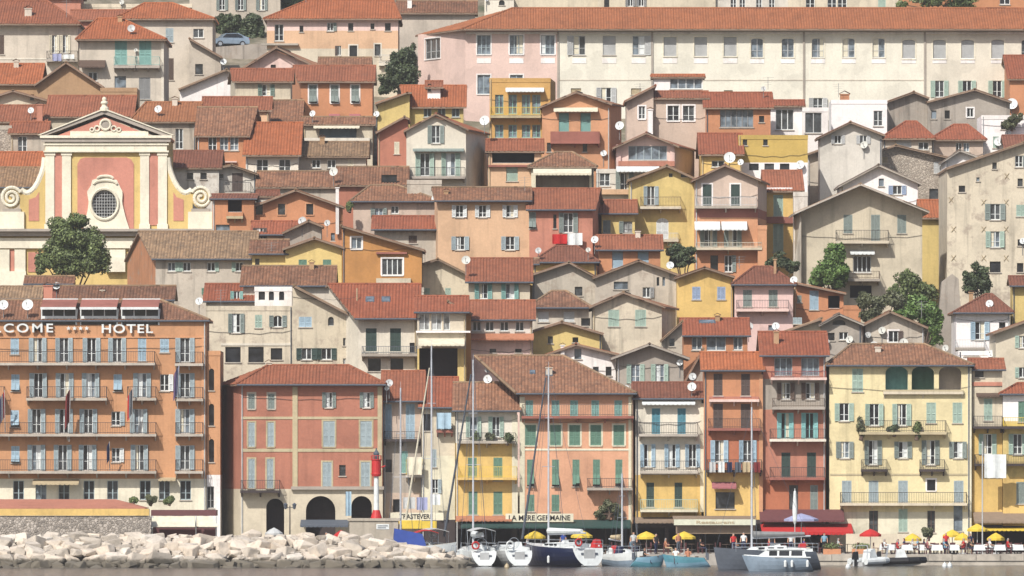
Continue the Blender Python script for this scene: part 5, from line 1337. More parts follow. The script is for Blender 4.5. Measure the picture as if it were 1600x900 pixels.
g = N(t, 'ShaderNodeNewGeometry')
mp = N(t, 'ShaderNodeMapping'); mp.inputs['Scale'].default_value = (0.9, 0.32, 1.0)
t.links.new(g.outputs['Position'], mp.inputs['Vector'])
n = N(t, 'ShaderNodeTexNoise', Scale=1.0, Detail=6.0, Roughness=0.6)
t.links.new(mp.outputs[0], n.inputs['Vector'])
bp = N(t, 'ShaderNodeBump', Strength=0.75, Distance=0.6)
t.links.new(n.outputs[0], bp.inputs['Height']); t.links.new(bp.outputs[0], b.inputs['Normal'])
w = MB(); w.face([(-690, -150, 0), (690, -150, 0), (690, 640, 0), (-690, 640, 0)])
tag(w.build('sea', m), None, kind='structure')

# stepped alley and retaining walls
def wallthing(name, label, pts, d, th, mat, cat='wall'):
    mb = MB(); q = [P(x, y, d) for x, y in pts]
    mb.prism(q, (0, th, 0)); return tag(mb.build(name, mat), label, cat)
wallthing('retaining_wall', 'tall cracked stone retaining wall in the alley right of the ivy covered slope', [(1472, 440), (1464, 520), (1462, 700), (1512, 700), (1506, 560), (1509, 520), (1500, 470), (1498, 436), (1488, 428)], 678, 1.5, wall('grey', 1.9))
wallthing('retaining_wall', 'dark grey retaining wall under the parked car', [(300, 76), (300, 140), (440, 140), (440, 64), (410, 68)], 792, 1.0, wall('grey', 1.9))
wallthing('garden_wall', 'low beige wall with bushes left of the big green ivy', [(1240, 420), (1238, 640), (1252, 640), (1252, 330)], 684, 1.0, wall('stone', 1.9))

# ================================================================== trees and shrubs
def leafmat(name, a, b_):
    key = ('leaf', name)
    if key in MATS: return MATS[key]
    m, t, b = nodes('foliage_' + name)
    g = N(t, 'ShaderNodeNewGeometry')
    r = ramp(t, g.outputs['Random Per Island'], [(0.0, a), (1.0, b_)])
    n = N(t, 'ShaderNodeTexNoise', Scale=0.9, Detail=3.0)
    t.links.new(g.outputs['Position'], n.inputs['Vector'])
    r2 = ramp(t, n.outputs[0], [(0.3, 0.7), (0.7, 1.3)])
    t.links.new(mixc(t, 'MULTIPLY', 1.0, r.outputs[0], r2.outputs[0]), b.inputs['Base Color'])
    b.inputs['Roughness'].default_value = 0.6
    MATS[key] = m
    return m
LEAF = dict(mid=((0.06, 0.085, 0.03), (0.15, 0.19, 0.065)), dark=((0.032, 0.05, 0.025), (0.08, 0.105, 0.045)), bright=((0.05, 0.10, 0.025), (0.13, 0.21, 0.05)), olive=((0.06, 0.07, 0.035), (0.13, 0.14, 0.07)))
def leaves(mb, c, r, n, size):
    c = Vector(c)
    for _ in range(n):
        v = Vector((rnd.gauss(0, 1), rnd.gauss(0, 1), rnd.gauss(0, 1))).normalized()
        k = rnd.uniform(0.55, 1.04)
        p = c + Vector((v.x * r[0], v.y * r[1], v.z * r[2])) * k
        a = (v + Vector((rnd.gauss(0, .6), rnd.gauss(0, .6), rnd.gauss(0, .6)))).normalized()
        u = a.orthogonal().normalized(); w = a.cross(u); th = rnd.uniform(0, 6.28)
        e1 = (u * math.cos(th) + w * math.sin(th)) * size * rnd.uniform(.6, 1.2); e2 = (w * math.cos(th) - u * math.sin(th)) * size * rnd.uniform(.35, .7)
        mb.face([p - e1, p + e2 * 0.9, p + e1, p - e2 * 0.9])
def tree(name, label, d, blobs, kind, trunk_to, cat='tree', size=0.22, dens=1.0, group=None, clump=9):
    size *= 0.78
    cx = sum(b[0] for b in blobs) / len(blobs)
    zb = trunk_to
    root = thing(name, label, cat, (P(cx, 0, d).x, d, zb), group)
    mb = MB(); cs = []
    for x, y, rx, ry in blobs:
        c = P(x, y, d + rnd.uniform(-.3, .3)); r = (rx / F * d, (rx + ry) / 2 / F * d * 0.9, ry / F * d)
        cs.append((c, r))
        k = max(4, int(clump * 1.8 * (r[0] * r[2]) ** 0.5))
        for _ in range(k):                           # sub-clumps give the crown an uneven outline
            v = Vector((rnd.gauss(0, 1), rnd.gauss(0, 1), rnd.gauss(0, 1))).normalized() * rnd.uniform(0.45, 0.95)
            q = c + Vector((v.x * r[0], v.y * r[1], v.z * r[2])); f = rnd.uniform(0.30, 0.52)
            rr = tuple(max(0.25, a * f) for a in r)
            leaves(mb, c, tuple(a * 0.8 for a in r), int(dens * 60), size) if _ == 0 else None
            leaves(mb, q, rr, int(dens * 40 * max(0.3, rr[0] * rr[2]) / (size * size * 4.5)), size)
    mb.build('crown', leafmat(kind, *LEAF[kind]), root)
    tm = MB(); b0 = Vector((P(cx, 0, d).x, d, zb)); top = sum((c for c, _ in cs), Vector()) / len(cs)
    R0 = 0.09 + 0.03 * max(r[2] for _, r in cs)
    mid = b0.lerp(top, 0.6) + Vector((0.1, 0, 0)); tm.tube(b0, mid, R0 * 1.5, 0, 8, R0)
    for c, r in cs: tm.tube(mid, c + Vector((0, 0, r[2] * 0.2)), R0 * 0.8, 0, 6, 0.03)
    tm.build('trunk', paint('brown', 0.9), root)
    return root
tree('round_tree', 'big round dark green tree standing before the church front', 672, [(115, 372, 34, 28), (85, 398, 26, 26), (144, 395, 26, 32), (112, 408, 40, 24), (118, 350, 22, 14), (95, 360, 20, 20), (150, 412, 20, 18), (70, 412, 14, 16)], 'mid', ground(672), dens=1.0, size=0.2)
tree('dark_tree', 'tall dark evergreen crowded against the pink end of the long building', 770, [(640, 85, 13, 20), (625, 110, 22, 26), (608, 128, 16, 18), (640, 120, 14, 22), (618, 90, 10, 12), (600, 140, 10, 10)], 'dark', ground(770), size=0.22)
tree('hedge', 'dark clipped hedge behind the parked car', 801, [(345, 42, 16, 16), (368, 36, 20, 14), (392, 36, 18, 16), (405, 46, 10, 18), (352, 30, 10, 10), (385, 58, 22, 14)], 'dark', ground(801), 'hedge', size=0.22)
tree('dark_tree', 'dark tree between the roofs at the top left of the hill', 806, [(452, 4, 16, 12), (470, -2, 14, 12), (440, 0, 8, 10)], 'dark', ground(806), size=0.25)
tree('ivy_bush', 'bright green ivy climbing the left side of the big beige gable', 682.6, [(1305, 402, 16, 22), (1290, 425, 22, 18), (1312, 395, 10, 16), (1276, 437, 14, 8), (1316, 420, 10, 16), (1284, 440, 20, 10), (1308, 440, 18, 12), (1300, 415, 14, 16)], 'bright', ground(682), 'bush', size=0.2, clump=14)
tree('bushy_tree', 'tall olive green tree below the right corner of the big beige gable', 679, [(1420, 440, 20, 18), (1440, 452, 22, 18), (1402, 456, 14, 12), (1425, 470, 28, 16)], 'mid', ground(679), size=0.22)
tree('bushy_tree', 'bright green spreading tree beside the cracked retaining wall', 672, [(1440, 480, 26, 18), (1455, 500, 18, 20), (1415, 492, 22, 12), (1462, 520, 12, 18)], 'bright', ground(672), size=0.22)
tree('shrubbery', 'low olive scrub on the slope behind the plain beige gable', 668, [(1370, 478, 22, 14), (1398, 470, 20, 14), (1350, 470, 14, 12), (1360, 492, 20, 10)], 'olive', ground(668) - 0.5, 'bush', size=0.22)
tree('dark_tree', 'dark green tree at the foot of the tall beige house on the right', 681, [(1528, 428, 18, 16), (1522, 445, 20, 16), (1538, 445, 14, 14), (1510, 436, 8, 10)], 'dark', ground(681), size=0.22)
tree('dark_bush', 'dark bush under the tall yellow gable beside the orange awning house', 684, [(1052, 388, 16, 12), (1072, 400, 14, 14), (1060, 408, 18, 10), (1080, 392, 6, 8)], 'dark', ground(684), 'bush', size=0.2)
tree('dark_bush', 'dark bush between the pink balcony house and the beige garden wall', 676, [(1216, 408, 18, 12), (1236, 416, 12, 10), (1204, 414, 8, 8)], 'dark', ground(676), 'bush', size=0.2)
tree('shrubbery', 'green shrubs in the garden above the long roof at top right', 806, [(1450, 2, 26, 8), (1500, 4, 24, 8), (1480, -6, 34, 10), (1410, 8, 8, 5)], 'mid', ground(806), 'bush', size=0.22)
tree('leafy_plant', 'grey green plant on the white terrace at the right edge', 731, [(1580, 190, 10, 8), (1590, 184, 8, 8), (1572, 196, 8, 6)], 'olive', P(0, 205, 731).z, 'plant', size=0.16)
tree('climbing_plant', 'bare reddish creeper on the wall above the green restaurant awning', 624.4, [(950, 792, 14, 10), (965, 800, 12, 10), (938, 804, 10, 6)], 'olive', P(0, 812, 624.4).z, 'plant', size=0.13, dens=0.5)
pots = [(1345, 668, 5, 16, 624.2, 'cone shaped evergreen at the left end of the flowered balcony on the pale yellow house'), (1432, 668, 5, 16, 624.2, 'cone shaped evergreen at the right of the flowered balcony on the pale yellow house'), (1397, 672, 9, 6, 624.2, 'bushy flowering plant in the middle of the balcony on the pale yellow house'),
        (745, 684, 8, 6, 624.2, 'balcony plant in the left of the green row on the cream topped yellow house'), (765, 684, 9, 6, 624.2, 'balcony plant in the middle of the green row on the cream topped yellow house'), (792, 685, 9, 6, 624.2, 'balcony plant in the right of the green row on the cream topped yellow house'),
        (207, 780, 8, 5, 623.5, 'potted shrub on the hotel terrace nearest the red canopy'), (235, 780, 8, 6, 623.5, 'potted shrub in the middle of the hotel terrace'), (264, 781, 8, 5, 623.5, 'potted shrub on the hotel terrace under the small awning'),
        (546, 322, 5, 6, 693, 'little climbing plant by the crimson house corner'), (1450, 832, 8, 9, 612, 'round potted shrub on the cafe terrace'), (1395, 862, 0, 0, 0, '')]
for x, y, rx, ry, d, lab in pots[:-1]:
    tree('potted_plant', lab, d, [(x, y, rx, ry)], rnd.choice(['mid', 'dark', 'olive']), P(0, y + ry + 4, d).z, 'plant', size=0.13, dens=0.8)

# ================================================================== breakwater boulders
import bmesh
lm, t, b = nodes('limestone')
g = N(t, 'ShaderNodeNewGeometry'); oi = N(t, 'ShaderNodeObjectInfo')
rr = ramp(t, oi.outputs['Random'], [(0.0, (0.38, 0.335, 0.28)), (0.3, (0.52, 0.465, 0.40)), (0.7, (0.57, 0.49, 0.40)), (1.0, (0.62, 0.575, 0.51))])
n = N(t, 'ShaderNodeTexNoise', Scale=1.4, Detail=9.0, Roughness=0.7); t.links.new(g.outputs['Position'], n.inputs['Vector'])
x = mixc(t, 'MULTIPLY', 1.0, rr.outputs[0], ramp(t, n.outputs[0], [(0.3, 0.6), (0.46, 0.92), (0.55, 1.0), (0.8, 1.12)]).outputs[0])
sx = N(t, 'ShaderNodeSeparateXYZ'); t.links.new(g.outputs['Position'], sx.inputs[0])
ad = N(t, 'ShaderNodeMath', operation='MULTIPLY_ADD'); ad.inputs[1].default_value = -0.9; t.links.new(n.outputs[0], ad.inputs[0]); t.links.new(sx.outputs['Z'], ad.inputs[2])
x = mixc(t, 'MIX', ramp(t, ad.outputs[0], [(0.0, 0.9), (0.12, 0.8), (0.3, 0.0)]).outputs[0], x, (0.085, 0.075, 0.055))   # the tide line's weed
t.links.new(x, b.inputs['Base Color']); b.inputs['Roughness'].default_value = 0.9
bp = N(t, 'ShaderNodeBump', Strength=0.6, Distance=0.15); t.links.new(n.outputs[0], bp.inputs['Height']); t.links.new(bp.outputs[0], b.inputs['Normal'])
rocks = []
for k in range(9):
    bm = bmesh.new()
    sc_ = (rnd.uniform(.8, 1.25), rnd.uniform(.8, 1.1), rnd.uniform(.55, .85))
    for cx_ in (-1, 1):
        for cy_ in (-1, 1):
            for cz_ in (-1, 1):
                bm.verts.new((cx_ * rnd.uniform(.45, .85) * sc_[0], cy_ * rnd.uniform(.45, .85) * sc_[1], cz_ * rnd.uniform(.5, .95) * sc_[2]))
    for _ in range(6):
        v = Vector((rnd.gauss(0, 1), rnd.gauss(0, 1), rnd.gauss(0, 1))).normalized() * rnd.uniform(0.9, 1.15)
        bm.verts.new((v.x * sc_[0], v.y * sc_[1], v.z * sc_[2]))
    res = bmesh.ops.convex_hull(bm, input=list(bm.verts))
    bmesh.ops.delete(bm, geom=[e for e in res['geom_interior'] if isinstance(e, bmesh.types.BMVert)], context='VERTS')
    bmesh.ops.dissolve_limit(bm, angle_limit=R(14), verts=list(bm.verts), edges=list(bm.edges))
    bmesh.ops.bevel(bm, geom=list(bm.edges), offset=0.03, segments=2, affect='EDGES')
    bmesh.ops.recalc_face_normals(bm, faces=list(bm.faces))
    me = bpy.data.meshes.new('boulder'); bm.to_mesh(me); bm.free(); me.materials.append(lm); rocks.append(me)
x0b, x1b = P(-40, 0, 598).x, P(735, 0, 598).x
def rock(x, y, z, s):
    o = bpy.data.objects.new('boulder', rnd.choice(rocks)); COL.objects.link(o)
    o.location = (x, y, z); o.scale = (s * rnd.uniform(.85, 1.35), s, s * rnd.uniform(.8, 1.05)); o.rotation_euler = (rnd.uniform(-.35, .35), rnd.uniform(-.35, .35), rnd.uniform(0, 6.28))
    tag(o, 'pale angular limestone boulder in the breakwater heap', 'boulder', 'limestone boulders of the breakwater')
H0 = lambda x: 2.35 if x < P(560, 0, 600).x else max(0.55, 2.3 - (x - P(560, 0, 600).x) * 0.19)
rows = [(592.4, -0.1, 0.55, 1.15), (593.2, 0.08, 0.72, 1.15), (594.2, 0.26, 0.84, 1.2), (595.3, 0.44, 0.88, 1.2), (596.5, 0.60, 0.86, 1.25), (597.8, 0.74, 0.8, 1.25), (599.2, 0.85, 0.76, 1.25), (600.6, 0.92, 0.72, 1.3)]
for y, f, s, step in rows:
    x = x0b + rnd.uniform(0, 1)
    while x < x1b:
        s_ = s * rnd.uniform(0.6, 1.3) * (0.75 if H0(x) < 1.4 else 1)
        z = H0(x) * f - (0.1 if f < .3 else 0.0)
        if not (f > 0.75 and H0(x) < 1.0):
            rock(x, y + rnd.uniform(-.4, .4), z + rnd.uniform(-.14, .14), s_ * 0.9)
        x += step * 1.22 * s_ * rnd.uniform(0.85, 1.15)
rb = MB()                                            # broken stone wedged between the big blocks
for _ in range(420):
    x = rnd.uniform(x0b, x1b); f = rnd.random(); y = 592.8 + 7.4 * f; z = H0(x) * (0.02 + 0.93 * f ** 0.8) + rnd.uniform(-.12, .16)
    me = rnd.choice(rocks); q = rnd.uniform(.16, .4); M = Matrix.Rotation(rnd.uniform(0, 6.28), 3, 'Z') @ Matrix.Rotation(rnd.uniform(-.6, .6), 3, 'X')
    vs = [Vector((x, y, z)) + (M @ v.co) * q for v in me.vertices]
    for p in me.polygons: rb.face([vs[i] for i in p.vertices])
tag(rb.build('rubble_stones', lm), None, kind='stuff')
m = MB()
N_ = 30
for k in range(N_):                                  # the core of the mole under the boulders
    xa, xb = x0b + (x1b - x0b) * k / N_, x0b + (x1b - x0b) * (k + 1) / N_
    ha, hb = H0(xa) - 0.75, H0(xb) - 0.75
    m.face([(xa, 593.5, -1), (xb, 593.5, -1), (xb, 599, hb), (xa, 599, ha)]); m.face([(xa, 599, ha), (xb, 599, hb), (xb, 609, hb), (xa, 609, ha)])
tag(m.build('breakwater_core', simple('mole_rubble', [(0.3, (0.10, 0.09, 0.075)), (0.7, (0.3, 0.27, 0.23))], 1.2)[0]), None, kind='structure')

wallthing('terrace_wall', 'low beige terrace wall with white piers behind the cafe tables', [(1322, 834), (1322, 862), (1440, 862), (1440, 834)], 620.5, 0.4, wall('sand'))
m = None

# ================================================================== the air over the bay
hm = bpy.data.materials.new('sea_haze'); hm.use_nodes = True; t = hm.node_tree
for nn in list(t.nodes):
    if nn.type != 'OUTPUT_MATERIAL': t.nodes.remove(nn)
pv = t.nodes.new('ShaderNodeVolumePrincipled'); pv.inputs['Density'].default_value = HAZE; pv.inputs['Color'].default_value = (0.93, 0.93, 0.95, 1); pv.inputs['Anisotropy'].default_value = 0.0
t.links.new(pv.outputs[0], [q for q in t.nodes if q.type == 'OUTPUT_MATERIAL'][0].inputs['Volume'])
m = MB(); m.box(-760, 760, -220, 1900, -4.2, 90)
tag(m.build('haze', hm), None, kind='stuff')
# ================================================================== sea wall pavilion, beach bar, light tower
D_ = 612.0
f12 = Fac((-100, D_), (100, D_))
def fbox(mb, x0, x1, y0, y1, d, th, m=0):
    a, b = P(x0, y1, d), P(x1, y0, d); mb.box(a.x, b.x, d, d + th, a.z, b.z, m)
t = thing('terrace_restaurant', 'low stone walled terrace restaurant with a long faded red canopy', 'restaurant', (P(100, 0, D_).x, D_ + 2, 0.5))
m = MB(); fbox(m, -60, 236, 806, 870, 610, 1.2); m.build('stone_wall', rubble('seawall', ((0.2, 0.18, 0.16), (0.50, 0.45, 0.40)), 5.0), t)
m = MB(); fbox(m, -60, 233, 795, 805.6, 609.9, 0.9); m.build('parapet', wall('amber'), t)
m = MB(); a = P(-60, 795, 611); b = P(226, 795, 611)
m.prism([(a.x, 611.2, a.z + 0.05), (b.x, 611.2, a.z + 0.05), (P(180, 0, 614).x, 615, P(0, 780, 615).z), (a.x, 615, P(0, 780, 615).z)], (0, 0, -0.06))
m.prism([(b.x, 611.2, a.z + 0.05), (b.x, 618, a.z + 0.05), (P(180, 0, 614).x, 615, P(0, 780, 615).z)], (0, 0, -0.06))
m.build('canopy', wall('crimson', 0.8), t)
t = thing('beach_bar', 'small bar with cream roll-down awnings under a dark brown canopy beside the stone wall', 'bar', (P(285, 0, D_).x, D_ + 2, 0.5))
m = MB(); fbox(m, 236, 338, 797, 806, 612.6, 3.0); m.build('roof_fascia', paint('maroon'), t)
for k, (xa, xb, xc, xd) in enumerate(((237, 303, 237, 305), (308, 332, 310, 341))):
    m = MB(); z0, z1 = P(0, 806.5, 612.5).z, P(0, 823, 611).z
    m.prism([(P(xa, 0, 612.5).x, 612.5, z0), (P(xb, 0, 612.5).x, 612.5, z0), (P(xd, 0, 611).x, 611, z1), (P(xc, 0, 611).x, 611, z1)], (0, 0.02, -0.04)); m.build('awning', paint('cream', 0.9), t)
m = MB(); fbox(m, 237, 336, 823, 850, 613.5, 2.0); m.build('bar_front', paint('maroon'), t)
for x in (238, 306, 338):
    m = MB(); m.tube(P(x, 806, 612.3), P(x, 850, 612.3), 0.06); m.build('post', paint('wh'), t)

t = thing('light_tower', 'small harbour light with red lantern house on a white column', 'lighthouse', (P(588, 0, 605).x, 605, P(0, 810, 605).z))
c = P(588, 810, 605)
px = lambda n: n / F * 605
m = MB(); m.lathe(c, [(0.01, 0), (px(9), 0), (px(8), px(4)), (px(5.5), px(12)), (px(5.2), px(13)), (0.01, px(13))], 0, 16); m.build('base', paint('red'), t, smooth=False)
m = MB(); m.lathe(c, [(px(4.2), px(13)), (px(3.6), px(66))], 0, 16); m.build('column', paint('wh'), t, smooth=True)
m = MB(); m.lathe(c, [(0.01, px(65)), (px(7), px(66)), (px(8.2), px(70)), (px(7.6), px(71)), (px(7.4), px(90)), (px(8.4), px(91)), (px(8.4), px(92.5)), (0.01, px(92.5))], 0, 16); m.build('gallery', paint('red'), t)
m = MB(); m.lathe(c, [(px(4.4), px(92.5)), (px(4.4), px(100)), (px(5.2), px(101)), (px(1.2), px(107)), (px(1.0), px(110)), (0.01, px(110))], 0, 14); la = m.build('lantern', paint('slate', 0.3), t)
m = MB()
for k in range(10):
    a = k * math.pi / 5; q = c + Vector((math.cos(a) * px(8), math.sin(a) * px(8), px(92))); m.tube(q, q + Vector((0, 0, px(6))), 0.025, 0, 5)
    a2 = (k + 1) * math.pi / 5; m.tube(q + Vector((0, 0, px(6))), c + Vector((math.cos(a2) * px(8), math.sin(a2) * px(8), px(98))), 0.025, 0, 5)
m.tube(c + Vector((px(8), 0, px(80))), c + Vector((px(14), 0, px(82))), 0.06, 0, 6)
m.build('railing', paint('red'), t)
m = MB(); fbox(m, 546, 622, 812, 880, 604, 3.2); fbox(m, 543, 625, 810, 814, 603.9, 3.4); fbox(m, 600, 628, 842, 880, 603.4, 3)
t = thing('pier_block', 'square pale stone pier head carrying the red and white light', 'pier', (P(585, 0, 605).x, 605, 0))
m.build('masonry', wall('stone', 1.5), t)
m = MB(); fbox(m, 588, 608, 819, 827, 603.97, 0.03); m.build('plaque', paint('wh'), t)
for k in range(2):
    m = MB(); fbox(m, 590, 606 - 3 * k, 821 + 3 * k, 822.2 + 3 * k, 603.95, 0.015); m.build('plaque_line', paint('slate'), t)
# sign board with restaurant lettering, lettering on the hotel and the restaurant
def text(body, x, y, h_px, d, mat, parent, name='lettering', thick=0.05, width_px=None, font_sp=1.0):
    cu = bpy.data.curves.new(name, 'FONT'); cu.body = body; cu.size = 1.0; cu.extrude = 0.5; cu.align_x = 'CENTER'; cu.align_y = 'CENTER'; cu.space_character = font_sp; cu.offset = 0.018
    o = bpy.data.objects.new(name, cu); COL.objects.link(o)
    bpy.context.view_layer.update()
    me = bpy.data.meshes.new_from_object(o.evaluated_get(bpy.context.evaluated_depsgraph_get()))
    bpy.data.objects.remove(o)
    xs = [v.co.x for v in me.vertices]; ys = [v.co.y for v in me.vertices]
    cx, cy = (min(xs) + max(xs)) / 2, (min(ys) + max(ys)) / 2
    s = h_px / F * d / (max(ys) - min(ys)); sxx = (width_px / F * d / (max(xs) - min(xs))) if width_px else s
    c = P(x, y, d); org = Vector(parent.location) if parent.parent is None else Vector(parent.parent.location)
    for v in me.vertices:
        q = v.co.copy(); v.co = Vector(((q.x - cx) * sxx, -q.z * thick * 2, (q.y - cy) * s)) + c - org
    me.materials.clear(); me.materials.append(mat); me.name = name
    r = bpy.data.objects.new(name, me); COL.objects.link(r); r.parent = parent
    return r
white = paint('wh'); dark = paint('black')
text('WELCOME', 14, 512.5, 14, 624.75, white, hotel.root, width_px=138, thick=0.09, font_sp=1.3)
text('HOTEL', 199, 513.5, 14, 624.75, white, hotel.root, width_px=80, thick=0.09, font_sp=1.15)
m = MB()
for k in range(4):
    cx, cy = 107 + k * 9.5, 513
    c = P(cx, cy, 624.8)
    pts = []
    for j in range(10):
        a = math.pi / 2 + j * math.pi / 5; r_ = (0.19 if j % 2 == 0 else 0.085); pts.append((c.x + r_ * math.cos(a), 624.8, c.z + r_ * math.sin(a)))
    m.prism(pts, (0, -0.08, 0))
m.build('stars', white, hotel.root)
rest = [q for q in HOUSES if q.label.startswith('large salmon')][0].root
m = MB(); fbox(m, 790, 896, 802.5, 815.5, 623.6, 0.06); sg = m.build('sign_board', wall('limew'), rest)
text('LA MERE GERMAINE', 843, 809, 8.2, 623.58, dark, sg, width_px=96, thick=0.01)
hh = [q for q in HOUSES if q.label.startswith('slim cream')][0].root
m = MB(); fbox(m, 610, 693, 801, 813, 623.0, 0.06); sg = m.build('sign_board', wall('limew'), hh)
text('TRASTEVERE', 650, 807, 7.5, 622.98, dark, sg, width_px=52, thick=0.01)
m = MB(); fbox(m, 628, 682, 814, 826, 622.4, 0.1)
m.build('valance', paint('yel'), hh)
hh = [q for q in HOUSES if q.label.startswith('white topped')][0].root
a, b = P(1052, 813, 621.2), P(1178, 813, 621.2)
m = MB(); m.prism([(P(1052, 0, 621).x, 624, P(0, 806, 624).z), (P(1183, 0, 621).x, 624, P(0, 806, 624).z), (b.x, 620.9, P(0, 812, 621).z), (a.x, 620.9, P(0, 812, 621).z)], (0, 0, -0.05)); m.build('canopy', paint('khaki', 0.9), hh)
m = MB(); fbox(m, 1053, 1181, 811.5, 820.5, 620.8, 0.05); sg = m.build('sign_board', paint('limew'), hh)
text('Restaurant', 1118, 816, 5, 620.78, paint('tan'), sg, width_px=60, thick=0.008)
m = MB(); fbox(m, 1056, 1180, 821, 834, 621.4, 0.04); m.build('wind_screen', paint('khaki', 0.9), hh)

hroof = [o for o in hotel.root.children if o.name.startswith('roof')][0]
for xa, xb in ((66, 118), (127, 182), (191, 247)):
    m = MB(); dd = 624.95
    a, b = P(xa, 496, dd), P(xb, 496, dd); zt = P(0, 482, dd).z; zr = P(0, 471, dd + 2.6).z + 0.1
    m.face([(a.x, dd, a.z - .6), (b.x, dd, a.z - .6), (b.x, dd, zt), (a.x, dd, zt)], 1)
    m.box(a.x - .09, a.x, dd - .05, dd + 3.2, a.z - .6, zt, 0); m.box(b.x, b.x + .12, dd - .05, dd + 3.2, a.z - .6, zt, 0)
    m.box(a.x, b.x, dd - .06, dd - .005, a.z - .1, a.z + .12, 0)
    for f in (.33, .66): c_ = a.x + (b.x - a.x) * f; m.box(c_ - .04, c_ + .04, dd - .05, dd - .004, a.z, zt, 0)
    q = [(a.x - .09, dd - .7, zt - .02), (b.x + .05, dd - .7, zt - .02), (b.x + .05, dd + 2.6, zr), (a.x - .09, dd + 2.6, zr)]
    m.prism(q, (0, 0, .07), 2)
    m.box(a.x - .1, b.x + .06, dd - .78, dd - .70, zt - .1, zt + .1, 0)
    m.box(a.x - .1, b.x + .06, dd + 2.55, dd + 2.7, zr, zr + .14, 0)
    m.build('dormer', [paint('wh'), glass(0), wall('wine')], hroof)
# ================================================================== boats
def hullmesh(mb, L, B, Fb, m=0, md=1, transom=0.8, rake=0.5, depth=0.45, sheer=0.25, stripe=None, mt=None):
    """hull along +X (bow), stern at x=0, waterline z=0"""
    n = 14; rows = []
    for i in range(n + 1):
        t = i / n
        bb = B / 2 * (transom + (1 - transom) * math.sin(min(1, t / 0.42) * math.pi / 2)) if t < 0.42 else B / 2 * max(0.012, (1 - ((t - 0.42) / 0.58) ** 2.0))
        z1 = Fb * (1 + sheer * t * t); x = L * t
        rk = rake * (1 if t == 1 else t ** 6)
        dp = depth * (0.08 + 0.92 * min(1, t * 2.2)); K = 7; sec = []
        for k in range(K + 1):
            f = k / K; an = f * math.pi / 2
            y = bb * (math.sin(an) ** 0.85) if k else 0.0; z = -dp + (z1 + dp) * (1 - math.cos(an)) ** 0.9
            sec.append((x - rk * (1 - f) * 1.2 + 0.55 * (z / Fb - 0.5) * (1 - t) ** 5, y, z))
        rows.append(sec)
    K = 7
    for a, b in zip(rows, rows[1:]):
        for k in range(K):
            mm = m if not (stripe is not None and k >= 5) else stripe
            mb.face([a[k], b[k], b[k + 1], a[k + 1]], mm)
            f = lambda p: (p[0], -p[1], p[2])
            mb.face([f(a[k + 1]), f(b[k + 1]), f(b[k]), f(a[k])], mm)
        mb.face([a[K], b[K], (b[K][0], -b[K][1], b[K][2]), (a[K][0], -a[K][1], a[K][2])], md)
    s = rows[0]
    mb.face(list(reversed(s)) + [(p[0], -p[1], p[2]) for p in s[1:]], m if mt is None else mt)
    return rows
def boat_parts(label, px_x, d, heading, parts, cat='boat', name='sailing_yacht', group=None, roll=0):
    t = thing(name, label, cat, (P(px_x, 0, d).x, d, 0), group); t.rotation_euler = (0, roll, R(heading))
    made = {}
    for pn, mb, mats, par in parts:
        o = mb.build_local(pn, mats, made.get(par, t)); made[pn] = o
    return t
def build_local(s, name, mats, parent):
    saved = Vector(parent.location) if parent.parent is None else None
    org_v = s.v; s_parent = parent
    root = parent
    while root.parent is not None: root = root.parent
    o_loc = Vector(root.location)
    s.v = [v + o_loc for v in org_v]
    r = s.build(name, mats, parent); s.v = org_v
    return r
MB.build_local = build_local
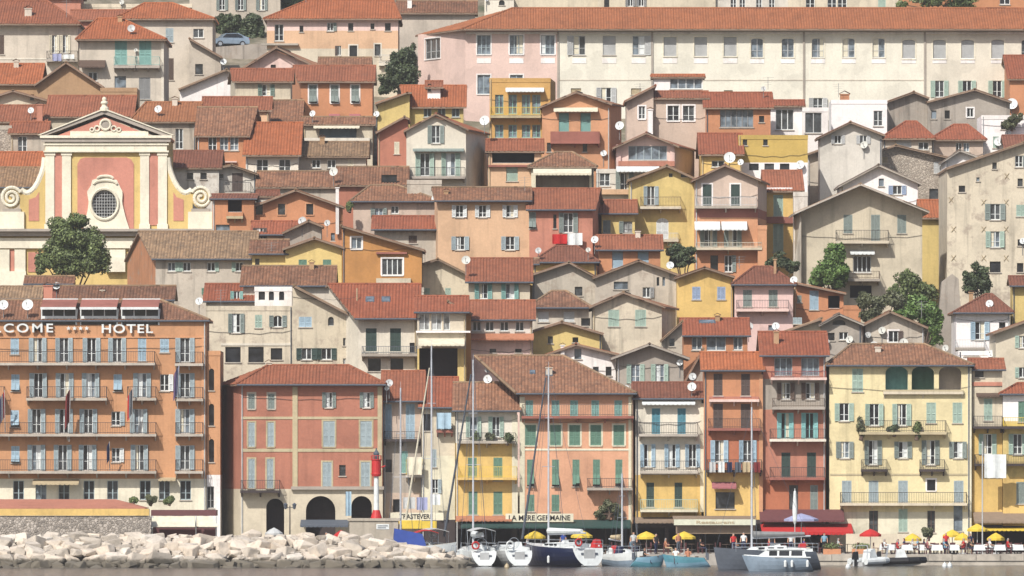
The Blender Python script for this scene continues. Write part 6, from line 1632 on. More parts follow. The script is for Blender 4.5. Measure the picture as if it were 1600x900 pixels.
def yacht(label, px_x, d, heading, L, B, Fb, hullc, mast_h, mast_x=0.45, mast_ok=True, boomcover='wh', bimini=None, name='sailing_yacht', jib=None, cabinc='wh', roll=0, stripe=None, stern_gear=True, transom_white=False):
    Pn = []
    mb = MB(); hullmesh(mb, L, B, Fb, 0, 1, stripe=2 if stripe else None, mt=1 if transom_white else None, transom=0.86); Pn.append(('hull', mb, [paint(hullc, 0.3), paint('wh', 0.4), paint(stripe or 'wh', 0.4)], None))
    cb = MB(); z = Fb * 1.02
    bt = lambda x, f: f * B / 2
    ring0 = [(L * .30, -B * .30, z), (L * .66, -B * .2, z + .05), (L * .70, 0, z + .05), (L * .66, B * .2, z + .05), (L * .30, B * .30, z)]
    ring1 = [(L * .31, -B * .25, z + .42), (L * .60, -B * .15, z + .34), (L * .63, 0, z + .33), (L * .60, B * .15, z + .34), (L * .31, B * .25, z + .42)]
    cb.hexa(ring0, ring1)
    for sgn in (-1, 1):                              # cockpit coamings
        cb.hexa([(0.5, sgn * B * .36 - .09, z - .05), (L * .3, sgn * B * .36 - .09, z - .05), (L * .3, sgn * B * .36 + .09, z - .05), (0.5, sgn * B * .36 + .09, z - .05)], [(0.5, sgn * B * .36 - .07, z + .22), (L * .3, sgn * B * .36 - .07, z + .3), (L * .3, sgn * B * .36 + .07, z + .3), (0.5, sgn * B * .36 + .07, z + .22)])
    Pn.append(('cabin', cb, [paint(cabinc, 0.4)], None))
    wb = MB()
    for sgn in (-1, 1):
        for k in range(3):
            x0 = L * (.34 + .09 * k); wb.box(x0, x0 + L * .06, sgn * (B * (.285 - .03 * k)) - .015, sgn * (B * (.285 - .03 * k)) + .015, z + .15, z + .3)
    Pn.append(('cabin_window', wb, [glass(0)], 'cabin'))
    if mast_ok:
        ms = MB(); ms.tube((L * mast_x, 0, z), (L * mast_x, 0, mast_h), 0.085, 0, 8, 0.06)
        for f in (0.45, 0.72):
            hh_ = z + (mast_h - z) * f; ms.tube((L * mast_x, -.75 * (1.2 - f), hh_), (L * mast_x, .75 * (1.2 - f), hh_), 0.022, 0, 5)
        ms.tube((L * mast_x, 0, mast_h), (L * mast_x, 0, mast_h + 0.5), 0.012, 0, 4)
        Pn.append(('mast', ms, [paint('mast', 0.4)], None))
        bm_ = MB(); bm_.tube((L * mast_x, 0, z + 1.0), (L * 0.06, 0, z + 1.15), 0.07, 0, 7); Pn.append(('boom', bm_, [paint('mast', 0.4)], 'mast'))
        sv = MB(); sv.tube((L * mast_x - .1, 0, z + 1.27), (L * 0.12, 0, z + 1.3), 0.25, 0, 8, 0.15); Pn.append(('sail_cover', sv, [paint(boomcover, 0.9)], 'mast'))
        rg = MB(); tp = (L * mast_x, 0, mast_h - .1)
        for q in ((0.1, 0, z), (L * mast_x - .2, -B * .46, z), (L * mast_x - .2, B * .46, z), (L * .98, 0, z + .1)): rg.tube(tp, q, 0.012, 0, 4)
        for f in (0.45, 0.72):
            hh_ = z + (mast_h - z) * f
            for s_ in (-1, 1): rg.tube((L * mast_x, s_ * .75 * (1.2 - f), hh_), (L * mast_x - .2, s_ * B * .46, z), 0.01, 0, 4)
        Pn.append(('rigging', rg, [paint('slate')], 'mast'))
        if jib:
            jb = MB(); jb.tube((L * .96, 0, z + .6), (L * mast_x + .35, 0, mast_h - 1.2), 0.11, 0, 7, 0.05); Pn.append(('furled_jib', jb, [paint(jib, 0.9)], 'mast'))
    gear = ['navy', 'wh', 'red', 'lgrey', 'blue', 'wh']
    for q in range(3):
        gm = MB(); gx, gy = rnd.uniform(.7, L * .45), rnd.uniform(-B * .36, B * .36); gs = rnd.uniform(.16, .34)
        gm.hexa([(gx - gs, gy - gs, z), (gx + gs, gy - gs, z), (gx + gs, gy + gs, z), (gx - gs, gy + gs, z)], [(gx - gs * .6, gy - gs * .7, z + gs * 2), (gx + gs * .7, gy - gs * .6, z + gs * 1.8), (gx + gs * .6, gy + gs * .7, z + gs * 1.9), (gx - gs * .7, gy + gs * .6, z + gs * 2.1)])
        Pn.append(('deck_bag', gm, [paint(rnd.choice(gear), .8)], None))
    if stern_gear:
        for s_ in (-1, 1):
            fm = MB(); fm.lathe((L * .35, s_ * (B * .5 + .1), .25), [(.01, 0), (.1, .05), (.11, .5), (.03, .6)], 0, 8); Pn.append(('fender', fm, [paint('wh')], None))
        nm = MB()
        for q, (ya, yb) in enumerate(((-B * .26, -B * .05), (B * .02, B * .22))): nm.prism([(.02 + .1, ya, Fb * .62), (.02 + .1, yb, Fb * .62), (.02 + .18, yb, Fb * .74), (.02 + .18, ya, Fb * .74)], (-.09, 0, .02))
        Pn.append(('name_band', nm, [paint('slate')], 'hull'))
    rl = MB()
    prs = [(0.1, -B * .40), (0.1, B * .40), (L * .2, -B * .47), (L * .2, B * .47), (L * .5, -B * .47), (L * .5, B * .47), (L * .8, -B * .28), (L * .8, B * .28)]
    for x, y in prs: rl.tube((x, y, Fb), (x, y, Fb + .62), 0.016, 0, 5)
    for hgt in (.34, .62):
        rl.tube((0.1, -B * .40, Fb + hgt), (0.1, -B * .12, Fb + hgt), 0.016, 0, 5); rl.tube((0.1, B * .40, Fb + hgt), (0.1, B * .12, Fb + hgt), 0.016, 0, 5)
        for s_ in (0, 1):
            for k in range(3): a, b = prs[2 * k + s_], prs[2 * k + 2 + s_]; rl.tube((a[0], a[1], Fb + hgt), (b[0], b[1], Fb + hgt), 0.013, 0, 5)
    Pn.append(('guard_rail', rl, [paint('steel', 0.3)], None))
    if stern_gear:
        wh_ = MB()
        for k in range(16):
            a, b = k * math.pi / 8, (k + 1) * math.pi / 8; wh_.tube((1.3, .42 * math.cos(a), z + .55 + .42 * math.sin(a)), (1.3, .42 * math.cos(b), z + .55 + .42 * math.sin(b)), 0.02, 0, 5)
        wh_.tube((1.4, 0, z - .1), (1.4, 0, z + .55), 0.08, 0, 7); Pn.append(('steering_wheel', wh_, [paint('steel', 0.3)], None))
        st = MB(); st.box(-.03, -.004, -B * .16, B * .16, 0.12, Fb - .1); st.box(-.32, 0.0, -B * .24, B * .24, 0.06, 0.11)
        Pn.append(('swim_step', st, [paint('lgrey', 0.5)], 'hull'))
        lb = MB()
        for k in range(14):
            a, b = k * math.pi / 7, (k + 1) * math.pi / 7; c0 = (0.05, B * .3, Fb + .45); lb.tube((c0[0], c0[1] + .27 * math.cos(a), c0[2] + .27 * math.sin(a)), (c0[0], c0[1] + .27 * math.cos(b), c0[2] + .27 * math.sin(b)), 0.075, 0, 6)
        Pn.append(('lifebuoy', lb, [paint(rnd.choice(['red', 'wh', 'red']))], 'guard_rail'))
    if bimini:
        bi = MB()
        arc = [(-B * .42 + B * .84 * k / 8, z + 1.55 + .22 * math.sin(math.pi * k / 8)) for k in range(9)]
        for (ya, za), (yb, zb_) in zip(arc, arc[1:]): bi.prism([(0.5, ya, za), (2.6, ya, za + .05), (2.6, yb, zb_ + .05), (0.5, yb, zb_)], (0, 0, -.04))
        Pn.append(('bimini', bi, [paint(bimini, 0.9)], None))
        bf = MB()
        for x in (0.6, 2.4):
            for s_ in (-1, 1): bf.tube((1.5, s_ * B * .44, z), (x, s_ * B * .42, z + 1.55), 0.018, 0, 5)
        Pn.append(('bimini_frame', bf, [paint('steel', 0.3)], 'bimini'))
    return boat_parts(label, px_x, d, heading, Pn, name=name, roll=roll)
Z_ = lambda y, d: P(0, y, d).z
yacht('white sailing yacht moored stern first with a round transom beside the boulders', 757, 598, 100, 9, 2.3, 1.2, 'wh', Z_(562, 602), bimini='lgrey', boomcover='wh', mast_x=0.58)
yacht('white yacht with a wide lettered transom left of the navy hulled yacht', 812, 598.5, 110, 8.6, 2.6, 1.25, 'lgrey', 0, mast_ok=False, transom_white=True)
yacht('navy hulled sailing yacht with a white scooped stern and the tallest bare mast', 921, 597.5, 118, 10.5, 3.1, 1.45, 'navy', Z_(575, 604), boomcover='wh', mast_x=0.64, transom_white=True)
yacht('white decked cruiser with grey sides and a short white mast', 948, 602.5, -38, 3.6, 1.7, 0.95, 'steelblue', Z_(740, 603), boomcover='tan', mast_x=0.42, stern_gear=False, stripe='wh')
yacht('sailing yacht hidden behind the pier head with only its mast showing at left', 625, 610.6, 90, 7.5, 2.4, 1.1, 'wh', Z_(606, 614), boomcover='blue')
yacht('sailing yacht behind the end of the boulders with a very tall grey mast', 682, 605.5, 100, 8.0, 2.6, 1.1, 'wh', Z_(541, 610), boomcover='wh', bimini='lgrey', mast_x=0.3)
yacht('grey hulled sailing yacht showing its bow behind the silver motor cruiser', 1276, 584, 190, 8.0, 2.4, 1.35, 'slate', Z_(636, 582), mast_x=0.63, boomcover='grey', stern_gear=False)
# the motor cruiser in front of it
Pn = []; mb = MB(); hullmesh(mb, 5.1, 2.1, 1.0, 0, 1, transom=0.85, stripe=2, sheer=0.2, rake=0.8); Pn.append(('hull', mb, [paint('steelblue', 0.3), paint('wh', 0.4), paint('steelblue', 0.3)], None))
mb = MB()
for s_ in (-1, 1): mb.tube((0, s_ * 0.92, 1.03), (2.6, s_ * 1.05, 1.06), 0.05, 0, 6); mb.tube((2.6, s_ * 1.05, 1.06), (4.95, s_ * 0.1, 1.2), 0.05, 0, 6)
Pn.append(('rubbing_strake', mb, [paint('wh', 0.4)], None))
mb = MB(); mb.hexa([(0.3, -.85, 1.02), (4.0, -.6, 1.08), (4.0, .6, 1.08), (0.3, .85, 1.02)], [(0.5, -.72, 1.62), (3.2, -.6, 1.62), (3.2, .6, 1.62), (0.5, .72, 1.62)]); Pn.append(('cabin', mb, [paint('wh', 0.4)], None))
mb = MB()
for x0, x1 in ((0.62, 1.45), (1.6, 2.35), (2.5, 3.1)):
    for s_ in (-1, 1):
        yb = lambda x, f: s_ * ((.85 - (x - .3) * .0676) * (1 - f) + (.72 - (x - .5) * .044) * f)
        mb.prism([(x0, yb(x0, .25) + s_ * .012, 1.17), (x1, yb(x1, .25) + s_ * .012, 1.17), (x1 - .02, yb(x1, .85) + s_ * .012, 1.53), (x0, yb(x0, .85) + s_ * .012, 1.53)], (0, s_ * .008, 0))
Pn.append(('cabin_window', mb, [glass(0)], 'cabin'))
mb = MB(); mb.hexa([(0.3, -.82, 1.62), (3.3, -.68, 1.62), (3.3, .68, 1.62), (0.3, .82, 1.62)], [(0.4, -.76, 1.69), (3.15, -.6, 1.69), (3.15, .6, 1.69), (0.4, .76, 1.69)]); Pn.append(('cabin_roof', mb, [paint('wh', 0.4)], None))
for x in (.25, 1.4, 1.9):
    mb = MB(); mb.lathe((x, 1.12, 0.3), [(0.01, 0), (.1, .05), (.11, .45), (.03, .55)], 0, 8); Pn.append(('fender', mb, [paint('wh')], None))
boat_parts('silver motor cruiser with a white windowed cabin and white fenders in front at right', 1266, 573, 180, Pn, name='motor_cruiser')
# blue tarpaulin boat behind the pier end
Pn = []; mb = MB(); hullmesh(mb, 4.4, 1.9, 1.5); Pn.append(('hull', mb, [paint('wh', .4), paint('tan')], None))
mb = MB(); mb.hexa([(-.6, -.9, 1.5), (2.0, -.8, 1.5), (2.0, .8, 1.5), (-.6, .9, 1.5)], [(-.5, -.3, 2.95), (1.7, -.3, 2.5), (1.7, .3, 2.5), (-.5, .3, 2.95)]); Pn.append(('tarpaulin', mb, [paint('blue', .8)], None))
boat_parts('boat under a bright blue tarpaulin behind the end of the pier', 626, 603.5, 4, Pn, name='covered_boat')
yacht('small white boat with a red canopy behind the last boulders', 668, 604, 95, 5.0, 2.2, 1.0, 'wh', 0, mast_ok=False, bimini='red')
# slanted furled sails seen between the masts
def furled(label, a, b, d0, d1, r, c):
    m = MB(); m.tube(P(*a, d0), P(*b, d1), r, 0, 8, r * 0.55); return tag(m.build('furled_sail', paint(c, 0.9)), label, 'sail')
furled('dark furled foresail slanting across the salmon restaurant house', (816, 842), (853, 590), 607, 604, 0.10, 'slate')
furled('dark furled foresail slanting across the cream and yellow houses', (694, 838), (736, 585), 607, 603, 0.10, 'slate')
furled('white furled foresail slanting across the shaded laundry house', (634, 812), (671, 575), 614, 611, 0.09, 'cream')
# small craft
def rowboat(label, px_x, d, heading, L, B, Fb, c, c2, name='rowing_boat'):
    Pn = []; mb = MB(); hullmesh(mb, L, B, Fb, 0, 1, transom=0.72, stripe=2, sheer=0.35); Pn.append(('hull', mb, [paint(c, 0.5), paint('tan', 0.7), paint(c2, 0.5)], None))
    th_ = MB()
    for f in (.2, .45, .68): th_.box(L * f, L * f + .22, -B * .42 * (1.1 - f * .35), B * .42 * (1.1 - f * .35), Fb + .03, Fb + .09)
    Pn.append(('thwart', th_, [paint('brown')], None))
    ga = MB(); ga.tube((0.1, 0, Fb), (0.05, 0, Fb + .7), .05, 0, 6); ga.box(-.12, .06, -.16, .16, Fb - .2, Fb + .35); Pn.append(('outboard_motor', ga, [paint('slate')], None))
    return boat_parts(label, px_x, d, heading, Pn, name=name)
rowboat('small turquoise wooden boat with its stem to the right beside the white cruiser', 990, 600, 6, 2.5, 1.2, 0.72, 'tealb', 'ltblue')
rowboat('longer pale blue wooden boat with a white rim under the second yellow parasol', 1105, 598.5, 175, 3.5, 1.4, 0.72, 'ltblue', 'tealb')
def rib(label, px_x, d, heading, L, B, c):
    Pn = []; tb = MB(); r = .26; path = [(0, -B / 2), (L * .6, -B / 2), (L * .85, -B * .32), (L, 0), (L * .85, B * .32), (L * .6, B / 2), (0, B / 2)]
    for a, b in zip(path, path[1:]): tb.tube((a[0], a[1], .35 + .1 * a[0] / L), (b[0], b[1], .35 + .1 * b[0] / L), r, 0, 10)
    Pn.append(('tube', tb, [paint(c, 0.5)], None))
    fl = MB(); fl.hexa([(0, -B * .3, .0), (L * .7, -B * .3, .0), (L * .9, 0, .1), (L * .7, B * .3, .0), (0, B * .3, .0)], [(0, -B * .3, .3), (L * .7, -B * .3, .3), (L * .9, 0, .35), (L * .7, B * .3, .3), (0, B * .3, .3)]); Pn.append(('floor', fl, [paint('lgrey')], None))
    co = MB(); co.hexa([(L * .3, -.5, .3), (L * .62, -.45, .3), (L * .62, .45, .3), (L * .3, .5, .3)], [(L * .34, -.42, 1.25), (L * .5, -.36, 1.35), (L * .5, .36, 1.35), (L * .34, .42, 1.25)]); Pn.append(('console', co, [paint('wh')], None))
    ou = MB(); ou.hexa([(-.45, -.2, .5), (-.05, -.2, .5), (-.05, .2, .5), (-.45, .2, .5)], [(-.4, -.16, 1.1), (-.08, -.16, 1.15), (-.08, .16, 1.15), (-.4, .16, 1.1)]); ou.box(-.3, -.12, -.07, .07, -.4, .5); Pn.append(('outboard_motor', ou, [paint('black', 0.3)], None))
    ar = MB()
    for s_ in (-1, 1): ar.tube((.3, s_ * B * .4, .5), (.5, s_ * B * .32, 1.6), .03, 0, 6)
    ar.tube((.5, -B * .32, 1.6), (.5, B * .32, 1.6), .03, 0, 6); Pn.append(('radar_arch', ar, [paint('steel', .3)], None))
    return boat_parts(label, px_x, d, heading, Pn, name='inflatable_boat')
rib('white inflatable boat with a console moored at the quay wall', 1340, 602, 40, 3.0, 1.9, 'wh')
rib('grey covered inflatable lying flat against the quay wall', 1378, 604.5, 2, 3.4, 1.2, 'black')
rib('low white tender among the moored yachts by the boulders', 700, 601.5, 20, 2.6, 1.6, 'wh')
for i, (x, d) in enumerate(((1476, 596), (1484, 597), (792, 590), (1325, 590))):
    m = MB(); c = P(x, 0, d); m.lathe((c.x, d, -.15), [(0.01, 0), (.16, .06), (.2, .22), (.15, .4), (.05, .48), (.05, .55), (.01, .56)], 0, 12)
    tag(m.build('mooring_buoy', paint('wh' if i != 2 else 'tan', .5), smooth=True), ['left one of the twin white mooring buoys off the cafe tables', 'right one of the twin white mooring buoys off the cafe tables', 'little tan mooring buoy between the white sterns', 'single white mooring buoy by the inflatable boat'][i], 'buoy', 'mooring buoys')

# ================================================================== parasols, cafe furniture, people
def parasol(label, x, y, w, d, c, closed=False, h=None):
    base = 0.81; c0 = P(x, y, d); t = thing('parasol', label, 'parasol', (c0.x, d, base), 'parasols along the quay')
    top = c0.z + (0.0)
    m = MB(); m.tube((c0.x, d, base), (c0.x, d, top + .25), .035, 0, 8); m.box(c0.x - .28, c0.x + .28, d - .28, d + .28, base, base + .08); m.build('pole', paint('lgrey'), t)
    m = MB(); r = w / 2 / F * d; k = 8
    if closed: m.lathe((c0.x, d, top - h / F * d), [(.04, 0), (.16, .3), (.20, 1.2), (.1, h / F * d), (.01, h / F * d + .1)], 0, 10)
    else:
        rim = [(c0.x + r * math.cos(a), d + r * math.sin(a), top - .16) for a in [2 * math.pi * j / k for j in range(k)]]
        mid = [(c0.x + r * .5 * math.cos(a), d + r * .5 * math.sin(a), top + .12) for a in [2 * math.pi * j / k for j in range(k)]]
        for j in range(k):
            jj = (j + 1) % k
            m.face([rim[j], rim[jj], mid[jj], mid[j]]); m.face([mid[j], mid[jj], (c0.x, d, top + .3)])
            lo = lambda p: (p[0], p[1], p[2] - .17)
            m.face([lo(rim[j]), lo(rim[jj]), rim[jj], rim[j]])
    m.build('canopy', paint(c, 0.9), t)
    return t
for x, y, w, d, c, lab in ((836, 835, 33, 613, 'yel', 'yellow parasol leftmost of the two before the green restaurant awning'), (909, 834, 34, 614, 'yel', 'yellow parasol right of the other under the green restaurant awning'), (1010, 836, 36, 612, 'yel', 'yellow parasol above the small turquoise boat'), (1069, 836, 36, 612.5, 'yel', 'yellow parasol above the longer pale blue boat'),
        (1426, 839, 28, 617, 'yel', 'yellow parasol alone on the cafe terrace left of the pair'), (1488, 833, 30, 618, 'yel', 'yellow parasol at the back of the overlapping pair'), (1504, 838, 26, 615, 'yel', 'yellow parasol at the front of the overlapping pair'), (1556, 838, 28, 615, 'yel', 'yellow parasol before the awning at the right edge'), (1527, 824, 32, 621, 'yel', 'higher tilted yellow parasol next to the right hand awning'),
        (1360, 832, 34, 617, 'red', 'red parasol beside the wide red restaurant awning'), (533, 834, 26, 612, 'red', 'red parasol on the quay left of the pier head'), (428, 830, 28, 613, 'lgrey', 'pale grey parasol before the arched arcade'), (1252, 808, 54, 616.5, 'lav', 'large grey lilac parasol above the red awning')):
    parasol(lab, x, y, w, d, c)
parasol('closed white parasol standing tall before the red awning', 1242, 768, 10, 607.5 + 1, 'wh', True, 52)
f_t = Fac((-200, 611), (200, 611))
tp = thing('cafe_table', 'x', 'table', (0, 0, 0))
tp.scale = (0.95, 0.95, 1.0)
m = MB(); m.lathe((0, 0, 0), [(.22, 0), (.22, .04), (.04, .08), (.04, .70), (.3, .72)], 0, 10); m.build_local('pedestal', paint('iron'), tp)
m = MB(); m.hexa([(-.5, -.5, .32), (.5, -.5, .32), (.5, .5, .32), (-.5, .5, .32)], [(-.42, -.42, .76), (.42, -.42, .76), (.42, .42, .76), (-.42, .42, .76)]); m.build_local('tablecloth', paint('wh', .9), tp)
chm = MB()
for sx_ in (-.18, .18):
    for sy in (-.18, .18): chm.tube((sx_, sy, 0), (sx_, sy, .45 if sy < 0 else .9), .02, 0, 5)
chm.box(-.22, .22, -.22, .22, .43, .47); chm.box(-.21, .21, .17, .2, .6, .88)
ch0 = chm.build('cafe_chair', paint('maroon')); tag(ch0, 'dark cafe chair drawn up to a white clothed table', 'chair', 'cafe chairs on the right hand terrace')
spots = [(1397, 612.5), (1417, 611), (1418, 616), (1441, 611.5), (1459, 614), (1464, 610.5), (1490, 611), (1489, 615.5), (1530, 611.3), (1562, 611.2), (1590, 611.8), (1383, 616), (1508, 616), (1545, 615.5), (1578, 616)]
first = True
for i, (x, d) in enumerate(spots):
    loc = (P(x, 0, d).x, d, 0.81)
    o = tp if first else dup(tp, loc); first = False; o.location = loc; o['label'] = 'white clothed cafe table on the terrace of the pale yellow house'; o['group'] = 'cafe tables on the right hand terrace'
    for j, (dx, dy, rz) in enumerate(((-.75, 0, 90), (.75, 0.05, -90), (0, .75, 0))):
        q = ch0 if (i == 0 and j == 0) else dup(ch0, (0, 0, 0))
        q.location = (loc[0] + dx, loc[1] + dy, .81); q.rotation_euler = (0, 0, R(rz + rnd.uniform(-15, 15)))

def person_mesh(seated, shirt, legs, hair='brown', sleeves=True):
    V = {}
    if seated: joints = dict(pel=(0, 0, .50), ch=(0, .06, .82), nk=(0, .07, 1.02), hd=(0, .04, 1.16), tp=(0, .04, 1.26), ls=(-.19, .06, .96), rs=(.19, .06, .96), le=(-.25, -.05, .74), re=(.25, -.05, .74), lh=(-.16, -.30, .72), rh=(.16, -.30, .72), lhp=(-.1, -.02, .49), rhp=(.1, -.02, .49), lk=(-.12, -.44, .50), rk=(.12, -.44, .50), la=(-.12, -.46, .08), ra=(.12, -.46, .08), lt=(-.12, -.60, .04), rt=(.12, -.60, .04))
    else: joints = dict(pel=(0, 0, .95), ch=(0, 0, 1.28), nk=(0, 0, 1.47), hd=(0, -.02, 1.61), tp=(0, -.02, 1.71), ls=(-.19, 0, 1.41), rs=(.19, 0, 1.41), le=(-.25, .02, 1.13), re=(.25, .02, 1.13), lh=(-.24, -.14, .92), rh=(.25, -.1, .90), lhp=(-.1, 0, .92), rhp=(.1, 0, .92), lk=(-.11, -.05, .5), rk=(.12, .05, .5), la=(-.11, .02, .08), ra=(.13, .12, .08), lt=(-.11, -.12, .04), rt=(.14, -.02, .04))
    rad = dict(pel=.15, ch=.155, nk=.06, hd=.10, tp=.075, ls=.075, rs=.075, le=.048, re=.048, lh=.035, rh=.035, lhp=.10, rhp=.10, lk=.062, rk=.062, la=.042, ra=.042, lt=.035, rt=.035)
    E = [('pel', 'ch'), ('ch', 'nk'), ('nk', 'hd'), ('hd', 'tp'), ('ch', 'ls'), ('ch', 'rs'), ('ls', 'le'), ('rs', 're'), ('le', 'lh'), ('re', 'rh'), ('pel', 'lhp'), ('pel', 'rhp'), ('lhp', 'lk'), ('rhp', 'rk'), ('lk', 'la'), ('rk', 'ra'), ('la', 'lt'), ('ra', 'rt')]
    ks = list(joints); me = bpy.data.meshes.new('person'); me.from_pydata([joints[k] for k in ks], [(ks.index(a), ks.index(b)) for a, b in E], [])
    o = bpy.data.objects.new('person', me); COL.objects.link(o)
    sm = o.modifiers.new('s', 'SKIN'); 
    if not me.skin_vertices: me.skin_vertices.new()
    for i, k in enumerate(ks): me.skin_vertices[0].data[i].radius = (rad[k],) * 2; me.skin_vertices[0].data[i].use_root = k == 'pel'
    sb = o.modifiers.new('b', 'SUBSURF'); sb.levels = sb.render_levels = 1
    bpy.context.view_layer.update()
    nm = bpy.data.meshes.new_from_object(o.evaluated_get(bpy.context.evaluated_depsgraph_get())); bpy.data.objects.remove(o)
    nm.materials.clear()
    for c in (shirt, legs, 'skin', hair, 'black'): nm.materials.append(paint(c, .8))
    hz_, wz = joints['hd'][2], joints['pel'][2]
    for p in nm.polygons:
        c = p.center
        if c.z > joints['nk'][2] + .02: p.material_index = 3 if (c.z > hz_ + .03 or c.y > joints['hd'][1] + .03) else 2
        elif abs(c.x) > .2 and c.z < joints['ch'][2] + .02 and c.z > (wz - .2 if not seated else .66): p.material_index = 2
        elif seated and c.y < -.12 and .64 < c.z < .8: p.material_index = 2
        elif c.z < .09: p.material_index = 4
        elif c.z < wz + .06 or (seated and c.y < -.15): p.material_index = 1
        else: p.material_index = 0
        p.use_smooth = True
    return nm
def person(me, x, d, z, rz, label):
    o = bpy.data.objects.new('person', me); COL.objects.link(o); o.location = (P(x, 0, d).x, d, z); o.rotation_euler = (0, 0, R(rz)); o.scale = (rnd.uniform(.95, 1.05),) * 3
    return tag(o, label, 'person', 'people along the quay')
shirts = ['wh', 'red', 'blue', 'lgrey', 'navy', 'pinkc', 'ltblue', 'orange', 'black']
SM = {c: person_mesh(True, c, rnd.choice(['navy', 'slate', 'tan', 'black']), rnd.choice(['brown', 'black', 'grey'])) for c in shirts}
TM = {c: person_mesh(False, c, rnd.choice(['navy', 'slate', 'tan', 'black']), rnd.choice(['brown', 'black', 'grey'])) for c in shirts}
CN = dict(wh='white', red='red', blue='blue', lgrey='pale grey', navy='navy', pinkc='rose', ltblue='light blue', orange='orange', black='black')
where = ['at the leftmost cafe table', 'at the second cafe table from the left', 'at a rear cafe table', 'at the table under the lone yellow parasol', 'at a table by the potted shrub', 'at the front table in the middle', 'before the parasol pair', 'behind the front tables', 'at a table left of the right hand parasol', 'under the right hand parasol', 'at the right edge table']
for i, (x, d) in enumerate(spots[:11]):
    c = shirts[i % len(shirts)]
    person(SM[c], x - 14, d + .05, .81 - .03, 90, 'seated person in %s %s' % (CN[c], where[i]))
    if i % 2 == 0:
        c2 = shirts[(i + 4) % len(shirts)]; person(SM[c2], x + 14.5, d + .08, .81 - .03, -90, 'seated person in %s %s' % (CN[c2], where[i]))
for x, d, c, rz, w in ((1146, 611, 'red', 10, 'standing beside the grey sailing yacht mast'), (1162, 611.5, 'wh', -20, 'standing right of the person in red'), (1060, 611, 'orange', 30, 'standing under the second yellow parasol'), (1478, 613, 'red', 0, 'standing between the tables by the parasol pair'), (1516, 612.6, 'navy', 15, 'waiting near the right hand tables'), (990, 611, 'lgrey', 0, 'standing behind the turquoise boat'), (1025, 611, 'black', 40, 'standing near the third yellow parasol'), (880, 612, 'blue', -30, 'walking under the green awning'), (1288, 612, 'ltblue', 0, 'standing at the end of the red awning'), (1206, 612, 'black', 20, 'standing under the red awning'), (1236, 612.5, 'wh', -10, 'standing in the middle under the red awning'), (510, 611, 'wh', 0, 'standing left of the pier head')):
    person(TM[c], x, d, .81, rz, 'person in a %s top %s' % (CN[c], w))
dark_tb = thing('bistro_table', 'small dark bistro table under the quay awnings', 'table', (0, 0, .81), 'bistro tables under the awnings')
m = MB(); m.lathe((0, 0, 0), [(.2, 0), (.2, .03), (.03, .06), (.03, .72), (.36, .73), (.36, .76), (.01, .77)], 0, 12); m.build_local('pedestal_top', paint('brown'), dark_tb)
for i, x in enumerate(range(838, 1325, 27)):
    d = 614.5 + (i * 7 % 4) * 1.1
    loc = (P(x, 0, d).x, d, .81)
    o = dark_tb if i == 0 else dup(dark_tb, loc); o.location = loc
    for dx, rz in ((-.7, 90), (.7, -90)):
        q = dup(ch0, (loc[0] + dx, loc[1], .81)); q.rotation_euler = (0, 0, R(rz + rnd.uniform(-20, 20))); q['label'] = 'dark bistro chair under the quay awnings'; q['group'] = 'bistro chairs under the awnings'
    if i % 2 == 0:
        c = shirts[(i * 5 + 3) % len(shirts)]
        o = person(SM[c], x - 13, d, .78, 90, 'seated guest in a dim place under the quay awnings'); o['group'] = 'guests sitting under the awnings'
for x, d, c, w in ((1075, 598.9, 'orange', 'in the bow of the longer pale blue boat'), (1056, 598.7, 'wh', 'in the middle of the longer pale blue boat'), (1008, 599.8, 'black', 'in the small turquoise boat')):
    person(SM[c], x, d, .22, rnd.choice([80, -70, 0]), 'seated person in a %s top %s' % (CN[c], w))
# dark cafe interiors get furniture: bar stools and menu boards are too small to read, planters are not
for x, lab in ((1345, 'long terracotta planter left on the cafe terrace edge'), (1300, 'terracotta planter at the end of the red awning')):
    t = thing('planter', lab, 'planter', (P(x, 0, 609.5).x, 609.5, .81)); m = MB(); m.box(-.7, .7, -.2, .2, 0, .45); m.build_local('box', wall('brick'), t)
    m = MB(); leaves(m, (0, 0, .65), (.75, .3, .3), 260, .1); m.build_local('foliage', leafmat('mid', *LEAF['mid']), t)

# ================================================================== flags, washing, poles, lamp, car, antennas
def flag(label, x, y0, y1, lean, cols, w=14):
    d = 623.2; t = thing('flag', label, 'flag', P(x, y1, d + 1.0), 'flags on the hotel front')
    a, b = P(x, y1, d + 1.0), P(x + lean, y0, d); m = MB(); m.tube(a, b, .03, 0, 6); m.build('pole', paint('lgrey'), t)
    m = MB(); n = 6; wd = w / F * d
    top, bot = b, b.lerp(a, .62)
    for k in range(n):
        f0, f1 = k / n, (k + 1) / n
        def q(p, f): return p + Vector((-wd * f * .55, .12 * math.sin(f * 7), -wd * f * 1.0))
        m.prism([q(top, f0), q(bot, f0), q(bot, f1), q(top, f1)], (0, .012, 0), k * len(cols) // n)
    m.build('cloth', [paint(c, .9) for c in cols], t)
flag('red and white flag on the hotel nearest the left edge', 8, 610, 675, -1, ['red', 'wh', 'navy'])
flag('dark red flag on the hotel front under the lettering', 108, 606, 690, 2, ['darkred', 'darkred'])
flag('blue white and red flag on the hotel right of the middle', 206, 606, 670, 1, ['navy', 'wh', 'red'])
flag('pale purple flag on the hotel corner balcony', 277, 570, 640, 3, ['lav', 'purple'])
flag('dark blue flag low on the hotel front', 171, 690, 735, 0, ['blue', 'navy'], 8)
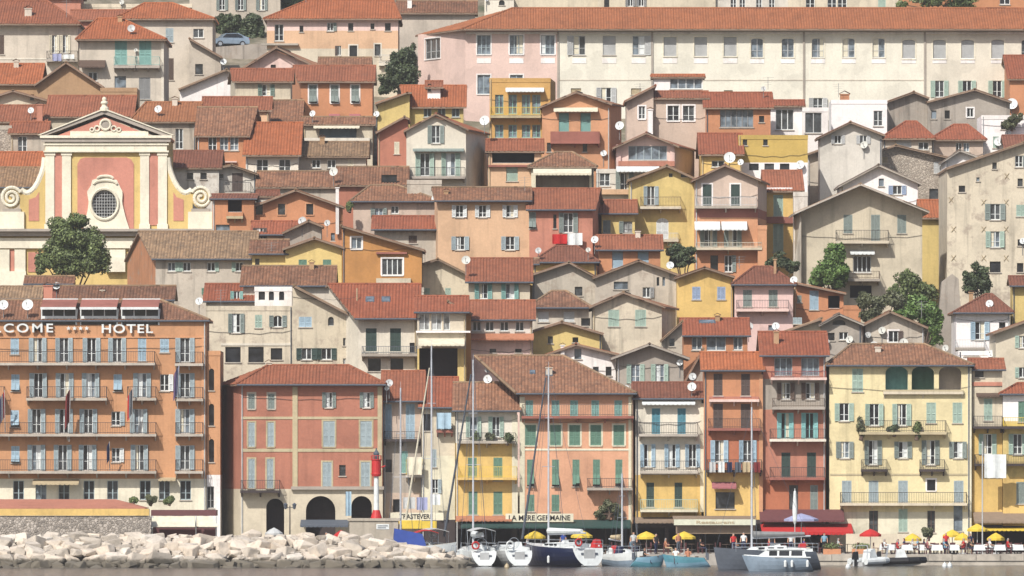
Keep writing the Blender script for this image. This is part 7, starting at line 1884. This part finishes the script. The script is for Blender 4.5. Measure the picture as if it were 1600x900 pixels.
def cloth(name, label, x0, x1, y0, y1, d, c, cat='washing', grp='washing hung out on the houses'):
    m = MB(); n = 8
    for k in range(n):
        f0, f1 = k / n, (k + 1) / n
        o0, o1 = .05 * math.sin(f0 * 11), .05 * math.sin(f1 * 11)
        a0, a1 = x0 + (x1 - x0) * f0, x0 + (x1 - x0) * f1
        p = [P(a0, y0, d), P(a1, y0, d), P(a1, y1 + rnd.uniform(-.6, .6), d), P(a0, y1, d)]
        p[0].y += o0; p[1].y += o1; p[2].y += o1 * 2; p[3].y += o0 * 2
        m.prism(p, (0, .012, 0))
    return tag(m.build(name, paint(c, .95)), label, cat, grp)
cloth('banner', 'large plain white sheet hung on the pole at the right edge', 1538, 1572, 710, 747, 623.0, 'wh')
cloth('sheet', 'pale blue sheet hanging from the slim cream house', 682, 705, 645, 670, 624.6, 'bl')
cloth('towel', 'grey white towel on the line of the pink laundry house', 630, 649, 777, 795, 624.3, 'lgrey')
cloth('towel', 'lilac towel on the line of the pink laundry house', 651, 668, 777, 797, 624.3, 'lav')
cloth('towel', 'white towel drying right of the lilac towel', 672, 688, 772, 789, 624.3, 'wh')
cloth('sheet', 'yellowish sheet over the small balcony of the pink laundry house', 636, 659, 714, 742, 624.6, 'cream')
cloth('sheet', 'red cloth over the sill of the rose pink house', 863, 886, 366, 381, 683.4, 'red')
cloth('sheet', 'white cloth over the sill of the rose pink house', 887, 910, 364, 383, 683.3, 'wh')
for x0, x1, c, w in ((1108, 1118, 'lgrey', 'pale grey'), (1122, 1132, 'wh', 'white'), (1136, 1144, 'navy', 'navy'), (1148, 1158, 'slate', 'slate'), (1160, 1172, 'tan', 'tan'), (1177, 1188, 'darkred', 'dark red')):
    cloth('towel', '%s garment on the washing line of the tall orange house' % w, x0, x1, 722, 738, 623.4, c)
cloth('towel', 'white towels over the top left balcony', 82, 96, 84, 95, 764, 'lav'); cloth('towel', 'white cloth beside the lilac one on the top left balcony', 98, 116, 85, 92, 764, 'wh')
cloth('sheet', 'tall blue and white sheet hanging before the arched arcade', 540, 549, 768, 806, 611.5, 'bl', 'banner', None)
m = MB(); m.tube(P(1535, 870, 611), P(1535, 690, 611), .055, 0, 8, .045); m.tube(P(1535, 711, 611), P(1536, 709, 611), .05, 0, 6); tag(m.build('flag_pole', paint('lgrey')), 'thin white pole before the yellow house at the right edge', 'pole')
t = thing('street_lamp', 'dark street lamp before the arched arcade', 'lamp', (P(453, 0, 609).x, 609, .81)); m = MB(); a, b = P(453, 860, 609), P(453, 790, 609); a.z = .81
m.tube(a, b, .06, 0, 8, .04); m.tube(b - Vector((.35, 0, .15)), b + Vector((.35, 0, -.15)), .025, 0, 6); m.build('post', paint('iron'), t)
for s_ in (-1, 1):
    m = MB(); m.lathe(b + Vector((s_ * .35, 0, -.3)), [(.01, 0), (.1, .05), (.16, .35), (.2, .38), (.03, .52)], 0, 8); m.build('lantern', paint('slate', .3), t)
# the parked car above the roofs, seen from the front
cd = 795.5; c = P(358, 74, cd)
t = thing('parked_car', 'silver blue hatchback parked on the ledge before the dark hedge', 'car', (c.x, cd, c.z)); t.rotation_euler = (0, 0, R(18))
prof = [(-1.9, .35), (-1.95, .62), (-1.85, .82), (-1.0, .98), (-.55, 1.4), (.75, 1.47), (1.45, 1.15), (1.9, 1.0), (1.95, .6), (1.9, .35)]
m = MB(); hw = .84
L_ = [Vector((x * 1.02, -hw * (1 if z < 1 else .86), z)) for x, z in prof]; Rr = [Vector((x * 1.02, hw * (1 if z < 1 else .86), z)) for x, z in prof]
m.face(L_); m.face(list(reversed(Rr)))
for i in range(len(prof)): j = (i + 1) % len(prof); m.face([L_[j], L_[i], Rr[i], Rr[j]])
m.build_local('body', paint('steelblue', .25), t)
for pts in ([(-.96, -.87, 1.0), (-.52, -.745, 1.36), (.70, -.745, 1.41), (1.3, -.87, 1.1)],):
    for s_ in (1, -1):
        m = MB(); m.prism([(x, y * s_ * 1.0, z) for x, y, z in pts], (0, -.012 * s_, 0)); m.build_local('side_window', glass(0), t)
m = MB(); m.prism([(-1.03, -.70, 1.0), (-1.03, .70, 1.0), (-.60, .64, 1.37), (-.60, -.64, 1.37)], (-.02, 0, .02)); m.build_local('windscreen', glass(3), t)
for x in (-1.2, 1.2):
    for s_ in (-1, 1):
        m = MB(); m.lathe((x, s_ * .78, .32), [(.01, -.1), (.32, -.1), (.32, .1), (.01, .1)], 0, 16, (0, 1, 0)); w_ = m.build_local('wheel', paint('black'), t)
        m = MB(); m.lathe((x, s_ * .8, .32), [(.01, -.1), (.2, -.1), (.2, .1), (.01, .1)], 0, 12, (0, 1, 0)); m.build_local('rim', paint('steel', .3), w_)
for s_ in (-1, 1):
    m = MB(); m.box(-2.0, -1.9, s_ * .6 - .18, s_ * .6 + .18, .62, .76); m.build_local('headlight', paint('wh', .2), t)
    m = MB(); m.box(1.9, 2.0, s_ * .62 - .14, s_ * .62 + .14, .75, .92); m.build_local('tail_light', paint('red', .3), t)
m = MB(); fbox(m, 318, 416, 74, 82, 793.6, 10); tag(m.build('road_ledge', paving), None, kind='structure')
# television aerials
def aerial(label, x, y0, y1, d):
    m = MB(); a, b = P(x, y0, d), P(x, y1, d); m.tube(a, b, .025, 0, 5)
    for k in range(4):
        z = b.z - .12 - k * .22; wd = .55 - .07 * k; m.tube((b.x - wd, d, z), (b.x + wd, d, z + .06), .012, 0, 4)
    tag(m.build('aerial', paint('grey')), label, 'aerial', 'television aerials on the roofs')
for a in ((104, 27, -3, 765, 'tall pole aerial on the wide red roof at top left'), (1200, 140, 120, 727, 'aerial above the broad grey window house'), (1310, 152, 130, 741, 'aerial on the bright white cube house'), (1440, 497, 470, 653, 'aerial by the plain beige gable'), (424, 398, 378, 667, 'aerial on the sagging brown roof'), (1000, 146, 130, 729, 'aerial over the slanting pinkish wing'), (820, 298, 276, 686, 'aerial between the peach and rose pink houses'), (478, 4, -20, 778, 'aerial on the vivid orange roof'), (345, 478, 452, 645, 'aerial on the weathered beige house'), (1155, 420, 400, 665, 'aerial beside the dark red hipped roof')):
    aerial(a[4], *a[:4])
